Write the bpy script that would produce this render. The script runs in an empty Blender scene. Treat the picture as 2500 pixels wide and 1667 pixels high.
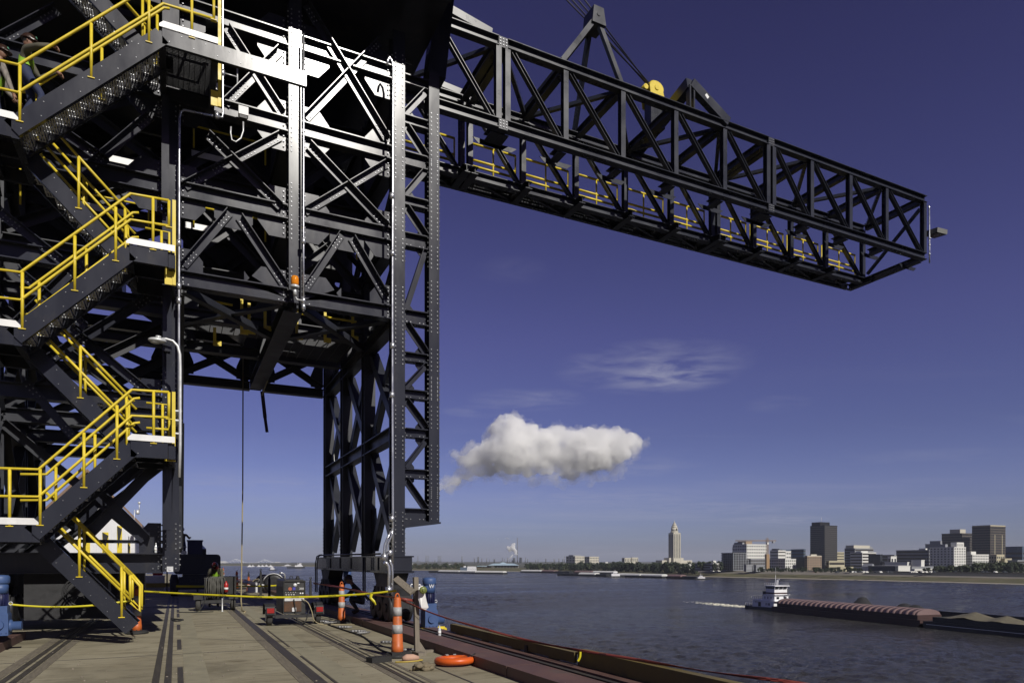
import bpy, math, random
from mathutils import Vector, Matrix, Quaternion, noise
R = math.radians
S = bpy.context.scene
COL = S.collection
rnd = random.Random(7)

# ------------------------------------------------------------------ camera
ANG = R(26.2); CA, SA = math.cos(ANG), math.sin(ANG)
FPX, CXP, HV, CAMH = 1667.0, 1250.0, 1368.0, 1.65
cam = bpy.data.cameras.new('camera'); camo = bpy.data.objects.new('camera', cam); COL.objects.link(camo)
cam.sensor_width = 36; cam.lens = 36 * FPX / 2500; cam.shift_y = (HV - 833.5) / 2500
cam.clip_start = 0.1; cam.clip_end = 30000
camo.location = (0, 0, CAMH); camo.rotation_euler = (R(90), 0, -ANG)
S.camera = camo

# ------------------------------------------------------------------ world, sun, exposure
SUN_EL, SUN_AZ = R(36), R(169)          # azimuth clockwise from +Y
TO_SUN = Vector((math.sin(SUN_AZ) * math.cos(SUN_EL), math.cos(SUN_AZ) * math.cos(SUN_EL), math.sin(SUN_EL)))
W = bpy.data.worlds.new('World'); S.world = W; W.use_nodes = True
def world_nodes():
    nt = W.node_tree; N = nt.nodes; L = nt.links; N.clear()
    out = N.new('ShaderNodeOutputWorld'); bg = N.new('ShaderNodeBackground'); L.new(bg.outputs[0], out.inputs[0])
    bg.inputs[1].default_value = 0.1
    sky = N.new('ShaderNodeTexSky'); sky.sky_type = 'NISHITA'; sky.sun_disc = False
    sky.sun_elevation = SUN_EL; sky.sun_rotation = SUN_AZ; sky.dust_density = 0.6; sky.ozone_density = 2.0; sky.air_density = 1.0
    tc = N.new('ShaderNodeTexCoord'); sx = N.new('ShaderNodeSeparateXYZ'); L.new(tc.outputs['Generated'], sx.inputs[0])
    # deep polarised tint by elevation
    cr = N.new('ShaderNodeValToRGB'); L.new(sx.outputs[2], cr.inputs[0])
    e = cr.color_ramp.elements
    cols = SKY_TINT
    e[0].position = cols[0][0]; e[0].color = (*cols[0][1], 1)
    e[1].position = cols[-1][0]; e[1].color = (*cols[-1][1], 1)
    for p, c in cols[1:-1]:
        k = e.new(p); k.color = (*c, 1)
    mul = N.new('ShaderNodeMix'); mul.data_type = 'RGBA'; mul.blend_type = 'MULTIPLY'; mul.inputs[0].default_value = 1
    L.new(sky.outputs[0], mul.inputs[6]); L.new(cr.outputs[0], mul.inputs[7])
    # thin cirrus streaks on a plane far overhead
    def math_(op, a, b=None, c=None, clamp=False):
        m = N.new('ShaderNodeMath'); m.operation = op; m.use_clamp = clamp
        for i, x in enumerate((a, b, c)):
            if x is None: continue
            if isinstance(x, (int, float)): m.inputs[i].default_value = x
            else: L.new(x, m.inputs[i])
        return m.outputs[0]
    zc = math_('ADD', sx.outputs[2], 0.045)
    px = math_('DIVIDE', sx.outputs[0], zc); py = math_('DIVIDE', sx.outputs[1], zc)
    # rotate to the viewing axis so that streaks lie level
    a = math_('ADD', math_('MULTIPLY', px, CA), math_('MULTIPLY', py, -SA))
    b = math_('ADD', math_('MULTIPLY', px, SA), math_('MULTIPLY', py, CA))
    cv = N.new('ShaderNodeCombineXYZ'); L.new(math_('MULTIPLY', a, 0.35), cv.inputs[0]); L.new(b, cv.inputs[1])
    nz = N.new('ShaderNodeTexNoise'); nz.inputs['Scale'].default_value = 0.9; nz.inputs['Detail'].default_value = 9; nz.inputs['Roughness'].default_value = 0.62
    nz.inputs['Distortion'].default_value = 0.5
    L.new(cv.outputs[0], nz.inputs['Vector'])
    n2 = N.new('ShaderNodeTexNoise'); n2.inputs['Scale'].default_value = 0.16; n2.inputs['Detail'].default_value = 3
    L.new(cv.outputs[0], n2.inputs['Vector'])
    mr = N.new('ShaderNodeMapRange'); mr.inputs[1].default_value = 0.5; mr.inputs[2].default_value = 0.85; L.new(nz.outputs[0], mr.inputs[0])
    m2 = N.new('ShaderNodeMapRange'); m2.inputs[1].default_value = 0.42; m2.inputs[2].default_value = 0.6; L.new(n2.outputs[0], m2.inputs[0])
    low = N.new('ShaderNodeMapRange'); low.inputs[1].default_value = 0.34; low.inputs[2].default_value = 0.12; L.new(sx.outputs[2], low.inputs[0])
    f = math_('MULTIPLY', math_('MULTIPLY', mr.outputs[0], m2.outputs[0]), low.outputs[0])
    # one broad thin patch and its outliers (direction space)
    def patch(u, v, wu, wv):
        d = Vector(((u - CXP) / FPX * CA + SA, -(u - CXP) / FPX * SA + CA, (HV - v) / FPX)).normalized()
        ra = math_('ADD', math_('MULTIPLY', sx.outputs[0], CA), math_('MULTIPLY', sx.outputs[1], -SA))
        cu = d.x * CA - d.y * SA
        du = math_('DIVIDE', math_('SUBTRACT', ra, cu), wu / FPX)
        dv = math_('DIVIDE', math_('SUBTRACT', sx.outputs[2], d.z), wv / FPX)
        q = math_('ADD', math_('MULTIPLY', du, du), math_('MULTIPLY', dv, dv))
        return math_('SUBTRACT', 1.0, q, None, True)
    tot = None
    for p in ((1590, 895, 230, 62, .6), (1640, 920, 150, 40, .45), (1290, 975, 150, 28, .4), (1160, 1004, 90, 16, .35), (1900, 985, 70, 22, .2), (1250, 660, 90, 30, .13), (1330, 1168, 200, 20, .45), (1560, 1140, 120, 26, .3), (1900, 1268, 110, 14, .55), (2250, 1230, 160, 18, .35), (1450, 1215, 330, 26, .4), (1750, 1240, 300, 16, .4), (600, 1175, 200, 18, .4), (620, 1215, 160, 14, .35)):
        t = math_('MULTIPLY', patch(*p[:4]), p[4]); tot = t if tot is None else math_('ADD', tot, t)
    n3 = N.new('ShaderNodeTexNoise'); n3.inputs['Scale'].default_value = 4.2; n3.inputs['Detail'].default_value = 8; n3.inputs['Roughness'].default_value = 0.6; n3.inputs['Distortion'].default_value = .4
    cv3 = N.new('ShaderNodeCombineXYZ'); L.new(math_('MULTIPLY', a, 0.9), cv3.inputs[0]); L.new(math_('MULTIPLY', b, 1.5), cv3.inputs[1]); L.new(cv3.outputs[0], n3.inputs['Vector'])
    m3 = N.new('ShaderNodeMapRange'); m3.inputs[1].default_value = 0.38; m3.inputs[2].default_value = 0.72; L.new(n3.outputs[0], m3.inputs[0])
    f = math_('ADD', math_('MULTIPLY', f, 0.6), math_('MULTIPLY', math_('MULTIPLY', tot, m3.outputs[0]), 0.82), None, True)
    mx = N.new('ShaderNodeMix'); mx.data_type = 'RGBA'; L.new(f, mx.inputs[0]); L.new(mul.outputs[2], mx.inputs[6])
    mx.inputs[7].default_value = (3.4, 3.5, 4.6, 1)
    back = N.new('ShaderNodeMapRange'); back.inputs[1].default_value = -.45; back.inputs[2].default_value = .15; back.inputs[3].default_value = .45; back.inputs[4].default_value = 1   # sky behind the camera dimmed to cut fill light and deepen shadows
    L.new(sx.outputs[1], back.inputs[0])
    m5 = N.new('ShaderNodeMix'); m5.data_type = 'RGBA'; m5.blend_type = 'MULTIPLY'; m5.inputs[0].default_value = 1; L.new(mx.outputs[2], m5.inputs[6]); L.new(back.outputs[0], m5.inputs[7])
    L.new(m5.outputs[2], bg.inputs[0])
SKY_TINT = [(0.0, (.33, .355, .64)), (.03, (.35, .375, .66)), (.095, (.43, .387, .66)), (.174, (.40, .33, .57)), (.308, (.44, .305, .56)), (.606, (.32, .20, .386))]
world_nodes()
sun = bpy.data.lights.new('sun', 'SUN'); suno = bpy.data.objects.new('sun', sun); COL.objects.link(suno)
sun.energy = 4.2; sun.angle = R(0.5); sun.color = (1, 0.955, 0.88)
suno.rotation_euler = TO_SUN.to_track_quat('Z', 'Y').to_euler(); suno.location = (20, -60, 60)
S.view_settings.view_transform = 'Standard'; S.view_settings.look = 'None'; S.view_settings.exposure = 0; S.view_settings.gamma = 1
S.render.engine = 'CYCLES'
cy = S.cycles; cy.use_denoising = True; cy.max_bounces = 12; cy.diffuse_bounces = 3; cy.glossy_bounces = 3; cy.volume_bounces = 12
cy.transparent_max_bounces = 12; cy.caustics_reflective = False; cy.caustics_refractive = False; cy.sample_clamp_indirect = 6

# ------------------------------------------------------------------ materials
MATS = {}
def mat(name, col, rough=0.6, metal=0.0, var=0.12, vs=3.0, rv=0.1, bump=0.0, bs=20.0, stretch=(1, 1, 1), col2=None, c2t=(0.55, 0.7), c2s=1.2, spec=0.5, glass=0.0):
    m = bpy.data.materials.new(name); m.use_nodes = True; nt = m.node_tree; N = nt.nodes; L = nt.links
    b = N['Principled BSDF']; b.inputs['Metallic'].default_value = metal; b.inputs['Specular IOR Level'].default_value = spec
    tc = N.new('ShaderNodeTexCoord'); mp = N.new('ShaderNodeMapping'); L.new(tc.outputs['Object'], mp.inputs[0]); mp.inputs['Scale'].default_value = stretch
    n = N.new('ShaderNodeTexNoise'); n.inputs['Scale'].default_value = vs; n.inputs['Detail'].default_value = 6; n.inputs['Roughness'].default_value = 0.6
    L.new(mp.outputs[0], n.inputs['Vector'])
    r = N.new('ShaderNodeMapRange'); r.inputs[1].default_value = .25; r.inputs[2].default_value = .75; r.inputs[3].default_value = 1 - var; r.inputs[4].default_value = 1 + var
    L.new(n.outputs[0], r.inputs[0])
    mx = N.new('ShaderNodeMix'); mx.data_type = 'RGBA'; mx.blend_type = 'MULTIPLY'; mx.inputs[0].default_value = 1
    mx.inputs[6].default_value = (*col, 1); L.new(r.outputs[0], mx.inputs[7])
    src = mx.outputs[2]
    if col2:
        n2 = N.new('ShaderNodeTexNoise'); n2.inputs['Scale'].default_value = c2s; n2.inputs['Detail'].default_value = 8; n2.inputs['Roughness'].default_value = 0.65
        L.new(mp.outputs[0], n2.inputs['Vector'])
        q = N.new('ShaderNodeMapRange'); q.inputs[1].default_value = c2t[0]; q.inputs[2].default_value = c2t[1]; L.new(n2.outputs[0], q.inputs[0])
        m2 = N.new('ShaderNodeMix'); m2.data_type = 'RGBA'; L.new(q.outputs[0], m2.inputs[0]); L.new(src, m2.inputs[6]); m2.inputs[7].default_value = (*col2, 1)
        src = m2.outputs[2]
    L.new(src, b.inputs['Base Color'])
    rr = N.new('ShaderNodeMapRange'); rr.inputs[1].default_value = .3; rr.inputs[2].default_value = .7; rr.inputs[3].default_value = max(.02, rough - rv); rr.inputs[4].default_value = min(1, rough + rv)
    L.new(n.outputs[0], rr.inputs[0]); L.new(rr.outputs[0], b.inputs['Roughness'])
    if bump:
        nb = N.new('ShaderNodeTexNoise'); nb.inputs['Scale'].default_value = bs; nb.inputs['Detail'].default_value = 5; L.new(mp.outputs[0], nb.inputs['Vector'])
        bp = N.new('ShaderNodeBump'); bp.inputs['Strength'].default_value = 1; bp.inputs['Distance'].default_value = bump; L.new(nb.outputs[0], bp.inputs['Height']); L.new(bp.outputs[0], b.inputs['Normal'])
    MATS[name] = m
    return m
STEEL = mat('charcoal_steel_paint', (.025, .027, .037), .215, var=.2, vs=1.6, rv=.045, bump=.0007, bs=3, col2=(.045, .044, .046), c2t=(.55, .78), c2s=2.6, stretch=(1, 1, .35), spec=.36)
STEEL2 = mat('charcoal_steel_inner', (.023, .025, .033), .45, var=.18, vs=1.3, rv=.1)
BOOMS = mat('boom_steel_paint', (.027, .030, .041), .30, var=.2, vs=1.1, rv=.08, col2=(.045, .045, .048), c2t=(.58, .78), c2s=1.7)
BOLT = mat('bright_bolt', (.20, .205, .22), .4, metal=.4, var=.1)
YEL = mat('yellow_safety_paint', (.66, .51, .032), .45, var=.16, vs=5, rv=.12, col2=(.40, .29, .05), c2t=(.62, .76), c2s=9)
GALV = mat('galvanised_steel', (.62, .63, .64), .42, metal=.35, var=.12, vs=9)
GALVT = mat('galvanised_toe_plate', (.74, .74, .73), .5, metal=.1, var=.1, vs=6)
CONDUIT = mat('steel_conduit', (.62, .63, .66), .28, metal=.8, var=.06)
RUST = mat('red_oxide_paint', (.115, .064, .054), .62, var=.3, vs=2.2, col2=(.085, .07, .06), c2t=(.52, .72), c2s=1.5, bump=.002, bs=30)
OLIVE = mat('olive_weathered_paint', (.15, .115, .032), .6, var=.2, vs=2.5, col2=(.09, .075, .04), c2t=(.5, .7))
ORANGE = mat('orange_plastic', (.50, .115, .022), .55, var=.2, vs=6, col2=(.17, .07, .035), c2t=(.54, .74), c2s=8)
ORANGE2 = mat('orange_ring_plastic', (.62, .10, .012), .42, var=.06, vs=3)
WHITEBAND = mat('reflective_white_sheeting', (.36, .36, .36), .55, var=.2, vs=12, col2=(.3, .29, .28), c2t=(.48, .66), c2s=10)
RUBBER = mat('black_rubber', (.018, .018, .018), .75, var=.2, vs=8)
TYRE = mat('dusty_tyre_rubber', (.05, .048, .045), .85, var=.2, vs=12)
BLUE = mat('blue_motor_paint', (.046, .088, .215), .5, var=.12, vs=5)
NAVY = mat('navy_machine_paint', (.012, .016, .034), .42, var=.15, vs=3)
NAVY2 = mat('deep_blue_plastic', (.012, .015, .065), .5, var=.1)
DARK = mat('dark_machine_metal', (.022, .022, .024), .55, var=.25, vs=6)
WOOD = mat('weathered_grey_timber', (.19, .165, .13), .8, var=.3, vs=6, stretch=(6, 6, .7), bump=.003, bs=30)
WOODT = mat('old_deck_timber', (.15, .13, .095), .85, var=.4, vs=7, stretch=(5, .6, 5), col2=(.16, .14, .11), c2t=(.55, .75), c2s=3)
RAILM = mat('embedded_steel_rail', (.06, .053, .044), .6, metal=.2, var=.3, vs=6, stretch=(3, .4, 3))
ROPE = mat('pale_rope', (.33, .28, .17), .85, var=.2, vs=30)
WIRE = mat('dark_wire_rope', (.03, .03, .035), .5, metal=.4)
TAPEY = mat('yellow_tape', (.62, .55, .02), .5, var=.08)
TAPER = mat('red_tape', (.20, .04, .03), .55, var=.12)
BLACKINK = mat('black_print', (.015, .015, .015), .7, var=.05)
WHITE = mat('white_paint', (.74, .74, .74), .5, var=.06, vs=2)
WHITEC = mat('white_cloth', (.8, .79, .77), .8, var=.05)
REDL = mat('red_lens', (.30, .02, .02), .2, var=.1)
AMBER = mat('amber_lens', (.75, .24, .01), .15, var=.1)
GLASS = mat('dark_window_glass', (.02, .022, .026), .12, var=.2, vs=.3, rv=.04)
SKIN = mat('skin', (.22, .115, .075), .55, var=.08, vs=20)
JEANS = mat('blue_denim', (.022, .03, .075), .85, var=.25, vs=18)
KHAKI = mat('grey_green_shirt', (.085, .078, .055), .85, var=.2, vs=12)
PLAID = mat('striped_shirt', (.20, .18, .16), .85, var=.5, vs=26, stretch=(1, 1, .2))
LIME = mat('lime_safety_fabric', (.26, .48, .03), .7, var=.12, vs=9)
TEAL = mat('green_jacket', (.01, .09, .06), .8, var=.15)
BOOT = mat('brown_boot_leather', (.06, .038, .02), .6, var=.2)
HELMB = mat('dark_brown_helmet', (.035, .018, .012), .25, var=.1)
HELMR = mat('maroon_helmet', (.06, .008, .006), .2, var=.1)
HAIR = mat('dark_hair', (.015, .012, .01), .8)

# ------------------------------------------------------------------ mesh builder
class MB:
    def __init__(s): s.v = []; s.f = []; s.sm = []; s.mi = []; s.cm = 0
    def quadbox(s, P, smooth=False):
        n = len(s.v); s.v += [Vector(p) for p in P]
        for q in ((0, 3, 2, 1), (4, 5, 6, 7), (0, 1, 5, 4), (1, 2, 6, 5), (2, 3, 7, 6), (3, 0, 4, 7)):
            s.f.append([n + i for i in q]); s.sm.append(smooth); s.mi.append(s.cm)
    def box(s, x0, x1, y0, y1, z0, z1):
        s.quadbox(((x0, y0, z0), (x1, y0, z0), (x1, y1, z0), (x0, y1, z0), (x0, y0, z1), (x1, y0, z1), (x1, y1, z1), (x0, y1, z1)))
    def obox(s, c, ax, ay, az, sx, sy, sz):
        c = Vector(c); X = Vector(ax).normalized() * sx / 2; Y = Vector(ay).normalized() * sy / 2; Z = Vector(az).normalized() * sz / 2
        s.quadbox((c - X - Y - Z, c + X - Y - Z, c + X + Y - Z, c - X + Y - Z, c - X - Y + Z, c + X - Y + Z, c + X + Y + Z, c - X + Y + Z))
    def beam(s, p0, p1, n, sec):
        """extrude rects (n0,n1,u0,u1) along p0-p1; n is the face normal axis, u the in-face axis (kept pointing up)"""
        p0 = Vector(p0); p1 = Vector(p1); d = (p1 - p0).normalized(); n = Vector(n); n = (n - d * n.dot(d)).normalized()
        u = n.cross(d)
        if u.z < -1e-6 or (abs(u.z) < 1e-6 and u.x + u.y < 0): u = -u
        for a0, a1, b0, b1 in sec:
            P = []
            for p in (p0, p1):
                P += [p + n * a0 + u * b0, p + n * a1 + u * b0, p + n * a1 + u * b1, p + n * a0 + u * b1]
            s.quadbox(P)
    def tube(s, pts, r, n=8, caps=True):
        pts = [Vector(p) for p in pts]; base = len(s.v); m = len(pts); prev = None
        for i, p in enumerate(pts):
            t = (pts[min(i + 1, m - 1)] - pts[max(i - 1, 0)]).normalized()
            if prev is None:
                a = Vector((0, 0, 1)) if abs(t.z) < .9 else Vector((1, 0, 0)); u = t.cross(a).normalized()
            else:
                u = (prev - t * prev.dot(t)).normalized()
            prev = u; w = t.cross(u); rr = r[i] if isinstance(r, (list, tuple)) else r
            for k in range(n):
                q = 2 * math.pi * k / n; s.v.append(p + (u * math.cos(q) + w * math.sin(q)) * rr)
        for i in range(m - 1):
            for k in range(n):
                a = base + i * n + k; b = base + i * n + (k + 1) % n
                s.f.append([a, b, b + n, a + n]); s.sm.append(True); s.mi.append(s.cm)
        if caps:
            s.f.append([base + k for k in range(n)][::-1]); s.sm.append(False); s.mi.append(s.cm)
            s.f.append([base + (m - 1) * n + k for k in range(n)]); s.sm.append(False); s.mi.append(s.cm)
    def lathe(s, c, prof, n=16, axis=(0, 0, 1)):
        ax = Vector(axis).normalized(); pts = [Vector(c) + ax * z for r, z in prof]
        a = Vector((0, 0, 1)) if abs(ax.z) < .9 else Vector((1, 0, 0)); u = ax.cross(a).normalized(); w = ax.cross(u); base = len(s.v)
        for p, (r, z) in zip(pts, prof):
            for k in range(n):
                q = 2 * math.pi * k / n; s.v.append(p + (u * math.cos(q) + w * math.sin(q)) * max(r, 1e-4))
        for i in range(len(prof) - 1):
            for k in range(n):
                a_ = base + i * n + k; b_ = base + i * n + (k + 1) % n
                s.f.append([a_, b_, b_ + n, a_ + n]); s.sm.append(True); s.mi.append(s.cm)
        s.f.append([base + k for k in range(n)][::-1]); s.sm.append(False); s.mi.append(s.cm)
        s.f.append([base + (len(prof) - 1) * n + k for k in range(n)]); s.sm.append(False); s.mi.append(s.cm)
    def prism(s, poly, ext):
        n = len(poly); b = len(s.v); e = Vector(ext)
        s.v += [Vector(p) for p in poly] + [Vector(p) + e for p in poly]
        s.f.append([b + i for i in range(n)][::-1]); s.f.append([b + n + i for i in range(n)])
        s.sm += [False, False]; s.mi += [s.cm, s.cm]
        for i in range(n):
            j = (i + 1) % n; s.f.append([b + i, b + j, b + n + j, b + n + i]); s.sm.append(False); s.mi.append(s.cm)
    def ico(s, c, r, sub=2, sc=(1, 1, 1), nz=0, ns=1.0):
        import bmesh
        bm = bmesh.new(); bmesh.ops.create_icosphere(bm, subdivisions=sub, radius=1)
        b = len(s.v); c = Vector(c)
        for v in bm.verts:
            p = Vector(v.co); k = 1 + (nz * noise.noise(p * ns + c * .37) if nz else 0)
            s.v.append(c + Vector((p.x * sc[0], p.y * sc[1], p.z * sc[2])) * r * k)
        for f in bm.faces:
            s.f.append([b + v.index for v in f.verts]); s.sm.append(True); s.mi.append(s.cm)
        bm.free()
    def bolt(s, p, n, r=.019, h=.016):
        n = Vector(n).normalized(); p = Vector(p)
        a = Vector((0, 0, 1)) if abs(n.z) < .9 else Vector((1, 0, 0)); u = n.cross(a).normalized(); w = n.cross(u); b = len(s.v)
        for rr, hh in ((r, 0), (r * .8, h)):
            for k in range(6):
                q = math.pi / 3 * k; s.v.append(p + n * hh + (u * math.cos(q) + w * math.sin(q)) * rr)
        for k in range(6):
            j = (k + 1) % 6; s.f.append([b + k, b + j, b + 6 + j, b + 6 + k]); s.sm.append(False); s.mi.append(s.cm)
        s.f.append([b + 6 + k for k in range(6)]); s.sm.append(False); s.mi.append(s.cm)
    def mesh(s, name, mats, off=Vector((0, 0, 0))):
        me = bpy.data.meshes.new(name)
        me.from_pydata([tuple(v - off) for v in s.v], [], s.f)
        for m in (mats if isinstance(mats, (list, tuple)) else [mats]): me.materials.append(m)
        me.polygons.foreach_set('use_smooth', s.sm); me.polygons.foreach_set('material_index', s.mi); me.update()
        import bmesh
        bm = bmesh.new(); bm.from_mesh(me); bmesh.ops.recalc_face_normals(bm, faces=bm.faces); bm.to_mesh(me); bm.free()
        return me
    def build(s, name, mats, parent=None, **props):
        if parent is not None: off = ORG[parent.name]
        else:
            lo = [min(v[i] for v in s.v) for i in range(3)]; hi = [max(v[i] for v in s.v) for i in range(3)]
            off = Vector(((lo[0] + hi[0]) / 2, (lo[1] + hi[1]) / 2, lo[2]))
        o = bpy.data.objects.new(name, s.mesh(name, mats, off)); COL.objects.link(o)
        if parent is not None: o.parent = parent
        else: o.location = off
        ORG[o.name] = off
        for k, x in props.items(): o[k] = x
        return o
ORG = {}
def tag(o, label=None, cat=None, group=None, kind=None):
    if label: o['label'] = label
    if cat: o['category'] = cat
    if group: o['group'] = group
    if kind: o['kind'] = kind
    return o
def thing(name, label, cat, loc=(0, 0, 0), group=None):
    o = bpy.data.objects.new(name, None); COL.objects.link(o); o.location = loc; o.empty_display_size = .3; ORG[o.name] = Vector(loc)
    return tag(o, label, cat, group)
def copy_tree(o, parent=None, loc=None, rz=None, scale=None, label=None):
    c = o.copy(); COL.objects.link(c); ORG[c.name] = ORG.get(o.name, Vector())
    if parent is not None: c.parent = parent
    if loc is not None: c.location = loc
    if rz is not None: c.rotation_euler = (0, 0, rz)
    if scale is not None: c.scale = (scale,) * 3 if isinstance(scale, (int, float)) else scale
    if label: c['label'] = label
    for ch in list(o.children): copy_tree(ch, c)
    return c
# back-projection helpers: a pixel of the 2500 px photograph -> a point on a known plane of the place
def ray(u, v):
    r = (u - CXP) / FPX
    return Vector((r * CA + SA, -r * SA + CA, (HV - v) / FPX))
def PD(u, v, Z): return ray(u, v) * Z + Vector((0, 0, CAMH))
def PY(u, v, Y): d = ray(u, v); return d * (Y / d.y) + Vector((0, 0, CAMH))
def PX(u, v, X): d = ray(u, v); return d * (X / d.x) + Vector((0, 0, CAMH))
def PZ(u, v, z): d = ray(u, v); return d * ((z - CAMH) / d.z) + Vector((0, 0, CAMH))
def Isec(d, b, tf=.025, tw=.018):     # web lies in the face, flanges stick out along n
    return [(-b / 2, b / 2, d / 2 - tf, d / 2), (-b / 2, b / 2, -d / 2, -d / 2 + tf), (-tw / 2, tw / 2, -d / 2 + tf, d / 2 - tf)]
def Hsec(d, b, tf=.028, tw=.02):      # flanges lie in the face (seen as a flat plate)
    return [(d / 2 - tf, d / 2, -b / 2, b / 2), (-d / 2, -d / 2 + tf, -b / 2, b / 2), (-d / 2 + tf, d / 2 - tf, -tw / 2, tw / 2)]
def Lsec(w, t=.016): return [(0, t, -w / 2, w / 2 - t), (0, w, w / 2 - t, w / 2)]
def Bsec(w, h): return [(-w / 2, w / 2, -h / 2, h / 2)]
FRONT = (0, -1, 0)
def text_mesh(body, size, depth=.002):
    cu = bpy.data.curves.new('lettering', 'FONT'); cu.body = body; cu.size = size; cu.extrude = depth; cu.align_x = 'CENTER'; cu.align_y = 'CENTER'; cu.resolution_u = 2
    o = bpy.data.objects.new('lettering', cu); COL.objects.link(o)
    dg = bpy.context.evaluated_depsgraph_get(); me = bpy.data.meshes.new_from_object(o.evaluated_get(dg)); bpy.data.objects.remove(o)
    return me
def lettering(body, size, pos, right, up, m, parent):
    me = text_mesh(body, size); me.materials.clear(); me.materials.append(m)
    r = Vector(right).normalized(); u = Vector(up).normalized(); n = r.cross(u); off = ORG[parent.name]
    M = Matrix((r, u, n)).transposed().to_4x4(); M.translation = Vector(pos) - off
    me.transform(M); o = bpy.data.objects.new('lettering', me); COL.objects.link(o); o.parent = parent; ORG[o.name] = off
    return o
# ------------------------------------------------------------------ ground and water
WZ = -17.35                                    # river level, 19 m under the eye
def deck_material():
    m = bpy.data.materials.new('worn_dock_concrete'); m.use_nodes = True; nt = m.node_tree; N = nt.nodes; L = nt.links
    b = N['Principled BSDF']; tc = N.new('ShaderNodeTexCoord')
    def nz(scale, det, rough, st, dist=0):
        mp = N.new('ShaderNodeMapping'); L.new(tc.outputs['Object'], mp.inputs[0]); mp.inputs['Scale'].default_value = st
        n = N.new('ShaderNodeTexNoise'); n.inputs['Scale'].default_value = scale; n.inputs['Detail'].default_value = det; n.inputs['Roughness'].default_value = rough; n.inputs['Distortion'].default_value = dist
        L.new(mp.outputs[0], n.inputs['Vector']); return n.outputs[0]
    def rng(s, a, c, lo, hi):
        r = N.new('ShaderNodeMapRange'); r.inputs[1].default_value = a; r.inputs[2].default_value = c; r.inputs[3].default_value = lo; r.inputs[4].default_value = hi; L.new(s, r.inputs[0]); return r.outputs[0]
    def mix(f, a, c, mode='MIX'):
        x = N.new('ShaderNodeMix'); x.data_type = 'RGBA'; x.blend_type = mode
        if isinstance(f, float): x.inputs[0].default_value = f
        else: L.new(f, x.inputs[0])
        for i, y in ((6, a), (7, c)):
            if isinstance(y, tuple): x.inputs[i].default_value = (*y, 1)
            else: L.new(y, x.inputs[i])
        return x.outputs[2]
    base = mix(rng(nz(.7, 8, .6, (1, 1, 1)), .35, .65, 0, 1), (.25, .222, .152), (.315, .287, .205))
    base = mix(rng(nz(1.5, 9, .7, (.75, 2.6, 1), .9), .50, .68, 0, .8), base, (.115, .098, .062))     # streaks of grime
    base = mix(rng(nz(.45, 6, .6, (1, 1, 1), .6), .54, .68, 0, .55), base, (.11, .098, .066))          # broad stains
    base = mix(rng(nz(90, 3, .7, (1, 1, 1)), .62, .72, 0, .55), base, (.42, .38, .27))                # grit
    base = mix(rng(nz(55, 3, .7, (1, 1, 1)), .64, .72, 0, .6), base, (.09, .08, .065))
    L.new(base, b.inputs['Base Color']); b.inputs['Roughness'].default_value = .85; b.inputs['Specular IOR Level'].default_value = .25
    bp = N.new('ShaderNodeBump'); bp.inputs['Distance'].default_value = .006; L.new(nz(26, 6, .7, (1, 1, 1)), bp.inputs['Height']); L.new(bp.outputs[0], b.inputs['Normal'])
    return m
CONC = deck_material()
m = MB(); m.box(-70, 5.3, -12, 62, -1.4, 0); m.box(-70, -.5, 62, 95, -1.4, -.001)
tag(m.build('dock_deck', CONC), kind='structure')
m = MB()
for yj in (13.4, 19.6, 27.5, 36):                          # expansion joints across the deck
    m.box(-70, 4.3, yj, yj + .03, 0, .004)
tag(m.build('deck_joints', mat('joint_tar', (.05, .045, .04), .9)), kind='structure')
# rails and timber fillers let into the deck, along the dock
m = MB()
for x in (-2.12, -1.98):
    m.box(x - .045, x + .045, 6, 60, .0, .008)
for x in (-.25, -.10): m.box(x - .045, x + .045, 6, 60, 0, .008)
for y in range(6, 34, 2):
    if y % 4 or y > 20: m.box(.02, .095, y + .1, y + 1.6 + (y % 3) * .15, 0, .006)
m.box(1.68, 1.84, 6, 60, 0, .006); m.box(1.92, 1.955, 6, 12.2, 0, .008); m.box(1.93, 1.955, 13.6, 17, 0, .008)
m.box(2.86, 2.93, 6, 60, 0, .008); m.box(2.99, 3.02, 6, 60, 0, .008); m.box(3.58, 3.61, 6, 40, 0, .006)
tag(m.build('embedded_rails', RAILM), kind='structure')
m = MB()
m.box(-2.34, -2.19, 6, 60, 0, .005); m.box(-1.92, -1.78, 6, 60, 0, .005); m.box(1.50, 1.67, 6, 60, 0, .005)
m.box(2.74, 2.85, 6, 60, 0, .005); m.box(3.1, 3.16, 6, 60, 0, .005)
tag(m.build('deck_timber_strips', WOODT), kind='structure')
m = MB(); m.box(.11, .42, 6, 60, 0, .004); m.box(1.97, 2.32, 6, 60, 0, .004)
tag(m.build('smooth_concrete_strips', mat('smooth_concrete', (.245, .225, .155), .85, var=.2, vs=3)), kind='structure')

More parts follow.
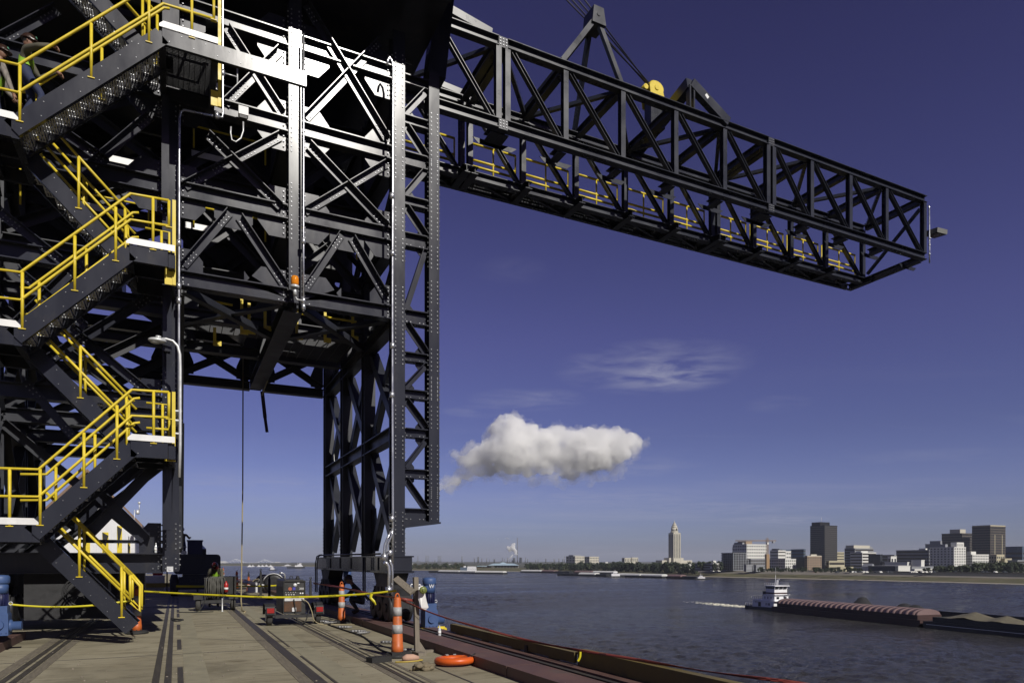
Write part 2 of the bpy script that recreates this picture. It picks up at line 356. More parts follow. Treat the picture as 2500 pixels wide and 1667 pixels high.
def water_material():
    m = bpy.data.materials.new('river_water'); m.use_nodes = True; nt = m.node_tree; N = nt.nodes; L = nt.links
    b = N['Principled BSDF']; b.inputs['Roughness'].default_value = .16; b.inputs['IOR'].default_value = 1.33
    tc = N.new('ShaderNodeTexCoord')
    def nz(scale, det, rough, st, dist=0):
        mp = N.new('ShaderNodeMapping'); L.new(tc.outputs['Object'], mp.inputs[0]); mp.inputs['Scale'].default_value = st; mp.inputs['Rotation'].default_value = (0, 0, R(28))
        n = N.new('ShaderNodeTexNoise'); n.inputs['Scale'].default_value = scale; n.inputs['Detail'].default_value = det; n.inputs['Roughness'].default_value = rough; n.inputs['Distortion'].default_value = dist
        L.new(mp.outputs[0], n.inputs['Vector']); return n.outputs[0]
    big = nz(.012, 5, .6, (.5, 2.2, 1), .4)
    r = N.new('ShaderNodeMapRange'); r.inputs[1].default_value = .35; r.inputs[2].default_value = .68; L.new(big, r.inputs[0])
    x = N.new('ShaderNodeMix'); x.data_type = 'RGBA'; L.new(r.outputs[0], x.inputs[0]); x.inputs[6].default_value = (.024, .023, .026, 1); x.inputs[7].default_value = (.04, .037, .03, 1)
    L.new(x.outputs[2], b.inputs['Base Color'])
    r2 = N.new('ShaderNodeMapRange'); r2.inputs[1].default_value = .3; r2.inputs[2].default_value = .7; r2.inputs[3].default_value = .06; r2.inputs[4].default_value = .3; L.new(big, r2.inputs[0]); L.new(r2.outputs[0], b.inputs['Roughness'])
    a = N.new('ShaderNodeMath'); a.operation = 'MULTIPLY_ADD'; L.new(nz(.22, 5, .65, (1, 1.9, 1), .3), a.inputs[0]); a.inputs[1].default_value = 1.6; L.new(nz(.9, 4, .65, (1, 1.7, 1), .2), a.inputs[2])
    bp = N.new('ShaderNodeBump'); bp.inputs['Distance'].default_value = 1.5; bp.inputs['Strength'].default_value = 1.0; L.new(a.outputs[0], bp.inputs['Height']); L.new(bp.outputs[0], b.inputs['Normal'])
    return m
WM = water_material()
def water_mesh():
    """one sheet: a rippled grid where the river is near, flat beyond it"""
    import numpy as np
    xs = np.concatenate([np.arange(6, 150, .8), np.arange(150, 330, 1.4), np.arange(330, 620, 2.5)]); ys = np.concatenate([np.arange(-60, 160, .9), np.arange(160, 330, 1.6), np.arange(330, 640, 3.)])
    X, Y = np.meshgrid(xs, ys); g = np.random.default_rng(5); Zw = np.zeros_like(X)
    for k in range(46):
        lam = 1.7 * 5 ** g.random(); th = R(200) + g.normal(0, .62); ph = g.random() * 6.28; amp = .0125 * lam ** .8 * (.5 + g.random())
        q = (X * math.cos(th) + Y * math.sin(th)) * 2 * math.pi / lam + ph + 1.3 * np.sin(X / 37 + Y / 29 + k) 
        Zw += amp * np.sin(q) * (.6 + .4 * np.sin(X / (23 + k) + k * 1.7) * np.sin(Y / (31 + k) + k))
    Zw *= np.clip(.62 + .38 * np.sin(X / 61 + 1.4 * np.sin(Y / 83)) + .3 * np.sin(Y / 47 - X / 110 + 2 * np.sin(X / 140)), .22, 1.15)
    e = np.minimum.reduce([(X - xs[0]) / 6, (xs[-1] - X) / 60, (Y - ys[0]) / 10, (ys[-1] - Y) / 60]); Zw *= np.clip(e, 0, 1)
    ny, nx = X.shape; V = np.stack([X.ravel(), Y.ravel(), Zw.ravel()], 1)
    I = (np.arange(ny - 1)[:, None] * nx + np.arange(nx - 1)[None]).ravel(); F_ = np.stack([I, I + 1, I + nx + 1, I + nx], 1)
    x0, x1, y0, y1 = xs[0], xs[-1], ys[0], ys[-1]; n = len(V)
    E = np.array([(-9000, -3000, 0), (9500, -3000, 0), (9500, 14000, 0), (-9000, 14000, 0), (x0, y0, 0), (x1, y0, 0), (x1, y1, 0), (x0, y1, 0)], float); V = np.concatenate([V, E])
    F_ = np.concatenate([F_, np.array([(n, n + 1, n + 5, n + 4), (n + 1, n + 2, n + 6, n + 5), (n + 2, n + 3, n + 7, n + 6), (n + 3, n, n + 4, n + 7)])])
    me = bpy.data.meshes.new('river_water'); me.vertices.add(len(V)); me.vertices.foreach_set('co', V.astype('f').ravel()); me.loops.add(F_.size); me.loops.foreach_set('vertex_index', F_.ravel().astype('i'))
    me.polygons.add(len(F_)); me.polygons.foreach_set('loop_start', np.arange(0, F_.size, 4).astype('i')); me.update(calc_edges=True); me.polygons.foreach_set('use_smooth', np.ones(len(F_), bool)); me.materials.append(WM)
    o = bpy.data.objects.new('river_water', me); COL.objects.link(o); o.location = (0, 0, WZ); return tag(o, kind='structure')
water_mesh()

# far bank: shoreline found on the water plane, then the foreshore, levee and city ground
SHORE = [PZ(u, v, WZ) for u, v in ((3600, 1450), (2900, 1436), (2500, 1426.5), (2300, 1421), (2040, 1414.5), (1815, 1409.5), (1700, 1407), (1560, 1401), (1400, 1396.5), (1250, 1394.5), (1130, 1392.5), (1000, 1391.5), (930, 1389.5), (800, 1383.2), (680, 1381.5), (560, 1380.6), (400, 1380.3), (150, 1380.2))]
GRASS = mat('dry_foreshore_grass', (.085, .08, .032), .95, var=.35, vs=.05, col2=(.13, .105, .06), c2t=(.5, .68), c2s=.03)
SAND = mat('pale_bank_sand', (.30, .27, .22), .95, var=.25, vs=.05)
REVET = mat('levee_concrete_paving', (.17, .155, .13), .9, var=.3, vs=.04, col2=(.12, .07, .055), c2t=(.56, .68), c2s=.02)
LAND = mat('city_ground', (.07, .07, .05), .95, var=.3, vs=.02)
def strip(name, off0, z0, off1, z1, M_, i0=0, i1=None):
    i1 = len(SHORE) if i1 is None else i1
    m = MB(); n = 0
    def nrm(i):
        a = SHORE[max(i - 1, 0)]; b = SHORE[min(i + 1, len(SHORE) - 1)]; t = b - a; q = Vector((t.y, -t.x, 0)).normalized(); return q
    for i in range(i0, i1):
        q = nrm(i); p = SHORE[i]
        for o_, z_ in ((off0, z0), (off1, z1)): m.v.append(Vector((p.x + q.x * o_, p.y + q.y * o_, z_)))
    for k in range(i1 - i0 - 1):
        m.f.append([2 * k, 2 * k + 1, 2 * k + 3, 2 * k + 2]); m.sm.append(False); m.mi.append(0)
    o = m.build(name, M_); tag(o, kind='structure'); return o
strip('shore_sand', -4, WZ - .8, 5, WZ + .55, SAND)
strip('foreshore_grass', 5, WZ + .5, 44, WZ + 3.6, GRASS)
strip('levee_paving', 44, WZ + 3.55, 62, WZ + 7.2, REVET, 4, 8)
strip('lower_levee_paving', 44, WZ + 3.55, 50, WZ + 4.8, REVET, 0, 5)
strip('dark_levee_slope', 50, WZ + 4.79, 62, WZ + 7.2, mat('dark_levee_surface', (.02, .02, .022), .9, var=.2, vs=.05), 0, 5)  # upper slope coloured darker than the paving below
strip('levee_bank', 44, WZ + 3.5, 62, WZ + 5.2, GRASS, 7)
strip('city_ground', 62, WZ + 7.1, 9000, WZ + 7.4, LAND, 0, 8)
strip('far_ground', 62, WZ + 5.1, 6000, WZ + 5.4, LAND, 7)
# ------------------------------------------------------------------ the gantry crane
XL, XA, XB, XC, XD = -3.75, -.1, 2.45, 4.9, 5.81
YF = (16.4, 19.2, 22.0, 24.8)
crane = thing('gantry_crane', 'towering charcoal lattice gantry crane straddling the dock on a portal', 'crane', (2.4, 20.6, 0))
Y0 = YF[0]; FY = Y0 - .18                       # near face centre plane, front flange plane
def column(x, y, z0, z1, lv=(), d=.36, b=.32, bolts=False):
    m = MB(); m.beam((x, y, z0), (x, y, z1), FRONT, Hsec(d, b))
    if bolts:
        m.cm = 1
        for z in lv:
            for k in range(-6, 7):
                if k in (0,) or not z0 + .06 < z + k * .105 < z1: continue
                for s in (-1, 1): m.bolt((x + s * b * .30, y - d / 2, z + k * .105), FRONT)
        # edge bolts on splice plates
        for z in lv:
            for k in range(-5, 6):
                if not z0 + .06 < z + k * .12 < z1: continue
                for s in (-1, 1): m.bolt((x + s * (b / 2 + .0), y - d / 2 + .05, z + k * .12), (s, 0, 0), .017, .03)
    return m.build('column', [STEEL, BOLT], crane)
LV = (7.72, 9.63, 11.63, 13.6)
column(XA, Y0, 1.42, 14.6, (1.8, 5.0, 7.72, 9.63, 11.63), .36, .32, True)
column(XB, Y0, 7.55, 14.6, LV, .36, .28, True)
column(XC, Y0, 1.77, 14.6, (2.2, 4.8, 7.1, 7.72, 9.63, 11.63, 13.4), .36, .30, True)
column(XD, Y0, 2.62, 13.9, (2.8, 3.9, 5.6, 6.3, 8.0, 9.6, 11.0, 12.2), .36, .27, True)
column(XL, Y0, 1.42, 14.6, (), .36, .36)
def hbeam(x0, x1, y, z, d=.335, b=.27, name='beam', ends=True):
    m = MB(); m.beam((x0, y, z), (x1, y, z), FRONT, Isec(d, b))
    if ends:
        m.cm = 1
        for x, s in ((x0, 1), (x1, -1)):
            for k in (0, 1):
                m.bolt((x + s * (.09 + .1 * k), y - .011, z - d * .28), FRONT)
    return m.build(name, [STEEL, BOLT], crane)
cw = .15
for z in LV:
    hbeam(XA + cw, XB - cw, Y0, z); hbeam(XB + cw, XC - cw, Y0, z)
for z in (7.72, 9.63, 11.63, 13.6): hbeam(XL + cw, XA - cw, Y0, z)
hbeam(XL + cw, XA - cw, Y0, 5.0, .3); hbeam(XL + cw, XA - cw, Y0, 1.60, .42, .5, 'sill_beam'); hbeam(XL + cw, XA - cw, Y0 + .05, 2.05, .07, .1, 'tie')
ZD = [2.78, 3.81, 4.82, 5.78, 6.7, 7.69, 9.6, 10.56, 11.6, 12.56, 13.56]
for z in ZD: hbeam(XC + .155, XD - .14, Y0, z, .23 if z not in (7.69, 9.6, 11.6, 2.78) else .34, .26, 'rung')
def brace(a, b, w=.16, bolts=True, name='brace', n=FRONT, M_=None, splice=None):
    m = MB(); a = Vector(a); b = Vector(b); m.beam(a, b, n, Lsec(w)); d = (b - a).normalized()
    if bolts:
        m.cm = 1; N_ = Vector(n).normalized(); u = N_.cross(d); u = u if u.z > 0 else -u
        ends = [(a, 1), (b, -1)]
        if splice: ends += [(a.lerp(b, splice), 1), (a.lerp(b, splice), -1)]
        for p, s in ends:
            for k in range(4):
                for q in (-.25, .2): m.bolt(p + d * s * (.10 + k * .09 + (.16 if splice and p not in (a, b) else 0)) + N_ * .016 + u * q * w, N_, .017, .014)
    return m.build(name, [M_ or STEEL, BOLT], crane)
def pb(u0, v0, u1, v1, y, **k): return brace(PY(u0, v0, y), PY(u1, v1, y), **k)
yb = Y0 - .04; yb2 = Y0 - .075
# right bay
pb(746, 14, 943, 342, yb2); pb(748, 291, 926, 106, yb, splice=.55)
pb(752, 355, 943, 556, yb2); pb(745, 519, 942, 403, yb, splice=.5)
pb(744, 709, 834, 574, yb); pb(857, 582, 941, 727, yb)
# left bay
pb(552, 70, 688, 280, yb2); pb(551, 256, 684, 126, yb, splice=.5)
pb(505, 331, 684, 507, yb2); pb(452, 457, 684, 335, yb, splice=.5)
pb(449, 650, 561, 520, yb); pb(583, 531, 697, 703, yb)
# bay between the corner column and the outer column
for i in range(len(ZD) - 1):
    a, b = ZD[i], ZD[i + 1]; x0, x1 = XC + .2, XD - .2
    up = i in (1, 3, 5, 7, 9)
    brace((x0, yb, a + .16 if up else b - .18), (x1, yb, b - .18 if up else a + .16), .15, False)
# left tower, seen through the stair
pb(0, 104, 142, 28, yb); pb(222, 410, 372, 283, yb); pb(60, 262, 262, 400, yb2)
pb(168, 800, 360, 958, yb2); pb(110, 885, 372, 725, yb); pb(40, 660, 210, 800, yb2); pb(35, 800, 200, 640, yb)
pb(206, 1316, 376, 1142, yb, w=.2, bolts=False); pb(170, 1290, 352, 1118, yb + .12, w=.2, bolts=False); pb(215, 1180, 356, 1316, yb2, w=.24, bolts=False)
pb(60, 930, 190, 1080, yb2); pb(0, 520, 150, 640, yb2)
def gusset(x, z, s, w=.62, h=1.15, y=None, bolts=True):
    y = Y0 + .0 if y is None else y; x0 = x + s * .185; x1 = x + s * (w + .18); c = w * .5
    P = [(x0, z - h / 2), (x1 - s * c * .8, z - h / 2), (x1, z - h / 2 + c), (x1, z + h / 2 - c), (x1 - s * c * .8, z + h / 2), (x0, z + h / 2)]
    m = MB(); m.prism([(p[0], y - .012, p[1]) for p in P], (0, .016, 0))
    if bolts:
        m.cm = 1
        for k in range(9): m.bolt((x0 + s * .05, y - .012, z - h * .42 + k * h * .105), FRONT, .02, .03)
    return m.build('gusset_plate', [STEEL, BOLT], crane)
for z in (9.63, 11.63, 13.55): gusset(XB, z, -1); gusset(XB, z, 1); gusset(XC, z, -1); gusset(XA, z, 1, .5)
for x, s in ((XB, -1), (XB, 1)): gusset(x, 8.0, s, .9, .62)
gusset(XC, 8.0, -1, .5, .8); gusset(XA, 8.0, 1, .45, .8)
gusset(XA, 4.95, -1, .6, 1.1); gusset(XA, 1.95, -1, .42, 1.0)
for z in (7.72, 9.63, 11.63): gusset(XA, z, -1, .7, 1.1)
def midplate(u0, u1, v, z1=9.46, h=.42):
    a = PY(u0, v, Y0); b = PY(u1, v, Y0); m = MB()
    m.prism([(a.x, Y0 - .01, z1), (b.x, Y0 - .01, z1), (b.x, Y0 - .01, z1 - h * .6), (b.x - .2, Y0 - .01, z1 - h), (a.x + .2, Y0 - .01, z1 - h), (a.x, Y0 - .01, z1 - h * .6)], (0, .016, 0))
    m.build('gusset_plate', STEEL, crane)
midplate(523, 617, 540); midplate(805, 888, 590)
# small gussets on the outer column
for i, z in enumerate(ZD[1:-1]):
    x, s = (XD, -1) if i % 2 else (XC, 1)
    gusset(x, z, s, .26, .62, bolts=False)

# inner frames, one behind another
def frame(y, dark):
    for x, z0 in ((XL, 1.42), (XA, 1.42), (XB, 7.5), (XC, 1.77)):
        m = MB(); m.beam((x, y, z0), (x, y, 14.0), FRONT, Hsec(.34, .36 if x != XC else .32)); m.build('column', STEEL2, crane)
    for z in ((7.58 if y > 24 else 7.9), 8.95 if y < 24 else 9.1, 11.3, 13.5):
        for x0, x1 in ((XL, XA), (XA, XB), (XB, XC)):
            m = MB(); m.beam((x0 + .2, y, z), (x1 - .2, y, z), FRONT, Isec(.36 if z > 8.5 else .28, .3)); m.build('beam', STEEL2, crane)
    for x0, x1 in ((XL, XA), (XA, XB), (XB, XC)):
        for z0, z1, k in (((7.75, 8.9, 0),) if y > 24 else ()) + ((9.25, 11.1, 1), (11.5, 13.3, 1)):
            for q, (a, b) in enumerate((((x0 + .25, z0), (x1 - .25, z1)), ((x0 + .25, z1), (x1 - .25, z0)))):
                m = MB(); m.beam((a[0], y - .02 + .045 * q, a[1]), (b[0], y - .02 + .045 * q, b[1]), FRONT, Lsec(.2)); m.build('brace', STEEL2, crane)
        for x, s in ((x0, 1), (x1, -1)):
            m = MB(); m.prism([(x + s * .19, y + .05, 7.8), (x + s * .62, y + .05, 7.8), (x + s * .62, y + .05, 8.2), (x + s * .4, y + .05, 8.75), (x + s * .19, y + .05, 8.75)], (0, .016, 0)); m.build('corner_plate', STEEL2, crane)
    for z0, z1 in ((1.8, 4.8), (5.2, 7.4)):
        for q, (a, b) in enumerate((((XL + .2, z0), (XA - .2, z1)), ((XL + .2, z1), (XA - .2, z0)))):
            m = MB(); m.beam((a[0], y - .02 + .05 * q, a[1]), (b[0], y - .02 + .05 * q, b[1]), FRONT, Lsec(.22)); m.build('brace', STEEL2, crane)
    m = MB(); m.beam((XL + .2, y, 5.0), (XA - .2, y, 5.0), FRONT, Isec(.32, .28)); m.build('beam', STEEL2, crane)
    m = MB(); m.beam((XL + .2, y, 1.6), (XA - .2, y, 1.6), FRONT, Isec(.42, .4)); m.build('sill_beam', STEEL2, crane)
for y in YF[1:]: frame(y, True)
# long beams and bracing running along the dock
SIDE = (1, 0, 0)
for x in (XL, XA, XB, XC):
    for z in ((7.62, 9.63, 11.63, 13.6) if x == XB else (4.8, 7.62, 9.63, 11.63, 13.6)):
        m = MB(); m.beam((x, Y0 + .2, z), (x, YF[3] - .2, z), SIDE, Isec(.34, .3 if x != XB else .42)); m.build('long_beam', STEEL2, crane)
for x in (XL, XA, XC):
    for i in range(3):
        y0, y1 = YF[i] + .2, YF[i + 1] - .2
        for z0, z1 in ((1.85, 4.6), (5.0, 7.4), (7.85, 9.4), (9.85, 11.4), (11.85, 13.4)):
            for q, (a, b) in enumerate((((y0, z0), (y1, z1)), ((y0, z1), (y1, z0)))):
                m = MB(); m.beam((x - .02 + .045 * q, a[0], a[1]), (x - .02 + .045 * q, b[0], b[1]), SIDE, Lsec(.24 if z0 < 7 else .18)); m.build('side_brace', STEEL2, crane)
    if x == XC:
        for i, y in enumerate(YF):
            for s in ((1,) if i == 0 else ((-1,) if i == 3 else (-1, 1))):
                for z0, z1, w in ((1.77, 3.1, .48), (4.2, 5.4, .5), (6.9, 8.2, .5)):
                    P = [(x + .03, y + s * .17, z0), (x + .03, y + s * w * (.5 if z0 < 2 else .7), z0), (x + .03, y + s * (w + .35), z0 + (z1 - z0) * .6), (x + .03, y + s * (w + .2), z1), (x + .03, y + s * .17, z1)]
                    m = MB(); m.prism(P, (.018, 0, 0)); m.build('leg_gusset', STEEL, crane)
            m = MB(); m.cm = 0
            for k in range(8): m.bolt((x - .17, y - .06, 2.0 + k * .11), (-1, 0, 0), .025, .05)
            m.build('edge_bolts', STEEL2, crane)
# plan bracing under the portal and grating floors
for i in range(3):
    for x0, x1 in ((XA, XB), (XB, XC)):
        for q, (a, b) in enumerate((((x0 + .25, YF[i] + .2), (x1 - .25, YF[i + 1] - .2)), ((x0 + .25, YF[i + 1] - .2), (x1 - .25, YF[i] + .2)))):
            if i > 0: continue
            m = MB(); m.beam((a[0], a[1], 7.5 + .05 * q), (b[0], b[1], 7.5 + .05 * q), (0, 0, 1), [(0, .016, -.09, .09), (0, .16, .074, .09)]); m.build('plan_brace', STEEL2, crane)
def grating(x0, x1, y0, y1, z, name='grating_floor', step=.075, bw=.03, parent=None, M_=None):
    m = MB(); n = int((y1 - y0) / step)
    for k in range(n): m.box(x0, x1, y0 + k * step, y0 + k * step + bw, z, z + .03)
    k = x0
    while k < x1: m.box(k, k + .02, y0, y1, z - .012, z - .002); k += .3
    return m.build(name, M_ or STEEL2, parent or crane)
grating(XB + .25, XC - .3, 19.4, 21.7, 7.85); grating(XA + .3, XB - .3, 19.4, 20.3, 7.85)
grating(XA + .3, XC - .3, 19.5, 21.6, 11.85)
m = MB()
m.box(XL - 1.8, XC - .3, 19.5, 26.0, 13.82, 13.9); m.build('upper_floor_plate', STEEL2, crane)
m = MB(); m.box(XA + .3, XC - .3, 22.3, 24.5, 9.2, 13.75); m.build('dark_hopper_fill', STEEL2, crane)  # guessed hopper box, added to darken the tower interior
m = MB(); m.prism([(XB - 1.2, 22.4, 9.2), (XC - .5, 22.4, 9.2), (XC - 1.2, 22.4, 8.75), (XB - .4, 22.4, 8.75)], (0, 1.9, 0)); m.build('hopper_chute', STEEL2, crane)
m = MB(); m.box(XL - .5, XA - 1.3, 22.4, 24.5, 9.5, 13.75); m.build('dark_interior_fill', STEEL2, crane)  # second guessed box, added to keep the left interior dark
m = MB(); m.box(XL - 1.5, XA + .4, 17.2, 21.6, 13.6, 13.75); m.build('upper_floor_plate', STEEL2, crane)
m = MB(); m.box(-8.5, 5.8, 15.05, 26.2, 14.85, 18.2); m.box(-8.5, 5.8, 14.95, 15.05, 14.75, 15.1); m.box(5.801, 7.3, 13.2, 15.4, 15.72, 18.2); hs = m.build('house_with_shade_bay', STEEL, crane)  # unseen overhead mass; its side bay is added to shade the knee strut
m = MB(); m.box(1.6, 3.6, 20.4, 21.3, 11.9, 13.2); m.build('gearbox_casing', STEEL2, crane); m = MB(); m.box(2.9, 4.4, 19.6, 20.5, 9.9, 11.2); m.build('gearbox_casing', STEEL2, crane)
m = MB(); a = PY(1060, 196, 16.7); b = PY(1088, -60, 16.9)
m.beam(a, b, FRONT, [(-.2, .2, -.24, .24)]); m.build('knee_strut', STEEL, crane)
a = PY(975, 150, 17.6); b = PY(1010, -80, 16.6)
m = MB(); m.beam(a, b, FRONT, [(-.2, .2, -.3, .3)]); m.build('knee_strut', STEEL2, crane)
# inner toe boards and yellow guard posts on the lower walkway
for x0, x1, y, z in ((.35, 1.25, 19.1, 11.9), (.2, .95, 19.1, 10.05), (.3, .95, 17.2, 12.55), (1.9, 2.2, 22.2, 8.05), (2.8, 3.9, 21.8, 7.92), (-2.6, -1.0, 18.9, 9.95), (-1.6, -.6, 18.9, 11.2)):
    m = MB(); m.box(x0, x1, y, y + .012, z, z + .15); m.build('toe_board', GALVT, crane)
for u, v0, v1 in ((524, 800, 843), (590, 715, 815), (608, 740, 814), (647, 757, 806), (724.6, 752, 828), (793.6, 762, 835), (861, 772, 830)):
    gr = MB(); a = PY(u, v0, 19.0); b = PY(u, v1, 19.0); gr.box(a.x - .035, a.x + .035, 18.97, 19.03, b.z, a.z); gr.box(a.x + .0351, a.x + .16, 18.99, 19.03, b.z, b.z + .12); gr.build('guard_post', YEL, crane)
for u0, u1, v0, v1 in ((510, 568, 734, 745), (733, 790, 766, 775), (782, 870, 772, 786)):
    gr = MB(); a = PY(u0, v0, 18.93); b = PY(u1, v1, 18.93); gr.tube((a, b), .03, 6); gr.build('guard_bar', YEL, crane)
def inner_rail(x0, x1, y, z):
    m = MB(); n = max(1, int((x1 - x0) / 1.2))
    for k in range(n + 1): x = x0 + (x1 - x0) * k / n; m.tube(((x, y, z), (x, y, z + 1.07)), .024, 6)
    for h in (.55, 1.07): m.tube(((x0, y, z + h), (x1, y, z + h)), .024, 6)
    m.build('walkway_guard_rail', YEL, crane)
inner_rail(.4, 2.1, 18.9, 10.0); inner_rail(2.8, 4.5, 18.9, 10.0); inner_rail(.4, 2.1, 18.9, 12.0); inner_rail(2.9, 4.6, 22.1, 8.0); inner_rail(-3.2, -.6, 19.0, 9.8)
# vertical ladder in the left bay
m = MB(); a = PY(543, 150, 17.0); 
for x in (a.x, a.x + .32): m.tube(((x, 17.0, 11.9), (x, 17.0, 14.2)), .02, 6)
for k in range(8): m.tube(((a.x, 17.0, 12.0 + k * .28), (a.x + .32, 17.0, 12.0 + k * .28)), .014, 6)
m.build('ladder', GALV, crane)
# base beam on the river rail with its two trucks
m = MB(); m.box(XC - .30, XC + .30, Y0 - .28, YF[3] + .6, 1.40, 1.735); m.box(XC - .34, XC + .34, Y0 - .30, YF[3] + .62, 1.735, 1.77); m.box(XC - .36, XC + .36, Y0 - .26, YF[3] + .58, 1.345, 1.40)
for y in (17, 18.5, 20, 21.5, 23): m.box(XC - .325, XC - .30, y, y + .03, 1.41, 1.73)
m.build('base_beam', STEEL, crane)
def truck(y, x=XC):
    m = MB(); m.prism([(x - .24, y - .75, 1.345), (x - .24, y + .75, 1.345), (x - .24, y + .5, 1.05), (x - .24, y + .95, .8), (x - .24, y + .95, .42), (x - .24, y - .95, .42), (x - .24, y - .95, .8), (x - .24, y - .5, 1.05)], (.48, 0, 0))
    for k in range(5): m.box(x - .262, x - .24, y - .7 + k * .33, y - .67 + k * .33, .45, 1.0)
    t = m.build('wheel_truck', DARK, crane)
    for k in (-.62, 0, .62):
        w = MB(); w.lathe((x - .3, y + k, .50), [(.30, 0), (.34, .02), (.34, .1), (.30, .12), (.3, .48), (.34, .5), (.34, .58), (.3, .6)], 20, (1, 0, 0)); w.lathe((x - .33, y + k, .5), [(.1, 0), (.12, .03)], 12, (1, 0, 0))
        w.build('wheel', DARK, t)
truck(16.95); truck(24.2); truck(16.95, -3.75); truck(20.6, -3.75); truck(24.2, -3.75)
m = MB(); m.box(-4.0, -3.5, Y0 - .28, YF[3] + .6, 1.02, 1.38); m.build('base_beam', STEEL2, crane)
m = MB(); m.box(-3.3, -1.0, 22.3, 23.9, .4, 1.36); m.box(-2.9, -2.1, 22.2, 22.299, .6, 1.2); m.build('drive_cabinet', DARK, crane)
m = MB()
for r in (.36, .30): m.tube([(-2.0 + r * math.cos(q), 18.8, .9 + r * math.sin(q)) for q in [2 * math.pi * k / 24 for k in range(25)]], .022, 6)
for k in range(6): q = math.pi * k / 3; m.tube(((-2.0, 18.8, .9), (-2.0 + .36 * math.cos(q), 18.8, .9 + .36 * math.sin(q))), .014, 5)
m.lathe((-2.0, 18.75, .9), [(.09, 0), (.09, .2)], 12, (0, 1, 0)); m.build('cable_reel', DARK, crane)
m = MB(); m.box(-3.2, -1.5, 19.4, 20.3, .25, 1.38); m.build('drive_cabinet', DARK, crane)
m = MB(); m.box(-1.3, -.7, 19.3, 19.9, .55, 1.38); m.build('drive_cabinet', DARK, crane)
m = MB()
for y, dy in ((24.6, 0), (24.3, 0)):
    m.tube(((XC - .5, y, .55), (XC - .5, y, 1.55), (XC - .45, y, 1.8), (XC - .36, y - .15, 1.86)), .022, 6)
for y in (17.9, 18.1): m.tube(((XC - .42, y, 1.75), (XC - .42, y, .75), (XC - .3, y - .1, .6)), .022, 6)
m.tube(((XC - .36, 16.6, 1.82), (XC - .36, 24.6, 1.84)), .025, 6)
m.build('brake_pipes', DARK, crane)
m = MB(); m.prism([(XC + .1, Y0 - .2, 2.62), (XD + .17, Y0 - .2, 2.62), (XD + .17, Y0 - .2, 2.58), (XC + .1, Y0 - .2, 2.45)], (0, .36, 0)); m.build('bottom_bracket', STEEL, crane)
# ------------------------------------------------------------------ zigzag stair on the near face
stair = thing('stair_tower', 'zigzag steel stair with yellow handrails climbing the left side of the crane', 'staircase', (-1.2, 15.3, 0))
YN0, YN1, YB0, YB1 = 14.45, 15.22, 15.35, 16.12          # near flight pair of stringers, back flight pair
SH = .30
def C(sec, t): return [(-.008, .008, -SH / 2, SH / 2), (.008, .075, SH / 2 - .012, SH / 2), (.008, .075, -SH / 2, -SH / 2 + .012)]
def stringer(pts, y, nm='stringer', bolts=True):
    m = MB()
    for a, b in zip(pts[:-1], pts[1:]):
        m.beam((a[0], y, a[1]), (b[0], y, b[1]), FRONT, [(.0, .01, -SH / 2, SH / 2), (-.075, .0, SH / 2 - .012, SH / 2), (-.075, .0, -SH / 2, -SH / 2 + .012)] if nm == 'stringer' else C(0, 0))
        if bolts:
            m.cm = 1; d = Vector((b[0] - a[0], 0, b[1] - a[1])); L_ = d.length; d.normalize(); u = Vector((-d.z, 0, d.x)); u = u if u.z > 0 else -u
            n = int(L_ / .42)
            for k in range(n): 
                for q in (-.06, .06): m.bolt(Vector((a[0], y - .01, a[1])) + d * (.12 + k * .42 + (.21 if q > 0 else 0)) + u * q * 1.3, FRONT, .011, .009)
            m.cm = 0
    return m.build(nm, [STEEL, BOLT], stair)
def flight_treads(a, b, y0, y1):
    """slotted treads and perforated risers between two stringers, from low a to high b (x,z)"""
    n = max(4, int(round((b[1] - a[1]) / .2))); 
    for k in range(n):
        t = (k + .5) / n; x = a[0] + (b[0] - a[0]) * t; z = a[1] + (b[1] - a[1]) * t; s = 1 if b[0] > a[0] else -1
        m = MB()
        for j in range(6): m.box(x - .13 + j * .044, x - .13 + j * .044 + .022, y0 + .02, y1 - .02, z - .03, z)
        for j in range(5): yy = y0 + .06 + j * (y1 - y0 - .12) / 4; m.box(x - .13, x + .11, yy, yy + .012, z - .045, z - .032)
        xf = x + s * .13
        for j in range(9): m.box(xf - .004, xf + .004, y0 + .02, y1 - .02, z + .02 + j * .018, z + .028 + j * .018)
        for j in range(14): yy = y0 + .03 + j * (y1 - y0 - .07) / 13; m.box(xf - .003, xf + .003, yy, yy + .006, z + .015, z + .17)
        m.build('tread', GALV, stair)
def xz(u, v, y): p = PY(u, v, y); return (p.x, p.z)
# knees of the near flights (lower landing end, knee, knee, upper landing end)
F = [
    [(-60, 1296), (78, 1306), (319, 1092), (410, 1103)],
    [(-60, 811), (34, 820), (316, 618), (410, 631)],
    [(-60, 296), (28, 311), (396, 88), (424, 96)],
]
NF = [[xz(u, v, YN0) for u, v in f] for f in F]
for f in NF:
    zl = (f[0][1] + f[1][1]) / 2; zr = (f[2][1] + f[3][1]) / 2 if f is not NF[2] else f[2][1]
    f[0] = (f[0][0], zl); f[1] = (f[1][0], zl); f[2] = (f[2][0], zr); f[3] = (f[3][0], zr)
TOPX = PY(748, 190, YN0).x
NF[2][3] = (TOPX, NF[2][2][1])
for f in NF:
    stringer(f, YN0); stringer(f[:3] + [(min(f[3][0], -.05), f[2][1])], YN1, 'inner_stringer', False)
    flight_treads(f[1], f[2], YN0, YN1)
ZLft = [f[1][1] + SH / 2 for f in NF]; ZRgt = [f[2][1] + SH / 2 for f in NF]
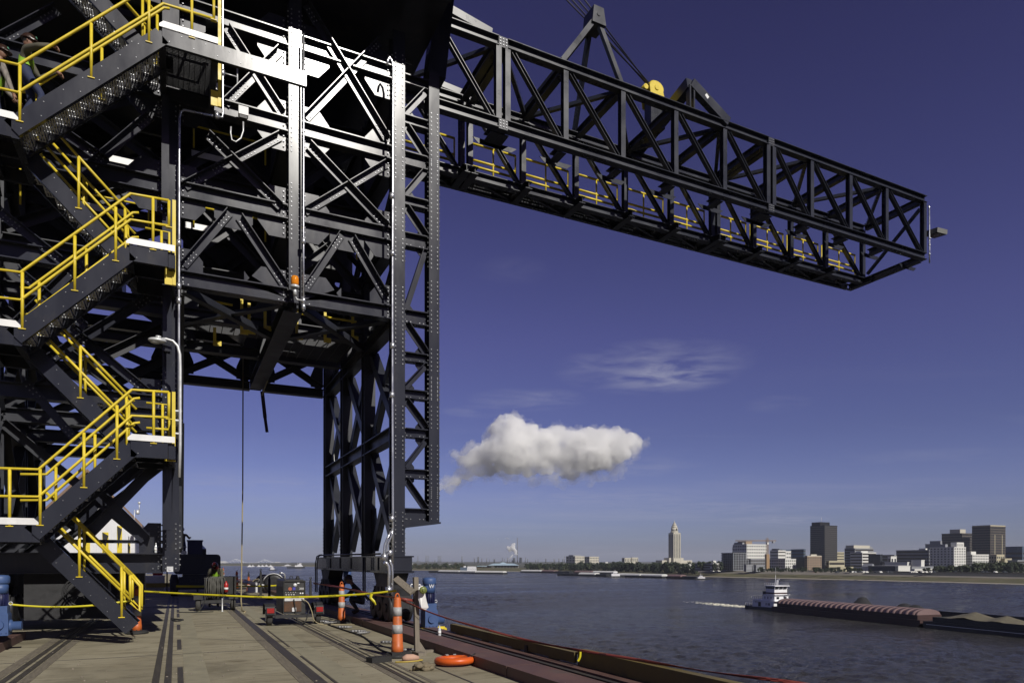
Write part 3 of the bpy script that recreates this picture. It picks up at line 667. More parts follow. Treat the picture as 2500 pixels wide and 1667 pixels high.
# back flights: down to the left landing below / from right landing i up to left landing i+1
g = [xz(104, 1326, YB0), xz(322, 1534, YB0)]
BF = [[(g[1][0], g[1][1]), (g[0][0], g[0][1])]]
for i in range(2):
    xr = NF[i][2][0] + .05; BF.append([(xr, ZRgt[i] - SH / 2), (NF[i + 1][1][0] + .12, ZLft[i + 1] - SH / 2)])
xr = NF[2][2][0] - .1; BF.append([(xr, ZRgt[2] - SH / 2), (xr - 2.6, ZRgt[2] + 2.3)])
for b in BF:
    stringer(b, YB0, 'stringer'); stringer(b, YB1, 'inner_stringer', False); flight_treads(b[0], b[1], YB0, YB1)
# landings: grating, cross beams, toe plates
def landing(x0, x1, z, right):
    gm = MB(); y = YN0 + .03
    while y < YB1 - .03: gm.box(x0, x1, y, y + .012, z - .04, z); y += .042
    x = x0 + .02
    while x < x1: gm.box(x, x + .012, YN0 + .02, YB1 - .02, z - .045, z - .041); x += .1
    gm.build('landing_grating', STEEL2, stair)
    b = MB()
    for x in (x0 + .05, x1 - .05): b.box(x - .06, x + .06, YN0 + .02, YB1 - .02, z - SH, z - .05)
    b.box(x0, x1, YB1 - .01, YB1 + .07, z - SH, z - .05); b.build('landing_beam', STEEL, stair)
    t = MB(); ch = .07
    if right: P = [(x0, z + .004), (x1, z + .004), (x1, z + .12), (x0 + ch, z + .12), (x0, z + .12 - ch)]
    else: P = [(x0, z + .004), (x1, z + .004), (x1, z + .12 - ch), (x1 - ch, z + .12), (x0, z + .12)]
    t.prism([(p[0], YN0 - .03, p[1]) for p in P], (0, .01, 0)); t.build('toe_plate', GALVT, stair)
for i in range(3):
    landing(NF[i][0][0], NF[i][1][0] + .1, ZLft[i], False)
    landing(NF[i][2][0] - .05, (-.02 if i < 2 else PY(532, 100, YN0).x), ZRgt[i], True)
# handrails
def rail(pts, y, posts, h=(.96, .48), mates=None):
    m = MB()
    for k in h: m.tube([(x, y, z + k) for x, z in pts], .026, 8)
    m.build('handrail', YEL, stair)
    for x, z, hh in posts:
        p = MB(); p.tube(((x, y, z - .02), (x, y, z + hh)), .026, 8); p.box(x - .055, x + .055, y - .03, y + .04, z - .035, z - .02); p.build('handrail_post', YEL, stair)
def along(f, t): a, b = f[1], f[2]; return a[0] + (b[0] - a[0]) * t, a[1] + (b[1] - a[1]) * t + SH * .68
def topline(f, x):
    a, b = f[1], f[2]
    if x <= a[0]: return a[1] + SH / 2
    if x >= b[0]: return b[1] + SH / 2
    return a[1] + (b[1] - a[1]) * (x - a[0]) / (b[0] - a[0]) + .05
for i, f in enumerate(NF):
    x0, x1 = f[1][0], f[2][0]; xe = -.12 if i < 2 else PY(522, 60, YN0).x
    for y in (YN0 + .0, YN1 - .0):
        X = [f[0][0], x0 + .1, x1 - .05, xe] if y == YN0 else [f[0][0] + .5, x0 + .1, x1 - .05, x1 + .12]
        pts = [(X[0], ZLft[i]), (X[1], ZLft[i] + .02), (X[2] + .07, ZRgt[i] - .02), (X[3], ZRgt[i])]
        ps = [(x, topline(f, x), .96) for x in ((x0 - .32, x0 + .12, (x0 + x1) / 2 + .02, x1 - .22) if y == YN0 else (x0 + .25, (x0 + x1) / 2 + .12, x1 - .1))]
        if y == YN0: ps += [((x1 + xe) / 2 + .06, ZRgt[i], .96), (xe, ZRgt[i] + .48, .48)]
        rail(pts, y, ps)
    if i < 2:
        m = MB(); m.tube(((xe - .01, YB1 - .05, ZRgt[i]), (xe - .01, YB1 - .05, ZRgt[i] + 1.05), (x1 + .2, YB1 - .05, ZRgt[i] + 1.05)), .026, 8)
        m.tube(((x1 + .2, YB1 - .05, ZRgt[i] + .53), (xe - .01, YB1 - .05, ZRgt[i] + .53)), .026, 8); m.tube(((x1 + .5, YB1 - .05, ZRgt[i]), (x1 + .5, YB1 - .05, ZRgt[i] + 1.05)), .026, 8)
        m.build('landing_rail', YEL, stair)
for i, b in enumerate(BF):
    for y in (YB0 + .0, YB1):
        dx = b[1][0] - b[0][0]; dz = b[1][1] - b[0][1]
        zt = lambda t: b[0][1] + dz * t + .06
        pts = [(b[0][0] + dx * t, zt(t)) for t in (.02, .97)]
        ps = [(b[0][0] + dx * t, zt(t), .96) for t in ((.12, .60) if i == 0 else (.1, .55))]
        rail(pts, y, ps)
    if i == 0:
        for y in (YB0, YB1):
            m = MB(); q = (b[0][0] + dx * .02, zt(.02)); m.tube(((q[0], y, q[1] + .96), (q[0], y, q[1] + .48)), .026, 8)
            m.tube(((q[0], y, q[1] + .96), (q[0] + .17, y, q[1] + .74), (q[0] + .17, y, q[1] + .24), (q[0], y, q[1] + .42)), .026, 8); m.build('rail_end_loop', YEL, stair)
# tall yellow guard bars at the outer end of each right landing
for u, v0, v1 in ((425, 490, 697), (424, 957, 1126), (536, -10, 262)):
    y = YN0 + .2 if u < 500 else 15.0
    a = PY(u, v0, y); b = PY(u, v1, y); m = MB(); m.box(a.x - .03, a.x + .03, y - .03, y + .03, b.z, a.z); m.box(a.x - .16, a.x - .03, y - .01, y + .02, b.z, b.z + .3); m.build('guard_bar', YEL, stair)
# hanger post under the right landings
for i in range(2):
    m = MB(); m.beam((-.16, 15.6, ZRgt[i] - 1.6), (-.16, 15.6, ZRgt[i] - SH), FRONT, Hsec(.2, .16)); m.build('landing_hanger', STEEL, stair)
m = MB(); m.beam((-.2, 15.98, ZRgt[2] - 2.6), (-.2, 15.98, ZRgt[2] - SH - .06), FRONT, Hsec(.16, .14)); m.build('landing_hanger', STEEL, stair)
# ------------------------------------------------------------------ conveyor boom over the river
YN, YR, YO = 19.2, 22.2, 22.95
XE = PY(2257, 560, YN).x
ZT = PY(2257, 489, YN).z; ZB = PY(2257, 628, YN).z
boom = thing('conveyor_boom', 'long charcoal lattice boom reaching level from the crane over the river', 'crane boom', (5.3, 20.7, ZB))
CH = .29
NODES = [PY(u, 300, YN).x for u in (1060, 1215, 1237, 1378.6, 1518, 1647, 1766, 1872, 1886, 1978.6, 2073, 2161, 2254)]
def seg(a, b, n, sec, name, M_=BOOMS, par=None): m = MB(); m.beam(a, b, n, sec); return m.build(name, M_, par or boom)
spans = [(5.0, NODES[1]), (NODES[2], NODES[7]), (NODES[8], XE)]
for y in (YN, YR):
    for z in (ZT, ZB):
        for a, b in spans: seg((a, y, z), (b, y, z), FRONT, Isec(CH, .26, .022, .016), 'chord')
    for a, b in ((NODES[1], NODES[2]), (NODES[7], NODES[8])):
        for z in (ZT, ZB):
            m = MB(); m.box(a, b, y - .09, y + .09, z - .16, z + .16); m.cm = 1
            for k in range(3):
                for q in (-1, 0, 1): m.bolt((a + (b - a) * (k + .5) / 3, y - .09, z + q * .09), FRONT, .03, .02)
            m.build('splice_plate', [BOOMS, BOLT], boom)
m = MB(); m.beam((5.0, YO, ZB - .02), (XE - .2, YO, ZB - .02), FRONT, Isec(.26, .16)); m.build('walkway_stringer', BOOMS, boom)
for y in (YN, YR):
    for i, x in enumerate(NODES):
        if i == 0: continue
        seg((x, y, ZB + CH / 2), (x, y, ZT - CH / 2), FRONT, Hsec(.2, .18, .018, .012), 'post')
    for a, b in zip(NODES[:-1], NODES[1:]):
        if b - a < 1: continue
        seg((a + .2, y, ZT - CH / 2 - .02), (b - .18, y, ZB + CH / 2 + .02), FRONT, Isec(.13, .16, .016, .012), 'diagonal')
for i, x in enumerate(NODES):
    if i == 0: continue
    seg((x, YN + .18, ZT), (x, YR - .18, ZT), SIDE, Isec(.28, .24), 'cross_beam'); 
    seg((x, YR - .5, ZB - .05), (x, YO, ZB - .05), SIDE, Isec(.26, .26), 'floor_beam')
    m = MB(); m.beam((x, YN + .16, ZB - .04), (x, YN + .75, ZB - .04), SIDE, Isec(.24, .3)); m.prism([(x - .5, YN + .8, ZB - .06), (x + .75, YN + .8, ZB - .06), (x + .55, YN + .8, ZB - .22), (x - .3, YN + .8, ZB - .22)], (0, .02, 0)); m.build('hanger_bracket', BOOMS, boom)
k = 0
for a, b in zip(NODES[:-1], NODES[1:]):
    if b - a < 1: continue
    p, q = ((a, YN + .2), (b, YR - .2)) if k % 2 else ((a, YR - .2), (b, YN + .2))
    seg((p[0], p[1], ZT), (q[0], q[1], ZT), (0, 0, 1), Bsec(.12, .14), 'plan_diagonal')
    seg((a + .3, YR + .1, ZB - .08), (b - .3, YO - .1, ZB - .08), (0, 0, 1), Bsec(.08, .1), 'plan_diagonal')
    # sway frame brace and inner roller brackets
    k += 1
# belt idlers and tray under the boom
m = MB(); x = 5.6
while x < XE - .6:
    m.tube(((x, YR + .12, ZB - .02), (x, YO - .12, ZB - .02)), .05, 6); x += .8
m.build('belt_idlers', mat('idler_steel', (.16, .16, .165), .35, metal=.6), boom)
m = MB(); m.box(5.4, XE - .5, YR + .12, YO - .14, ZB + .06, ZB + .08); m.build('conveyor_belt', RUBBER, boom)
m = MB(); x = 5.4
while x < XE - .4: m.box(x, x + .05, YR + .2, YO, ZB + .12, ZB + .15); x += .11
m.build('walkway_grating', BOOMS, boom)
# yellow walkway rails in lengths
for a, b in zip(NODES[:-1], NODES[1:]):
    if b - a < 1: continue
    m = MB(); n = 1; z0 = ZB + .16
    for h in (.40, .62, 1.2): m.tube(((a + .1, YR + .3, z0 + h), (b - .15, YR + .3, z0 + h)), .042, 6)
    for x in (a + .1, (a + b) / 2, b - .15): m.tube(((x, YR + .3, z0 - .1), (x, YR + .3, z0 + 1.2)), .032, 6)
    m.build('walkway_rail', YEL, boom)
# end frame
seg((XE, YN + .2, ZB), (XE, YO, ZB), SIDE, Isec(.3, .2), 'end_beam'); seg((XE, YN + .2, ZT - .3), (XE, YR - .2, ZB + .3), SIDE, Bsec(.12, .12), 'sway_brace')
# stay frames on top
def px3(u, v, y): return PY(u, v, y)
ap = px3(1456, 42, YN); l1 = Vector((NODES[3] - .1, YN, ZT + .18)); l2 = Vector((NODES[4] - .05, YN, ZT + .18))
for yy in (YN, YR):
    A = Vector((ap.x, yy, ap.z)); B1 = Vector((l1.x, yy, l1.z)); B2 = Vector((l2.x, yy, l2.z))
    if yy == YR: A = Vector((ap.x, YN + .4, ap.z - .1))
    m = MB(); m.beam(B1, A, FRONT, [(-.07, .07, -.085, .085)]); m.beam(B2, A, FRONT, [(-.07, .07, -.075, .075)]); m.build('stay_frame_leg', BOOMS, boom)
m = MB(); m.prism([(ap.x - .24, YN - .14, ap.z - .3), (ap.x + .3, YN - .14, ap.z - .3), (ap.x + .2, YN - .14, ap.z + .26), (ap.x - .18, YN - .14, ap.z + .26)], (0, .62, 0)); m.lathe((ap.x, YN - .16, ap.z), [(.07, 0), (.07, .03)], 12, (0, 1, 0)); m.build('stay_head', BOOMS, boom)
ap2 = px3(1686, 205, YN); r2 = px3(1775, 305, YN)
m = MB(); m.beam((r2.x, YN, ZT + .15), ap2, FRONT, [(-.12, .12, -.17, .17)]); m.build('rear_frame_leg', BOOMS, boom)
m = MB(); m.beam(ap2, (ap2.x, YR, ZT + .4), SIDE, [(-.17, .17, -.2, .2)]); m.build('rear_frame_beam', BOOMS, boom)
m = MB()
for s in (-.09, .09): m.box(ap2.x + s - .03, ap2.x + s + .03, YN - .1, YN + .1, ZT + .18, ap2.z - .1)
m.build('rear_frame_post', BOOMS, boom)
m = MB(); c = ap2.lerp(Vector((r2.x, YN, ZT + .15)), .38); m.obox(c + Vector((0, -.125, .03)), (1, 0, -.9), (0, 1, 0), (.9, 0, 1), .16, .008, .12); m.build('name_plate', WHITE, boom)
# inclined stay down to the first node
a = px3(1092, 22, YN + .05); seg(a, (NODES[1] - .2, YN + .05, ZT + .24), FRONT, [(-.08, .08, -.12, .12)], 'fore_stay')
a = px3(1070, 205, YR); seg(a, (NODES[1] + .4, YR, ZT + .24), FRONT, [(-.08, .08, -.1, .1)], 'fore_stay')
# sheave block and ropes
yc = 20.7; s0 = PY(1595, 240, yc)
pul = thing('sheave_block', 'yellow pulley block riding on top of the boom under the ropes', 'pulley block', (s0.x, yc, ZT + .1))
m = MB(); zc = PY(1592, 232, yc).z; xc = PY(1592, 232, yc).x
for y in (yc - .28, yc + .24):
    m.prism([(xc + math.cos(q) * .32 - (.0), y, zc + .10 + math.sin(q) * .25) for q in [R(a) for a in range(-20, 210, 20)]] + [(xc - .25, y, zc - .45), (xc + .5, y, zc - .6)], (0, .04, 0))
m.build('side_plate', YEL, pul)
m = MB(); m.lathe((xc, yc - .22, zc + .1), [(.28, 0), (.32, .03), (.26, .08), (.32, .13), (.26, .2), (.32, .27), (.26, .34), (.32, .4), (.28, .44)], 20, (0, 1, 0)); m.lathe((xc, yc - .31, zc + .1), [(.09, 0), (.11, .04), (.11, .6)], 12, (0, 1, 0)); m.build('sheave', YEL, pul)
m = MB(); m.tube(((xc - .42, yc - .2, zc + .08), (xc - .42, yc + .2, zc + .08)), .1, 10); m.build('guide_roller', YEL, pul)
m = MB(); m.box(xc - .2, xc + .45, yc - .2, yc + .2, ZT + .15, zc - .2); m.build('pedestal', BOOMS, pul)
for k, (u0, v0, dx, dz, lab) in enumerate(((1383, 0, -.3, .16, 'lowest of the dark wire ropes running up left from the yellow pulley block'), (1396, 0, -.26, .24, 'second dark wire rope from the bottom, above the yellow pulley block'), (1411, 0, -.06, .42, 'second dark wire rope from the top, above the yellow pulley block'), (1427, 0, .06, .45, 'uppermost dark wire rope running up left from the yellow pulley block'))):
    y = yc - .2 + .13 * k; a = PY(u0, v0, y); b = Vector((xc + dx, y, zc + dz)); d = (a - b); m = MB(); m.tube((b, b + d * 1.9), .024, 6)
    tag(m.build('wire_rope', WIRE), lab, 'rope', 'wire ropes holding the boom')
# floodlight on the boom tip
fl = thing('floodlight', 'boxy grey floodlight on an arm at the far tip of the boom', 'floodlight', (XE + .2, YN, ZB + 1))
p = PY(2258, 565, YN)
m = MB(); c = p + Vector((.62, -.1, .02)); m.obox(c, (1, 0, .06), (0, 1, .12), (-.06, -.12, 1), .72, .6, .2); m.build('lamp_housing', mat('grey_lamp_metal', (.16, .16, .15), .5), fl)
m = MB(); m.obox(c + Vector((.01, .01, -.112)), (1, 0, .06), (0, 1, .12), (-.06, -.12, 1), .6, .5, .02); m.build('lens', GLASS, fl)
m = MB(); m.tube((p + Vector((.1, 0, 0)), c + Vector((-.3, 0, 0))), .04, 8); m.build('arm', DARK, fl)
m = MB(); x = XE + .2; m.tube(((x, YN - .1, ZB - .25), (x, YN - .1, ZB + .3), (x - .02, YN - .1, ZT - .35), (x - .08, YN - .1, ZT - .25)), .03, 8)
for z in (ZB + .1, ZB + .5, ZB + .8): m.lathe((x, YN - .1, z), [(.045, 0), (.045, .07)], 8)
tag(m.build('conduit', CONDUIT), 'bright steel conduit standing on the end post of the boom', 'conduit')
# ------------------------------------------------------------------ rail beams along the dock edge
m = MB(); m.box(4.2, 4.72, 2, 60, 0, .16); m.box(4.72, 5.02, 2, 60, 0, .06); m.box(5.02, 5.28, 2, 60, 0, .145)
for y in (8.7, 17, 30): m.box(4.19, 4.72, y, y + .02, .01, .164)
tag(m.build('river_rail_beam', RUST), 'long red oxide rail beam bolted along the river edge of the dock', 'rail beam')
m = MB(); m.box(4.82, 4.90, 2, 60, .06, .15); m.box(4.77, 4.95, 2, 60, .061, .08)
tag(m.build('crane_rail', RAILM), 'dark steel crane rail lying in the groove of the red river beam', 'rail')
m = MB(); m.box(-4.3, -2.83, 2, 17.4, 0, .16); m.box(-3.85, -3.7, 2, 17.2, .16, .2)
tag(m.build('land_rail_beam', RUST), 'short end of a red oxide rail beam at the lower left edge', 'rail beam')
def kick(name, y0, y1, x, z0, z1, lab, speck=False):
    m = MB(); m.box(x, x + .05, y0, y1, z0, z1); m.box(x + .05, x + .13, y0, y1, z1 - .03, z1 - .001)
    y = y0 + .5
    while y < y1: m.box(x + .01, x + .05, y, y + .28, .0, z0); y += 1.3
    tag(m.build(name, OLIVE), lab, 'kick board')
kick('kick_board', 8.5, 13.5, 5.19, .165, .32, 'olive painted kick board standing along the dock edge beyond the red beam')
kick('kick_board', 2.0, 8.45, 5.22, .14, .37, 'nearer and taller olive kick board with a speckled worn top edge')
m = MB(); p = PZ(1295, 1590, .145); m.box(p.x - .09, p.x + .09, p.y - .05, p.y + .05, .145, .26); tag(m.build('steel_block', DARK), 'small dark steel block on the red plate before the kick board', 'block')
m = MB(); p = PZ(1210, 1572, .1); m.lathe((p.x, p.y, .17), [(.02, 0), (.1, 0), (.1, .05), (.04, .07)], 16, (.3, -1, .4)); tag(m.build('steel_ring', GALV), 'bright steel flange lying between the red beam and the kick board', 'flange')

# ------------------------------------------------------------------ traffic channelizers
def cone(p, h=1.07, label='', base=True, grp='orange and white channelizer posts on the dock', tilt=0):
    t = thing('channelizer_post', label, 'traffic cone', p, grp); x, y, z = p
    m = MB(); prof = []
    zs = [0.06, .3, .32, h * .9]; 
    def rad(q): return .105 - .045 * (q / h)
    bands = [(.05, .36), (.36, .53), (.53, .71), (.71, .86), (.86, .985)]
    m.lathe((x, y, z), [(rad(.05) + .004, .05), (rad(.2) + .004, .2), (rad(.2), .205), (rad(.98) - .002, h * .93), (.05, h * .955), (.028, h * .96)], 20)
    # grab handle loop on top
    m.tube([(x + .035 * math.cos(q), y, z + h * .95 + .06 * math.sin(q) * 1.2) for q in [math.pi * k / 8 for k in range(9)]], .014, 6)
    m.build('post_body', ORANGE, t)
    for a, b in ((.38 * h, .52 * h), (.66 * h, .80 * h)):
        w = MB(); w.lathe((x, y, z), [(rad(a) + .004, a), (rad(b) + .004, b)], 20); w.build('reflective_band', WHITEBAND, t)
    if base:
        b = MB(); b.lathe((x, y, z), [(.24, 0), (.24, .04), (.2, .07), (.11, .08), (.1, .12)], 8); b.build('rubber_base', RUBBER, t)
    return t
def gz(u, v): p = PZ(u, v, 0); return (p.x, p.y, 0)
cone(gz(970, 1603), 1.07, 'nearest orange and white channelizer post beside the timber stand')
cone(gz(834, 1520), 1.07, 'orange and white channelizer post beside the trailer under the crane leg')
cone(gz(334, 1546), 1.07, 'orange and white channelizer post hidden behind the foot of the stair')
cone(gz(578, 1438), 1.05, 'distant orange and white channelizer post right of the welding worker')
cone(gz(607, 1447), .8, 'distant plain looking orange post in front of a dark stanchion')
cone(gz(545, 1418), 1.05, 'farthest faint orange channelizer post near the dock end')
m = MB(); p = PZ(972, 1612, 0); m.obox(p + Vector((-.32, .0, .045)), (1, .25, 0), (-.25, 1, 0), (0, 0, 1), .36, .2, .09); m.obox(p + Vector((.14, .34, .05)), (1, .1, 0), (-.1, 1, 0), (0, 0, 1), .36, .16, .1)
tag(m.build('ballast_block', RUBBER), 'black rubber ballast weights at the foot of the nearest orange post', 'ballast')
# dark stanchions at the far dock
for u, v, h, lab in ((607, 1440, 1.0, 'thin dark stanchion behind a distant orange post'), (636.6, 1455, 1.22, 'tallest dark stanchion standing between drums and red beam'), (657.6, 1463, 1.0, 'dark stanchion with a leaning top before the round drums'), (758, 1468, .95, 'dark stanchion with a loop top right of the welding machine')):
    x, y, z = gz(u, v); m = MB(); m.lathe((x, y, 0), [(.14, 0), (.14, .05), (.055, .07), (.05, h - .12), (.03, h - .1), (.03, h)], 12)
    m.tube([(x + .05 * math.cos(q), y, h - .02 + .07 * math.sin(q)) for q in [math.pi * k / 6 for k in range(7)]], .012, 6)
    tag(m.build('stanchion_post', RUBBER), lab, 'stanchion', 'dark stanchions by the far red beams')

# ------------------------------------------------------------------ tapes
def ribbon(pts, w, m_, name, label, cat, words=None, ink=BLACKINK, twist=0, group=None, every=.62):
    P = [PD(*p) for p in pts]
    Q = []
    for i in range(len(P) - 1):                                # Catmull-Rom so the sag is smooth
        a, b, c, d = P[max(i - 1, 0)], P[i], P[i + 1], P[min(i + 2, len(P) - 1)]
        for k in range(8):
            t = k / 8; Q.append(.5 * ((2 * b) + (c - a) * t + (2 * a - 5 * b + 4 * c - d) * t * t + (3 * b - a - 3 * c + d) * t ** 3))
    Q.append(P[-1]); m = MB(); s = 0; prev = None; L_ = []
    for i, p in enumerate(Q):
        d = (Q[min(i + 1, len(Q) - 1)] - Q[max(i - 1, 0)]).normalized(); sd = Vector((d.y, -d.x, 0)).normalized(); up = sd.cross(d); up = up if up.z > 0 else -up
        if prev is not None: s += (p - prev).length
        prev = p; a = .25 * math.sin(s * 1.3) + twist * math.sin(s * 2.1); u = up * math.cos(a) + sd * math.sin(a); n = sd * math.cos(a) - up * math.sin(a); L_.append((s, p, d, u, n))
        for q, k in ((-1, 1), (1, 1), (1, -1), (-1, -1)): m.v.append(p + u * w / 2 * q + n * .001 * k)
    for i in range(len(Q) - 1):
        for k in range(4): j = (k + 1) % 4; m.f.append([4 * i + k, 4 * i + j, 4 * i + 4 + j, 4 * i + 4 + k]); m.sm.append(True); m.mi.append(0)
    o = m.build(name, m_); tag(o, label, cat, group)
    if words:
        me0 = text_mesh(words, w * .95, .0006); tot = L_[-1][0]; off = ORG[o.name]; mb = MB(); s0 = .3
        V = [v.co.copy() for v in me0.vertices]; F_ = [list(f.vertices) for f in me0.polygons]; half = max(v.x for v in V)
        while s0 + half < tot:
            base = len(mb.v); flip = 1
            for v in V:
                ss = min(max(s0 + v.x, 0), tot - 1e-4); k = 0
                while k < len(L_) - 2 and L_[k + 1][0] < ss: k += 1
                a, b = L_[k], L_[k + 1]; t = (ss - a[0]) / max(b[0] - a[0], 1e-6); p = a[1].lerp(b[1], t); u = a[3].lerp(b[3], t); n = a[4].lerp(b[4], t)
                if n.dot(Vector((0, 0, CAMH)) - p) < 0: n = -n
                mb.v.append(p + u * v.y + n * (.003 + v.z))
            mb.f += [[base + i for i in f] for f in F_]; mb.sm += [False] * len(F_); mb.mi += [0] * len(F_); s0 += half * 2 + every
        if mb.v: mb.build('lettering', ink, o)
    return o
ribbon([(-30, 1468, 12.6), (60, 1478, 12.8), (150, 1481, 13), (240, 1476, 13.2), (322, 1465, 13.5)], .038, TAPEY, 'caution_tape', 'yellow caution tape sagging from the left edge to the stair foot', 'tape', 'CAUTION', group='yellow caution tapes')
ribbon([(352, 1443, 13.8), (420, 1447, 13.6), (500, 1451, 13.4), (650, 1457, 13.1), (760, 1456, 12.9), (850, 1452, 12.7), (908, 1448, 12.55), (968, 1441, 12.45)], .038, TAPEY, 'caution_tape', 'long yellow caution tape from the stair foot to the timber stand', 'tape', 'CAUTION', group='yellow caution tapes')
ribbon([(430, 1430, 23), (500, 1431, 24), (560, 1431, 28), (640, 1430, 30), (690, 1428, 30)], .07, TAPEY, 'caution_tape', 'faint distant yellow caution tape across the far dock', 'tape', group='yellow caution tapes')
ribbon([(908, 1448, 12.5), (905, 1458, 12.5), (913, 1468, 12.5), (917, 1476, 12.48)], .05, TAPEY, 'tape_tail', 'loose knotted yellow tape tail hanging near the tall orange post', 'tape')
RD = 'red barrier tapes along the dock edge'
ribbon([(765, 1423, 18.5), (830, 1433, 16), (900, 1448, 13.8), (968, 1459, 12.05), (1016, 1466, 12.1)], .045, TAPER, 'barrier_tape', 'red barrier tape strung from the crane leg to the timber stand', 'tape', group=RD, twist=.6)
ribbon([(975, 1461, 12.0), (1042, 1491, 11.9), (1100, 1511, 12.2), (1174, 1532, 12), (1287, 1562, 11.0), (1416, 1587, 9.75), (1513, 1602, 9.0), (1640, 1624, 8.2), (1740, 1640, 7.8), (1960, 1668, 7.2), (2100, 1690, 6.9)], .04, TAPER, 'barrier_tape', 'long red barrier tape with black print running along the kick boards', 'tape', 'DANGER', group=RD, twist=.9)
ribbon([(1417, 1590, 9.7), (1416, 1603, 9.7), (1411, 1613, 9.7)], .03, TAPEY, 'tape_tail', 'short yellow tape tail tied where the two kick boards meet', 'tape')

# ------------------------------------------------------------------ timber stand with a rag
p = PZ(1018, 1595, 0); st = thing('timber_stand', 'weathered grey timber post on a cross foot by the red beam', 'post', (p.x, p.y, 0)); zt = PD(1014, 1408, 12.05).z
def zat(v, Z=12.05): return 1.65 + (HV - v) * Z / FPX
m = MB(); top = PD(1014.5, 1408, 12.1); m.beam((p.x, p.y, 0), top, FRONT, [(-.045, .045, -.04, .04)]); m.build('post', WOOD, st)
m = MB(); m.box(p.x - .5, p.x + .62, p.y + .05, p.y + .14, 0, .045); m.build('foot_plank', WOOD, st)
m = MB(); m.box(p.x - .07, p.x + .07, p.y - .3, p.y + .05, 0, .05); m.prism([(p.x + .05, p.y, .0), (p.x + .2, p.y, .0), (p.x + .05, p.y, .22)], (0, .03, 0)); m.build('foot_block', WOOD, st)
m = MB(); a = PD(966, 1411, 12.35); b = PD(1008, 1446, 12.0); m.beam(a, b, FRONT, [(-.02, .02, -.06, .06)]); m.build('sloping_board', WOOD, st)
rag = MB(); pts = [(1022, 1432), (1032, 1429), (1037, 1446), (1041, 1466), (1046, 1482), (1038, 1490), (1029, 1483), (1021, 1462)]
poly = [PD(u, v, 11.95 + .02 * math.sin(u)) for u, v in pts]; rag.prism(poly, (.02, .05, 0)); tag(rag.build('white_cloth', WHITEC), 'white cloth hanging from the timber stand', 'cloth')
m = MB(); c = PD(1032, 1440, 11.9); m.lathe(c, [(.05, 0), (.065, .015), (.065, .05), (.03, .06)], 14, (-.1, -1, .1)); m.lathe(c + Vector((.0, -.06, 0)), [(.035, 0), (.02, .01)], 10, (0, -1, 0)); tag(m.build('ear_defender', mat('olive_green_plastic', (.16, .19, .05), .4)), 'olive green ear defender hanging over the white cloth', 'ear defender')
for c in (PD(1006, 1430, 12.1), PD(1024, 1431, 12.1)):
    m = MB(); m.tube([c + Vector((.028 * math.cos(q), 0, .034 * math.sin(q))) for q in [2 * math.pi * k / 10 for k in range(11)]], .013, 6); tag(m.build('steel_shackle', GALV), 'pale shackle ring hung on the left of the timber post' if c.x < 3.95 and abs(c.x - PD(1006, 1430, 12.1).x) < .01 else 'pale shackle ring hung on the right of the timber post', 'shackle')

# ------------------------------------------------------------------ blue travel motors
def motor(x, y, z, label, s=1.0):
    t = thing('travel_motor', label, 'motor', (x, y, z), 'blue upright travel motors on the crane trucks')
    m = MB(); m.lathe((x, y, z + .98 * s), [(.14 * s, 0), (.155 * s, .02), (.155 * s, .13 * s), (.13 * s, .16 * s), (.05 * s, .17 * s)], 20); m.build('fan_cover', BLUE, t)
    m = MB(); m.lathe((x, y, z + .80 * s), [(.13 * s, 0), (.13 * s, .18 * s)], 20); m.build('motor_cap', BLUE, t)
    m = MB(); m.lathe((x, y, z + .56 * s), [(.105 * s, 0), (.105 * s, .24 * s)], 16)
    for k in range(18):
        q = 2 * math.pi * k / 18; m.obox((x + math.cos(q) * .115 * s, y + math.sin(q) * .115 * s, z + .68 * s), (math.cos(q), math.sin(q), 0), (-math.sin(q), math.cos(q), 0), (0, 0, 1), .03, .008, .23 * s)
    m.build('finned_stator', NAVY2, t)
    m = MB(); m.box(x - .13 * s, x + .13 * s, y - .13 * s, y + .13 * s, z + .42 * s, z + .56 * s); m.box(x - .15 * s, x + .15 * s, y - .16 * s, y + .16 * s, z + .0, z + .40 * s); m.box(x - .14 * s, x + .14 * s, y - .14 * s, y + .14 * s, z + .40 * s, z + .42 * s)
    for k in range(4): m.bolt((x - .12 * s + .08 * s * k, y - .16 * s, z + .05), FRONT, .014)
    m.build('gear_case', BLUE, t)
    m = MB(); m.lathe((x + .14 * s, y, z + .17 * s), [(.12 * s, 0), (.12 * s, .04), (.085 * s, .05), (.085 * s, .2 * s)], 16, (1, 0, 0)); m.lathe((x, y - .15 * s, z + .2 * s), [(.09 * s, 0), (.08 * s, .05)], 14, (0, -1, 0)); m.build('output_hub', BLUE, t)
    m = MB(); m.tube([(x + .16 * s + .03 * math.cos(q), y, z + .6 * s + .03 * math.sin(q)) for q in [2 * math.pi * k / 10 for k in range(11)]], .007, 6); m.build('lifting_eye', GALV, t)
    return t
p = PD(1048, 1535, 15.6); t = motor(p.x, p.y, .12, 'blue upright travel motor marked W beside the white cloth'); lettering('W', .12, (p.x, p.y - .158, 1.07), (1, 0, 0), (0, 0, 1), WHITE, t)
m = MB(); m.box(p.x - .3, p.x + .12, p.y - .1, p.y + .1, .05, .12); m.lathe((p.x + .05, p.y - .02, .1), [(.05, 0), (.05, .3)], 12, (1, -.3, 0)); m.lathe((p.x + .18, p.y - .1, .06), [(.03, 0), (.08, .02), (.06, .2)], 12, (1, .2, 0)); tag(m.build('rail_bumper', YEL), 'yellow rail bumper under the blue motor by the water', 'bumper')
p = PD(836 + 12, 1480, 23.2); motor(p.x, p.y, .3, 'dark blue travel motor in shade behind the far crane truck')
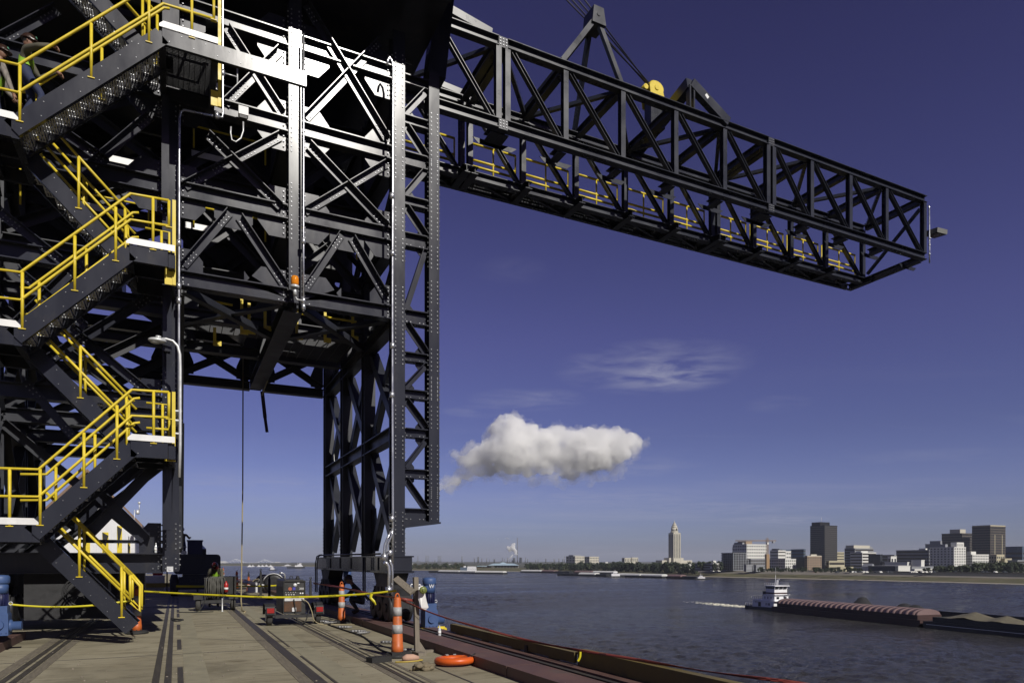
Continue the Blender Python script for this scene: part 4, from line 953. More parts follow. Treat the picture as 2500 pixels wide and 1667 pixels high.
p = PD(1, 1543, 12.4); motor(p.x, p.y, .30, 'blue upright travel motor cut by the left picture edge', .95)

# ------------------------------------------------------------------ welding machine on a trailer
cx, cy = PD(723, 1526, 17.25).x, PD(723, 1526, 17.25).y
wt = thing('welder_trailer', 'black engine driven welding machine on a small two wheeled trailer', 'welding machine', (cx, cy, 0))
hw = .60
for s in (-1, 1):
    w = MB(); w.lathe((cx + s * hw - .075, cy + .45, .235), [(.15, 0), (.225, .015), (.235, .04), (.235, .11), (.225, .135), (.15, .15)], 22, (1, 0, 0)); wh = w.build('wheel', TYRE, wt)
    r_ = MB(); r_.lathe((cx + s * hw - .08, cy + .45, .235), [(.12, 0), (.13, .02), (.13, .14), (.12, .16)], 16, (1, 0, 0)); r_.build('rim', GALV, wh)
    f = MB(); pf = [(math.cos(q) * .31, math.sin(q) * .31) for q in [math.pi * k / 8 for k in range(9)]]; 
    for (a, b), (c, d) in zip(pf[:-1], pf[1:]): f.prism([(cx + s * hw - .12, cy + .45 + a, .27 + b), (cx + s * hw - .12, cy + .45 + c, .27 + d), (cx + s * hw - .12, cy + .45 + c * .94, .27 + d * .94), (cx + s * hw - .12, cy + .45 + a * .94, .27 + b * .94)], (.24, 0, 0))
    f.box(cx + s * hw - .11, cx + s * hw + .11, cy + .13, cy + .15, .27, .46); f.build('mudguard', DARK, wt)
    l = MB(); l.box(cx + s * hw - .085, cx + s * hw + .085, cy + .085, cy + .13, .34, .46); ob = l.build('tail_light', REDL, wt)
    l = MB(); l.box(cx + s * hw - .1, cx + s * hw + .1, cy + .1, cy + .128, .30, .338); l.box(cx + s * hw - .1, cx + s * hw - .086, cy + .09, cy + .128, .34, .47); l.box(cx + s * hw + .086, cx + s * hw + .1, cy + .09, cy + .128, .34, .47); l.build('light_housing', DARK, wt)
m = MB(); m.box(cx - hw + .1, cx + hw - .1, cy + .02, cy + .1, .21, .29); m.box(cx - .38, cx - .3, cy + .1, cy + 2.2, .22, .28); m.box(cx + .3, cx + .38, cy + .1, cy + 2.2, .22, .28); m.box(cx - hw, cx + hw, cy + .42, cy + .48, .2, .26); m.box(cx - .04, cx + .04, cy + 1.6, cy + 2.9, .22, .28); m.build('trailer_frame', DARK, wt)
WD = mat('welder_casing_paint', (.03, .03, .03), .5, var=.3, vs=5, col2=(.08, .07, .05), c2t=(.55, .7), c2s=4)
b = MB(); x0, x1 = cx - .29, cx + .25; b.box(x0, x1, cy + .16, cy + 1.5, .3, .98); b.prism([(x0, cy + .16, .98), (x0 + .02, cy + .16, 1.13), (x0 + .06, cy + .16, 1.17), (x1 - .06, cy + .16, 1.17), (x1 - .02, cy + .16, 1.13), (x1, cy + .16, .98)], (0, 1.34, 0)); b.build('casing', WD, wt)
fr = MB(); fr.box(x0 - .0, x0 + .025, cy + .13, cy + .159, .72, 1.14); fr.box(x1 - .025, x1, cy + .13, cy + .159, .72, 1.14); fr.box(x0 + .026, x1 - .026, cy + .13, cy + .159, 1.115, 1.14); fr.box(x0 + .026, x1 - .026, cy + .14, cy + .159, .875, .885); pnl = fr.build('control_panel', RUBBER, wt)
k = MB()
for i in range(4): k.lathe((x0 + .07 + i * .062, cy + .158, .79), [(.016, 0), (.016, .025)], 10, FRONT)
for i in range(5): k.lathe((x0 + .06 + i * .06, cy + .158, .845), [(.009, 0), (.009, .012)], 8, FRONT)
k.lathe((cx + .0, cy + .158, 1.03), [(.05, 0), (.05, .006), (.02, .02)], 16, FRONT); k.build('knobs', GALV, pnl)
k = MB()
for i in range(2): k.lathe((x1 - .12 + i * .055, cy + .158, .82), [(.019, 0), (.019, .012)], 12, FRONT)
k.box(cx + .05, cx + .105, cy + .15, cy + .158, 1.065, 1.09); k.build('gauge_face', WHITE, pnl)
k = MB(); k.box(cx - .06, cx + .005, cy + .15, cy + .158, .905, .975); k.build('blue_badge', mat('badge_blue', (.05, .05, .35), .5), pnl)
k = MB(); k.lathe((cx - .125, cy + .158, .935), [(.045, 0), (.045, .006)], 16, FRONT); k.build('red_badge', mat('badge_red', (.35, .10, .05), .5), pnl)
lettering('300', .075, (cx + .155, cy + .152, .935), (1, 0, 0), (0, 0, 1), WHITE, pnl)
m = MB(); m.box(x0 + .02, x1 - .1, cy + .135, cy + .158, .36, .62); m.build('rusty_lower_panel', mat('rusty_panel', (.10, .045, .02), .8, var=.4, vs=7, col2=(.04, .035, .03), c2t=(.45, .6)), wt)
m = MB(); m.box(cx - .08, cx + .02, cy + .12, cy + .134, .36, .46); m.build('socket_cover', GALV, wt)
m = MB(); m.box(x0 + .03, x1 - .03, cy + .14, cy + .158, .63, .70); m.build('terminal_strip', GALV, wt)
m = MB(); m.tube([(cx - .2, cy + .5, 1.16), (cx - .2, cy + .5, 1.26), (cx - .22, cy + .5, 1.31), (cx - .27, cy + .49, 1.335), (cx - .34, cy + .48, 1.335)], .022, 10); m.build('exhaust_pipe', CONDUIT, wt)
m = MB(); m.tube([(cx - .02 + .035 * math.cos(q), cy + .7, 1.2 + .05 * math.sin(q)) for q in [2 * math.pi * k / 12 for k in range(13)]], .011, 6); m.lathe((cx + .13, cy + .6, 1.165), [(.05, 0), (.05, .04), (.03, .06), (.045, .07), (.02, .09)], 12); m.build('lifting_bail', DARK, wt)
def cable(pts, r, m_, label, name='cable', cat='cable'):
    m = MB(); P = [Vector(p) for p in pts]; Q = []
    for i in range(len(P) - 1):
        a, b, c, d = P[max(i - 1, 0)], P[i], P[i + 1], P[min(i + 2, len(P) - 1)]
        for k in range(6):
            t = k / 6; Q.append(.5 * ((2 * b) + (c - a) * t + (2 * a - 5 * b + 4 * c - d) * t * t + (3 * b - a - 3 * c + d) * t ** 3))
    Q.append(P[-1]); m.tube(Q, r, 6); return tag(m.build(name, m_), label, cat)
cable([(x1 - .1, cy + .12, .68), (x1 + .05, cy + .06, .58), (x1 + .14, cy + .02, .35), (x1 + .2, cy - .02, .12), (x1 + .42, cy - .1, .012), (x1 + .9, cy - .2, .012), (x1 + 1.3, cy - .5, .012)], .012, ROPE, 'pale welding lead drooping from the welder to the deck')
cable([(x0 + .25, cy + .1, .68), (x0 + .3, cy + .08, .3), (x0 + .35, cy + .02, .1), (x0 + .5, cy - .05, .1), (x0 + .62, cy + .05, .4)], .014, RUBBER, 'black welding lead looped below the welding machine')

# ------------------------------------------------------------------ hose trailer
hx, hy = PD(528, 1490, 22.3).x, PD(528, 1490, 22.3).y
ht = thing('hose_cart', 'dark two wheeled service trailer draped with long grey hoses', 'trailer', (hx, hy, 0))
for s in (-1, 1):
    w = MB(); w.lathe((hx + s * .53 - .08, hy + .4, .235), [(.14, 0), (.225, .015), (.235, .04), (.235, .12), (.225, .145), (.14, .16)], 20, (1, 0, 0)); w.build('wheel', TYRE, ht)
    f = MB(); f.box(hx + s * .53 - .14, hx + s * .53 + .14, hy + .15, hy + .75, .48, .52); f.box(hx + s * .53 - .14, hx + s * .53 + .14, hy + .13, hy + .149, .38, .52); f.build('mudguard', DARK, ht)
m = MB(); m.box(hx - .45, hx + .45, hy + .1, hy + 1.6, .26, .36); m.box(hx - .35, hx - .31, hy + .1, hy + .14, .361, 1.05); m.box(hx + .2, hx + .24, hy + .1, hy + .14, .361, 1.05); m.box(hx - .36, hx + .25, hy + .09, hy + .15, 1.05, 1.1); m.build('rack_frame', DARK, ht)
m = MB(); m.box(hx + .26, hx + .62, hy + .2, hy + 1.2, .55, 1.12); m.build('cabinet', RUBBER, ht)
m = MB(); m.box(hx - .3, hx + .15, hy + .3, hy + 1.3, .37, 1.0); m.build('cabinet', DARK, ht)
for k in range(9):
    xx = hx - .28 + k * .055 + rnd.uniform(-.02, .02); z0 = rnd.uniform(.42, .62); m = MB()
    m.tube([(xx, hy + .03, z0 + .02), (xx - .02, hy + .02, .8), (xx, hy + .05, 1.07), (xx + .05, hy + .1, 1.13), (xx + .09, hy + .06, 1.06), (xx + .12, hy + .02, .8), (xx + .1, hy + .02, z0)], .02, 8)
    m.build('hose', mat('grey_hose', (.07, .068, .06), .7) if k == 0 else MATS['grey_hose'], ht)
m = MB(); m.lathe((hx + .3, hy + .02, .62), [(.02, 0), (.065, .0), (.065, .26), (.03, .31), (.02, .36)], 12); ex = m.build('fire_extinguisher', mat('extinguisher_red', (.35, .015, .012), .3), ht)
m = MB(); m.lathe((hx + .3, hy + .02, .70), [(.068, 0), (.068, .07)], 12); m.build('white_label', WHITE, ex)
m = MB(); m.lathe((hx + .17, hy - .2, 0), [(.05, 0), (.02, .02), (.02, .4), (.03, .42)], 8); m.build('jockey_stand', GALV, ht)
cable([(hx - .3, hy, .5), (hx - .4, hy - .1, .2), (hx - .6, hy - .2, .015), (hx - 1.1, hy - .1, .015), (hx - .7, hy - .45, .015), (hx - .1, hy - .3, .015)], .014, RUBBER, 'black hose lying on the deck left of the hose trailer')

# ------------------------------------------------------------------ boom lift
bx, by = PD(482, 1454, 32).x, PD(482, 1454, 32).y
bl = thing('boom_lift', 'dark navy boom lift with a rounded counterweight parked on the dock', 'boom lift', (bx, by, 0))
def rbox(m, x0, x1, y0, y1, z0, z1, r, n=5):
    P = []
    for (cx_, cz_, a0) in ((x1 - r, z1 - r, 0), (x0 + r, z1 - r, 90), (x0 + r, z0 + r, 180), (x1 - r, z0 + r, 270)):
        for k in range(n + 1): q = R(a0 + 90 * k / n); P.append((cx_ + r * math.cos(q), y0, cz_ + r * math.sin(q)))
    m.prism(P, (0, y1 - y0, 0))
m = MB(); rbox(m, bx - 1.0, bx + 1.0, by, by + 1.1, 1.02, 1.95, .16); cwt = m.build('counterweight', NAVY, bl)
lettering('S-125', .26, (bx - .05, by - .012, .72), (1, 0, 0), (0, 0, 1), mat('dull_decal', (.06, .06, .075), .6), bl)
m = MB(); m.box(bx - .5, bx + .32, by - .006, by - .001, 1.74, 1.84); m.build('decal_plate', mat('decal_navy', (.02, .02, .03), .5), cwt)
m = MB(); m.box(bx - .62, bx + .62, by + .15, by + 3.4, .55, 1.0); m.build('turntable', NAVY, bl)
m = MB(); m.box(bx - .8, bx + .8, by + .02, by + .3, .3, .9); m.box(bx - .7, bx + .7, by + .3, by + 4, .35, .6); m.build('chassis', NAVY, bl)
for s in (-1, 1):
    for yy in (.5, 3.4):
        w = MB(); w.lathe((bx + s * .98 - .18, by + yy, .48), [(.3, 0), (.46, .03), (.48, .08), (.48, .28), (.46, .33), (.3, .36)], 22, (1, 0, 0)); w.build('wheel', TYRE, bl)
m = MB(); m.beam((bx + .2, by + .6, 2.05), (bx + .2, by + 6, 2.35), SIDE, [(-.2, .2, -.16, .16)]); m.build('boom_arm', NAVY, bl)
m = MB(); m.box(bx - .42, bx + .22, by + .1, by + .6, 1.955, 2.58); m.box(bx - .45, bx + .25, by + .07, by + .63, 2.56, 2.62); m.build('tool_bin', NAVY2, bl)
m = MB(); m.box(bx - 1.0, bx - .45, by + .2, by + .26, 1.96, 2.1); m.tube(((bx - 1, by + .5, 2.3), (bx - .45, by + .5, 2.3)), .03, 6); m.box(bx - .85, bx - .6, by + .2, by + .4, 2.1, 2.14); m.build('rail_clutter', GALV, bl)

# ------------------------------------------------------------------ far dock clutter
wbx = PD(329, 1300, 50)
hall = thing('dock_hall', 'white metal clad hall with yellow framed slots behind the crane', 'building', (wbx.x - 4, wbx.y, 0))
def hz(v): return 1.65 + (HV - v) * 50 / FPX
def hxx(u): return PY(u, 1300, wbx.y).x
CLAD = mat('white_metal_cladding', (.66, .66, .68), .5, var=.06, vs=2)
xr = wbx.x; zr = hz(1279); xp = hxx(215); zp = hz(1163); x_l = xp - (xr - xp)
m = MB(); m.prism([(x_l, wbx.y, 0), (xr, wbx.y, 0), (xr, wbx.y, zr), (xp, wbx.y, zp), (x_l, wbx.y, zr)], (0, 22, 0)); m.build('wall', CLAD, hall)
m = MB(); 
for s in (1, -1):
    a = (xp, zp + .12); b = (xp + s * (xr - xp + .5), zr - .25); m.prism([(a[0], wbx.y - .5, a[1]), (b[0], wbx.y - .5, b[1]), (b[0], wbx.y - .5, b[1] + .22), (a[0], wbx.y - .5, a[1] + .22)], (0, 23, 0))
m.build('roof', mat('roof_trim_metal', (.20, .13, .09), .5), hall)
for u0, u1, v0, v1 in ((250, 265, 1300, 1440), (286, 298, 1284, 1440), (312, 318, 1326, 1440), (205, 220, 1285, 1440)):
    a, b = hxx(u0), hxx(u1); m = MB(); m.box(a, b, wbx.y - .06, wbx.y - .005, hz(v1 - 60) if u0 == 312 else 0, hz(v0)); sl = m.build('wall_slot', YEL, hall)
    m = MB(); m.prism([(a, wbx.y - .07, hz(v0)), (b, wbx.y - .07, hz(v0 + 8)), (a + (b - a) * .2, wbx.y - .07, hz(v0 + 55))], (0, .008, 0)); m.build('slot_opening', BLACKINK, sl)
m = MB(); xx = x_l + .3
while xx < xr: m.box(xx, xx + .03, wbx.y - .02, wbx.y - .001, .05, min(zr - .05, 9)); xx += .45
m.build('cladding_ribs', CLAD, hall)
m = MB(); c = PD(340, 1248, 48); m.tube((c, c + Vector((0, 0, .55))), .03, 6); m.ico(c + Vector((0, 0, .6)), .1, 2); m.lathe(c + Vector((-.1, 0, -.2)), [(.1, 0), (.14, .1), (.1, .3)], 10); m.tube((c + Vector((-.3, 0, -1.0)), c + Vector((-.3, 0, .1))), .03, 6); m.build('roof_instruments', GALV, hall)
YT = mat('yellow_beam_paint', (.40, .30, .06), .6, var=.2)
for k, (u0, v0, u1, v1) in enumerate(((240, 1438, 350, 1405), (262, 1440, 352, 1411), (230, 1442, 330, 1418))):
    a = PZ(u0, v0, .12); b = PZ(u1, v1 + 22, .12); b = a + (b - a).normalized() * 6; m = MB(); m.beam(a + Vector((0, 0, .12 * k)), b + Vector((0, 0, .12 * k)), (0, 0, 1), Isec(.3, .22)); tag(m.build('steel_beam', YT), ('lowest', 'middle', 'upper')[k] + ' of three yellow steel beams lying on the dock behind the stair', 'beam', 'yellow beams stacked on the dock')
for k, (u, v, w, h, M_, lab) in enumerate(((371, 1424, 1.2, .8, GALV, 'grey steel rack of fittings behind the crane column'), (385, 1418, .5, .9, MATS['extinguisher_red'], 'small red gas bottle cage behind the crane column'), (446, 1415, 1.4, .45, GALV, 'grey angled metal tray beside the boom lift'), (466, 1410, .7, .4, BLUE, 'blue tool crate beside the boom lift'), (252, 1420, .8, 1.2, WHITE, 'white cabinet before the hall wall'))):
    x, y, z = gz(u, v + 20); m = MB(); m.box(x - w / 2, x + w / 2, y, y + .6, .12, h); m.box(x - w / 2 - .02, x + w / 2 + .02, y - .02, y + .62, h + .002, h + .05)
    for s in (-1, 1): m.box(x + s * (w / 2 - .08) - .04, x + s * (w / 2 - .08) + .04, y + .02, y + .58, 0, .118)
    tag(m.build('storage_crate', M_), lab, 'crate')
for k, (u, v, r) in enumerate(((643, 1427, .42), (651, 1433, .42), (668, 1437, .5), (629, 1428, .3))):
    p = PZ(u, v + 6, .1); m = MB(); ax = (.3, 1, 0); m.lathe((p.x, p.y, r), [(r * .6, 0), (r, .02), (r, .9), (r * .6, .92)], 20, ax); o = m.build('cable_drum', DARK)
    tag(o, ('dark round drum with pale rim left of two others by the red beams', 'dark round drum with pale rim in the middle of the row by the red beams', 'largest dark round drum right of the leaning stanchion', 'small dark drum with a yellowish rim by the red beams')[k], 'drum', 'dark drums by the far red beams')
    w = MB(); w.tube([(p.x + r * math.cos(q), p.y - .02 - .3 * r * math.cos(q), r + r * math.sin(q)) for q in [math.pi * k_ / 10 for k_ in range(2, 10)]], .03, 6); w.build('rim', GALV if k != 3 else ROPE, o)
m = MB(); p = PD(619, 1424, 32); m.obox(p, (1, .4, -.3), (-.4, 1, 0), (.3, 0, 1), .8, .5, .12); m.obox(p + Vector((0, 0, -.25)), (1, 0, 0), (0, 1, 0), (0, 0, 1), .5, .5, .3); tag(m.build('white_board', WHITE), 'white board leaning on dark gear beside the far red beam', 'board')
# life ring, rag pile, glove, bottle, shackles
p = PZ(1111, 1622, 0); ring = thing('life_ring', 'orange life ring lying flat on the deck boards', 'life ring', (p.x, p.y, 0))
def torus(m, c, R0, r, n=40, k=12, tilt=Matrix.Identity(3)):
    b = len(m.v)
    for i in range(n):
        q = 2 * math.pi * i / n
        for j in range(k):
            w = 2 * math.pi * j / k; m.v.append(Vector(c) + tilt @ Vector(((R0 + r * math.cos(w)) * math.cos(q), (R0 + r * math.cos(w)) * math.sin(q), r * .8 * math.sin(w))))
    for i in range(n):
        for j in range(k):
            m.f.append([b + i * k + j, b + ((i + 1) % n) * k + j, b + ((i + 1) % n) * k + (j + 1) % k, b + i * k + (j + 1) % k]); m.sm.append(True); m.mi.append(m.cm)
tl = Matrix.Rotation(R(-3), 3, 'X')
m = MB(); torus(m, (p.x, p.y, .075), .26, .072, tilt=tl); m.build('ring_body', ORANGE2, ring)
m = MB()
for a in (70, 100, 300, 215):
    q = R(a); c = Vector((p.x + .26 * math.cos(q), p.y + .26 * math.sin(q), .075)); m.obox(c + Vector((0, 0, .055)), (math.cos(q), math.sin(q), 0), (-math.sin(q), math.cos(q), 0), (0, 0, 1), .05, .045, .012)
m.build('reflective_patch', WHITEBAND, ring)
m = MB()
for a in (-35,):
    q = R(a); c = Vector((p.x + .26 * math.cos(q), p.y + .26 * math.sin(q), .075)); d = Vector((math.cos(q), math.sin(q), 0)); m.tube([c + d * .082 * math.cos(w) + Vector((0, 0, .068 * math.sin(w))) for w in [2 * math.pi * k / 14 for k in range(15)]], .012, 6)
m.tube([(p.x + .2, p.y - .2, .15), (p.x + .3, p.y - .1, .17), (p.x + .36, p.y + .05, .13), (p.x + .3, p.y + .2, .1)], .012, 6); m.build('grab_line', RUBBER, ring)
p = PZ(1030, 1636, 0); m = MB(); rn = random.Random(3)
for k in range(13): m.ico((p.x + rn.uniform(-.15, .17), p.y + rn.uniform(-.05, .1), .03 + rn.uniform(0, .06)), rn.uniform(.035, .06), 2, (1.4, 1, .8), .5, 2.5)
for k in range(5):
    q0 = rn.uniform(0, 6); m.tube([(p.x + .08 * math.cos(q0 + w) + .05 * k - .1, p.y + .05 * math.sin(q0 + w), .06 + .05 * math.sin(w * 1.3 + k)) for w in [x * .5 for x in range(10)]], .014, 6)
tag(m.build('rope_pile', mat('dirty_canvas', (.17, .14, .09), .9, var=.4, vs=14)), 'crumpled pile of dirty rope and canvas left of the life ring', 'rope pile')
p = PZ(1000, 1614, 0); m = MB(); m.tube([(p.x - .12, p.y, .05), (p.x - .05, p.y + .0, .065), (p.x + .06, p.y + .02, .06), (p.x + .16, p.y + .02, .045)], [.035, .06, .058, .035], 12); tag(m.build('padded_roll', mat('faded_pink_cloth', (.48, .30, .22), .9, var=.12)), 'faded pink padded roll at the foot of the orange post', 'roll')
cable([(p.x - .25, p.y - .03, .014), (p.x - .1, p.y - .09, .014), (p.x + .1, p.y - .07, .014), (p.x + .22, p.y + .0, .014), (p.x + .16, p.y + .08, .014), (p.x + .2, p.y + .12, .014)], .013, YT, 'yellow rope lying around the faded pink roll', 'yellow_rope', 'rope')
def bottle(p, label):
    t = MB(); t.lathe(p, [(.028, 0), (.032, .02), (.032, .12), (.03, .14), (.012, .17), (.012, .19)], 12); o = t.build('plastic_bottle', mat('clear_plastic', (.6, .63, .65), .15) if 'clear_plastic' not in MATS else MATS['clear_plastic'])
    tag(o, label, 'bottle'); c = MB(); c.lathe((p[0], p[1], p[2] + .19), [(.015, 0), (.015, .02)], 10); c.build('cap', WHITE, o); w = MB(); w.lathe((p[0], p[1], p[2] + .05), [(.033, 0), (.033, .05)], 12); w.build('label_band', WHITEC, o)
q = PZ(1073, 1552, .145); bottle((q.x, q.y, .145), 'clear plastic bottle standing on the red river beam'); q = PY(381, 1376, 16.2); bottle((q.x, 16.17, 1.811), 'clear plastic bottle standing on the sill beam of the crane')
CH_ = mat('coupling_metal', (.26, .26, .26), .45, metal=.5, var=.25, vs=20)
for k, (u, v, a, n) in enumerate(((946, 1568, 35, 4), (990, 1587, 5, 3), (790, 1517, 20, 2), (803, 1520, -10, 3), (838, 1531, 25, 3), (870, 1541, 15, 3), (884, 1545, -20, 3))):
    p = PZ(u, v, .03); q = R(-a); d = Vector((math.cos(q), math.sin(q), 0)); m = MB(); s = .9
    for j in range(n): m.lathe(p + d * (.07 * j - .1) + Vector((0, 0, .012)), [(.02, 0), (.036 * s, .005), (.036 * s, .022), (.026, .03), (.026, .058), (.034, .06), (.034, .068)], 12, d)
    m.tube((p + d * -.14 + Vector((0, 0, .012)), p + d * (.07 * n) + Vector((0, 0, .012))), .02, 8)
    tag(m.build('hose_coupling', CH_), ('largest bright hose coupling left of the nearest orange post', 'bright hose coupling right of the nearest orange post', 'bright hose coupling beside the trailer wheel', 'second bright hose coupling from the trailer wheel', 'bright hose coupling at the foot of the middle orange post', 'bright hose coupling just right of the middle orange post', 'bright hose coupling farthest along the line from the trailer')[k], 'coupling', 'bright couplings strung along the deck')
cable([PZ(u, v, .02) for u, v in ((772, 1508), (800, 1523), (850, 1540), (885, 1552), (930, 1585), (965, 1594))], .016, RUBBER, 'black hose joining the bright couplings on the deck')
cable([PZ(u, v, .012) for u, v in ((418, 1510), (440, 1512), (446, 1513), (432, 1516), (421, 1513))], .03, RUBBER, 'black crumpled strap lying on the rails of the deck', 'strap', 'strap')
m = MB(); p = PZ(574, 1532, 0); m.obox(p + Vector((0, 0, .012)), (1, .2, 0), (-.2, 1, 0), (0, 0, 1), .35, .07, .02); tag(m.build('wood_scrap', WOODT), 'small dark wood scrap lying on the open deck', 'wood scrap')
rn = random.Random(11); m = MB()
for k in range(170):
    u, v = rn.uniform(-50, 1150), rn.uniform(1500, 1680); p = PZ(u, v, 0)
    if -4 < p.x < 4.1: m.ico((p.x, p.y, .006), rn.uniform(.007, .02), 1, (1, 1, .6))
tag(m.build('deck_gravel', mat('gravel_crumbs', (.22, .19, .15), .9, var=.5, vs=3)), kind='stuff')
# hanging rope and strap in the portal
a = PD(591, 1493, 22); m = MB(); m.tube([(a.x, a.y, .04), (a.x - .03, a.y, .35), (a.x - .02, a.y, 1.0), (a.x + .02, a.y, 4), (a.x + .03, a.y, 8.2)], .022, 6); m.tube([(a.x, a.y, .04), (a.x + .1, a.y - .15, .02), (a.x + .02, a.y - .6, .02)], .022, 6); tag(m.build('hanging_rope', ROPE), 'long pale rope hanging through the portal down to the deck', 'rope')
a = PY(640, 955, 24.5); b = PY(652, 1055, 24.5); m = MB(); m.beam((a.x, 24.5, a.z), ((a.x * .4 + b.x * .6), 24.5, (a.z * .35 + b.z * .65)), FRONT, [(-.005, .005, -.06, .06)]); m.beam((a.x * .4 + b.x * .6, 24.5, a.z * .35 + b.z * .65), b, FRONT, [(-.005, .005, -.05, .05)]); tag(m.build('hanging_strap', mat('dark_webbing', (.04, .025, .06), .8)), 'dark webbing strap dangling under the far portal beam', 'strap')
a = PY(708, 780, 19.5); b = PY(640, 965, 24.4); m = MB(); m.tube((a, b), .02, 6); tag(m.build('guide_rope', ROPE), 'slanting pale rope tied between the portal beams', 'rope')

# ------------------------------------------------------------------ lamps, conduits, boxes fixed on the crane face
lp = thing('dock_lamp', 'galvanised street style lamp curving out from the left crane column', 'lamp', PY(440, 1165, 15.35))
P = [PY(u, v, 15.35) for u, v in ((438, 1165), (440, 1080), (440, 900), (439, 865), (434, 845), (422, 832), (405, 827), (395, 827))]; m = MB(); m.tube(P, [.03] * 5 + [.024] * 3, 10); m.build('lamp_pole', GALV, lp)
m = MB(); c = PY(384, 831, 15.35); m.ico(c, .16, 3, (1.05, .7, .34)); m.lathe(c + Vector((.02, 0, .04)), [(.06, 0), (.05, .05)], 10); m.build('lamp_head', GALV, lp)
m = MB(); m.ico(c - Vector((.03, 0, .03)), .12, 2, (.9, .65, .4)); m.build('lens', mat('lamp_lens', (.4, .4, .38), .2), lp)
m = MB()
for v in (1005, 1028, 1060): q = PY(440, v, 15.35); m.box(q.x - .14, q.x + .03, 15.34, 15.98, q.z, q.z + .03)
m.build('pole_clamp', GALV, lp)
def pipe(px, y, r, label, boxes=()):
    t = None; m = MB(); m.tube([PY(u, v, y) for u, v in px], r, 8)
    for u, v in boxes: q = PY(u, v, y); m.lathe((q.x, q.y, q.z - .06), [(r, 0), (r * 2, .01), (r * 2, .13), (r, .14)], 10)
    return tag(m.build('steel_conduit', CONDUIT), label, 'conduit', 'bright conduits clipped to the crane face')
pipe([(437, 1100), (437, 900), (437, 700), (437.5, 500), (438, 290), (441, 274), (450, 269), (520, 283)], 15.95, .024, 'tall bright conduit on the left column bending over to a small box', ((437, 735), (437, 700), (437, 595)))
pipe([(741, 760), (741, 600), (741, 400), (741, 200), (741, 84)], 15.98, .024, 'tall bright conduit beside the middle column under the beacon', ((741, 750), (741, 735), (741, 590)))
pipe([(959, 1385), (959, 1250), (958, 1000), (958, 700), (959, 400), (960, 165), (957, 150), (951, 140), (947, 148), (945, 160)], 15.9, .03, 'longest bright conduit on the corner column with a hooked top', ((958, 845), (958, 620), (957, 965), (957, 480), (957, 1267)))
pipe([(944, 1365), (944, 1345), (945, 1332), (949, 1322), (957, 1305), (958, 1290)], 15.85, .026, 'middle of three short conduits bending at the corner column foot', ((944, 1358),))
pipe([(938, 1365), (938, 1345), (939, 1330), (945, 1315), (955, 1295)], 15.8, .026, 'left of three short conduits bending at the corner column foot', ((938, 1358),))
pipe([(952, 1365), (953, 1372), (957, 1380), (958, 1400), (958, 1450)], 15.75, .03, 'conduit dropping from the base beam to the wheel truck', ((952, 1350),))
pipe([(938, 1372), (944, 1374), (949, 1382), (950, 1400), (949, 1448)], 15.7, .04, 'thicker conduit dropping beside the base beam corner', ((938, 1360), (949, 1440)))
pipe([(564, -20), (544, 0), (544, 110), (544, 258), (545, 275), (543, 287), (530, 285)], 15.6, .022, 'bright conduit beside the upper landing ending at a small box', ((530, 283), (544, 180)))
bc = thing('warning_beacon', 'amber warning beacon on the middle column of the crane face', 'beacon', PY(720, 715, 15.95)); q = PY(720, 697, 15.9)
m = MB(); m.lathe((q.x, q.y, q.z), [(.07, 0), (.085, .03), (.085, .16), (.07, .2), (.03, .21)], 16); m.build('lens', AMBER, bc)
m = MB(); m.lathe((q.x, q.y, q.z - .06), [(.095, 0), (.095, .055)], 16); m.lathe((q.x, q.y, q.z - .22), [(.04, 0), (.04, .16)], 10); m.tube([PY(u, v, 15.92) for u, v in ((720, 710), (720, 722), (725, 731), (740, 734))], .018, 8); m.build('base', GALV, bc)
jb = thing('junction_box', 'white junction box with a looped cable on the upper left beam', 'junction box', PY(593, 290, 16.0)); q = PY(594, 275, 16.05)
m = MB(); m.box(q.x - .1, q.x + .1, 15.98, 16.13, q.z - .08, q.z + .1); m.build('box', WHITE, jb); m = MB(); m.tube([PY(u, v, 16.0) for u, v in ((594, 298), (594, 320), (588, 338), (576, 347), (566, 342), (563, 325), (564, 310))], .016, 8); m.build('cable', GALV, jb); m = MB(); m.box(q.x - .08, q.x + .08, 15.99, 16.1, q.z - .15, q.z - .082); m.build('gland_plate', DARK, jb)
m = MB(); q = PY(415, 1388, 16.0); m.box(q.x - .06, q.x + .06, 15.99, 16.1, q.z - .06, q.z + .05); m.lathe((q.x, 15.995, q.z), [(.03, 0), (.03, .02)], 10, FRONT); tag(m.build('socket_box', GALV), 'small square socket box under the left column foot', 'socket box')
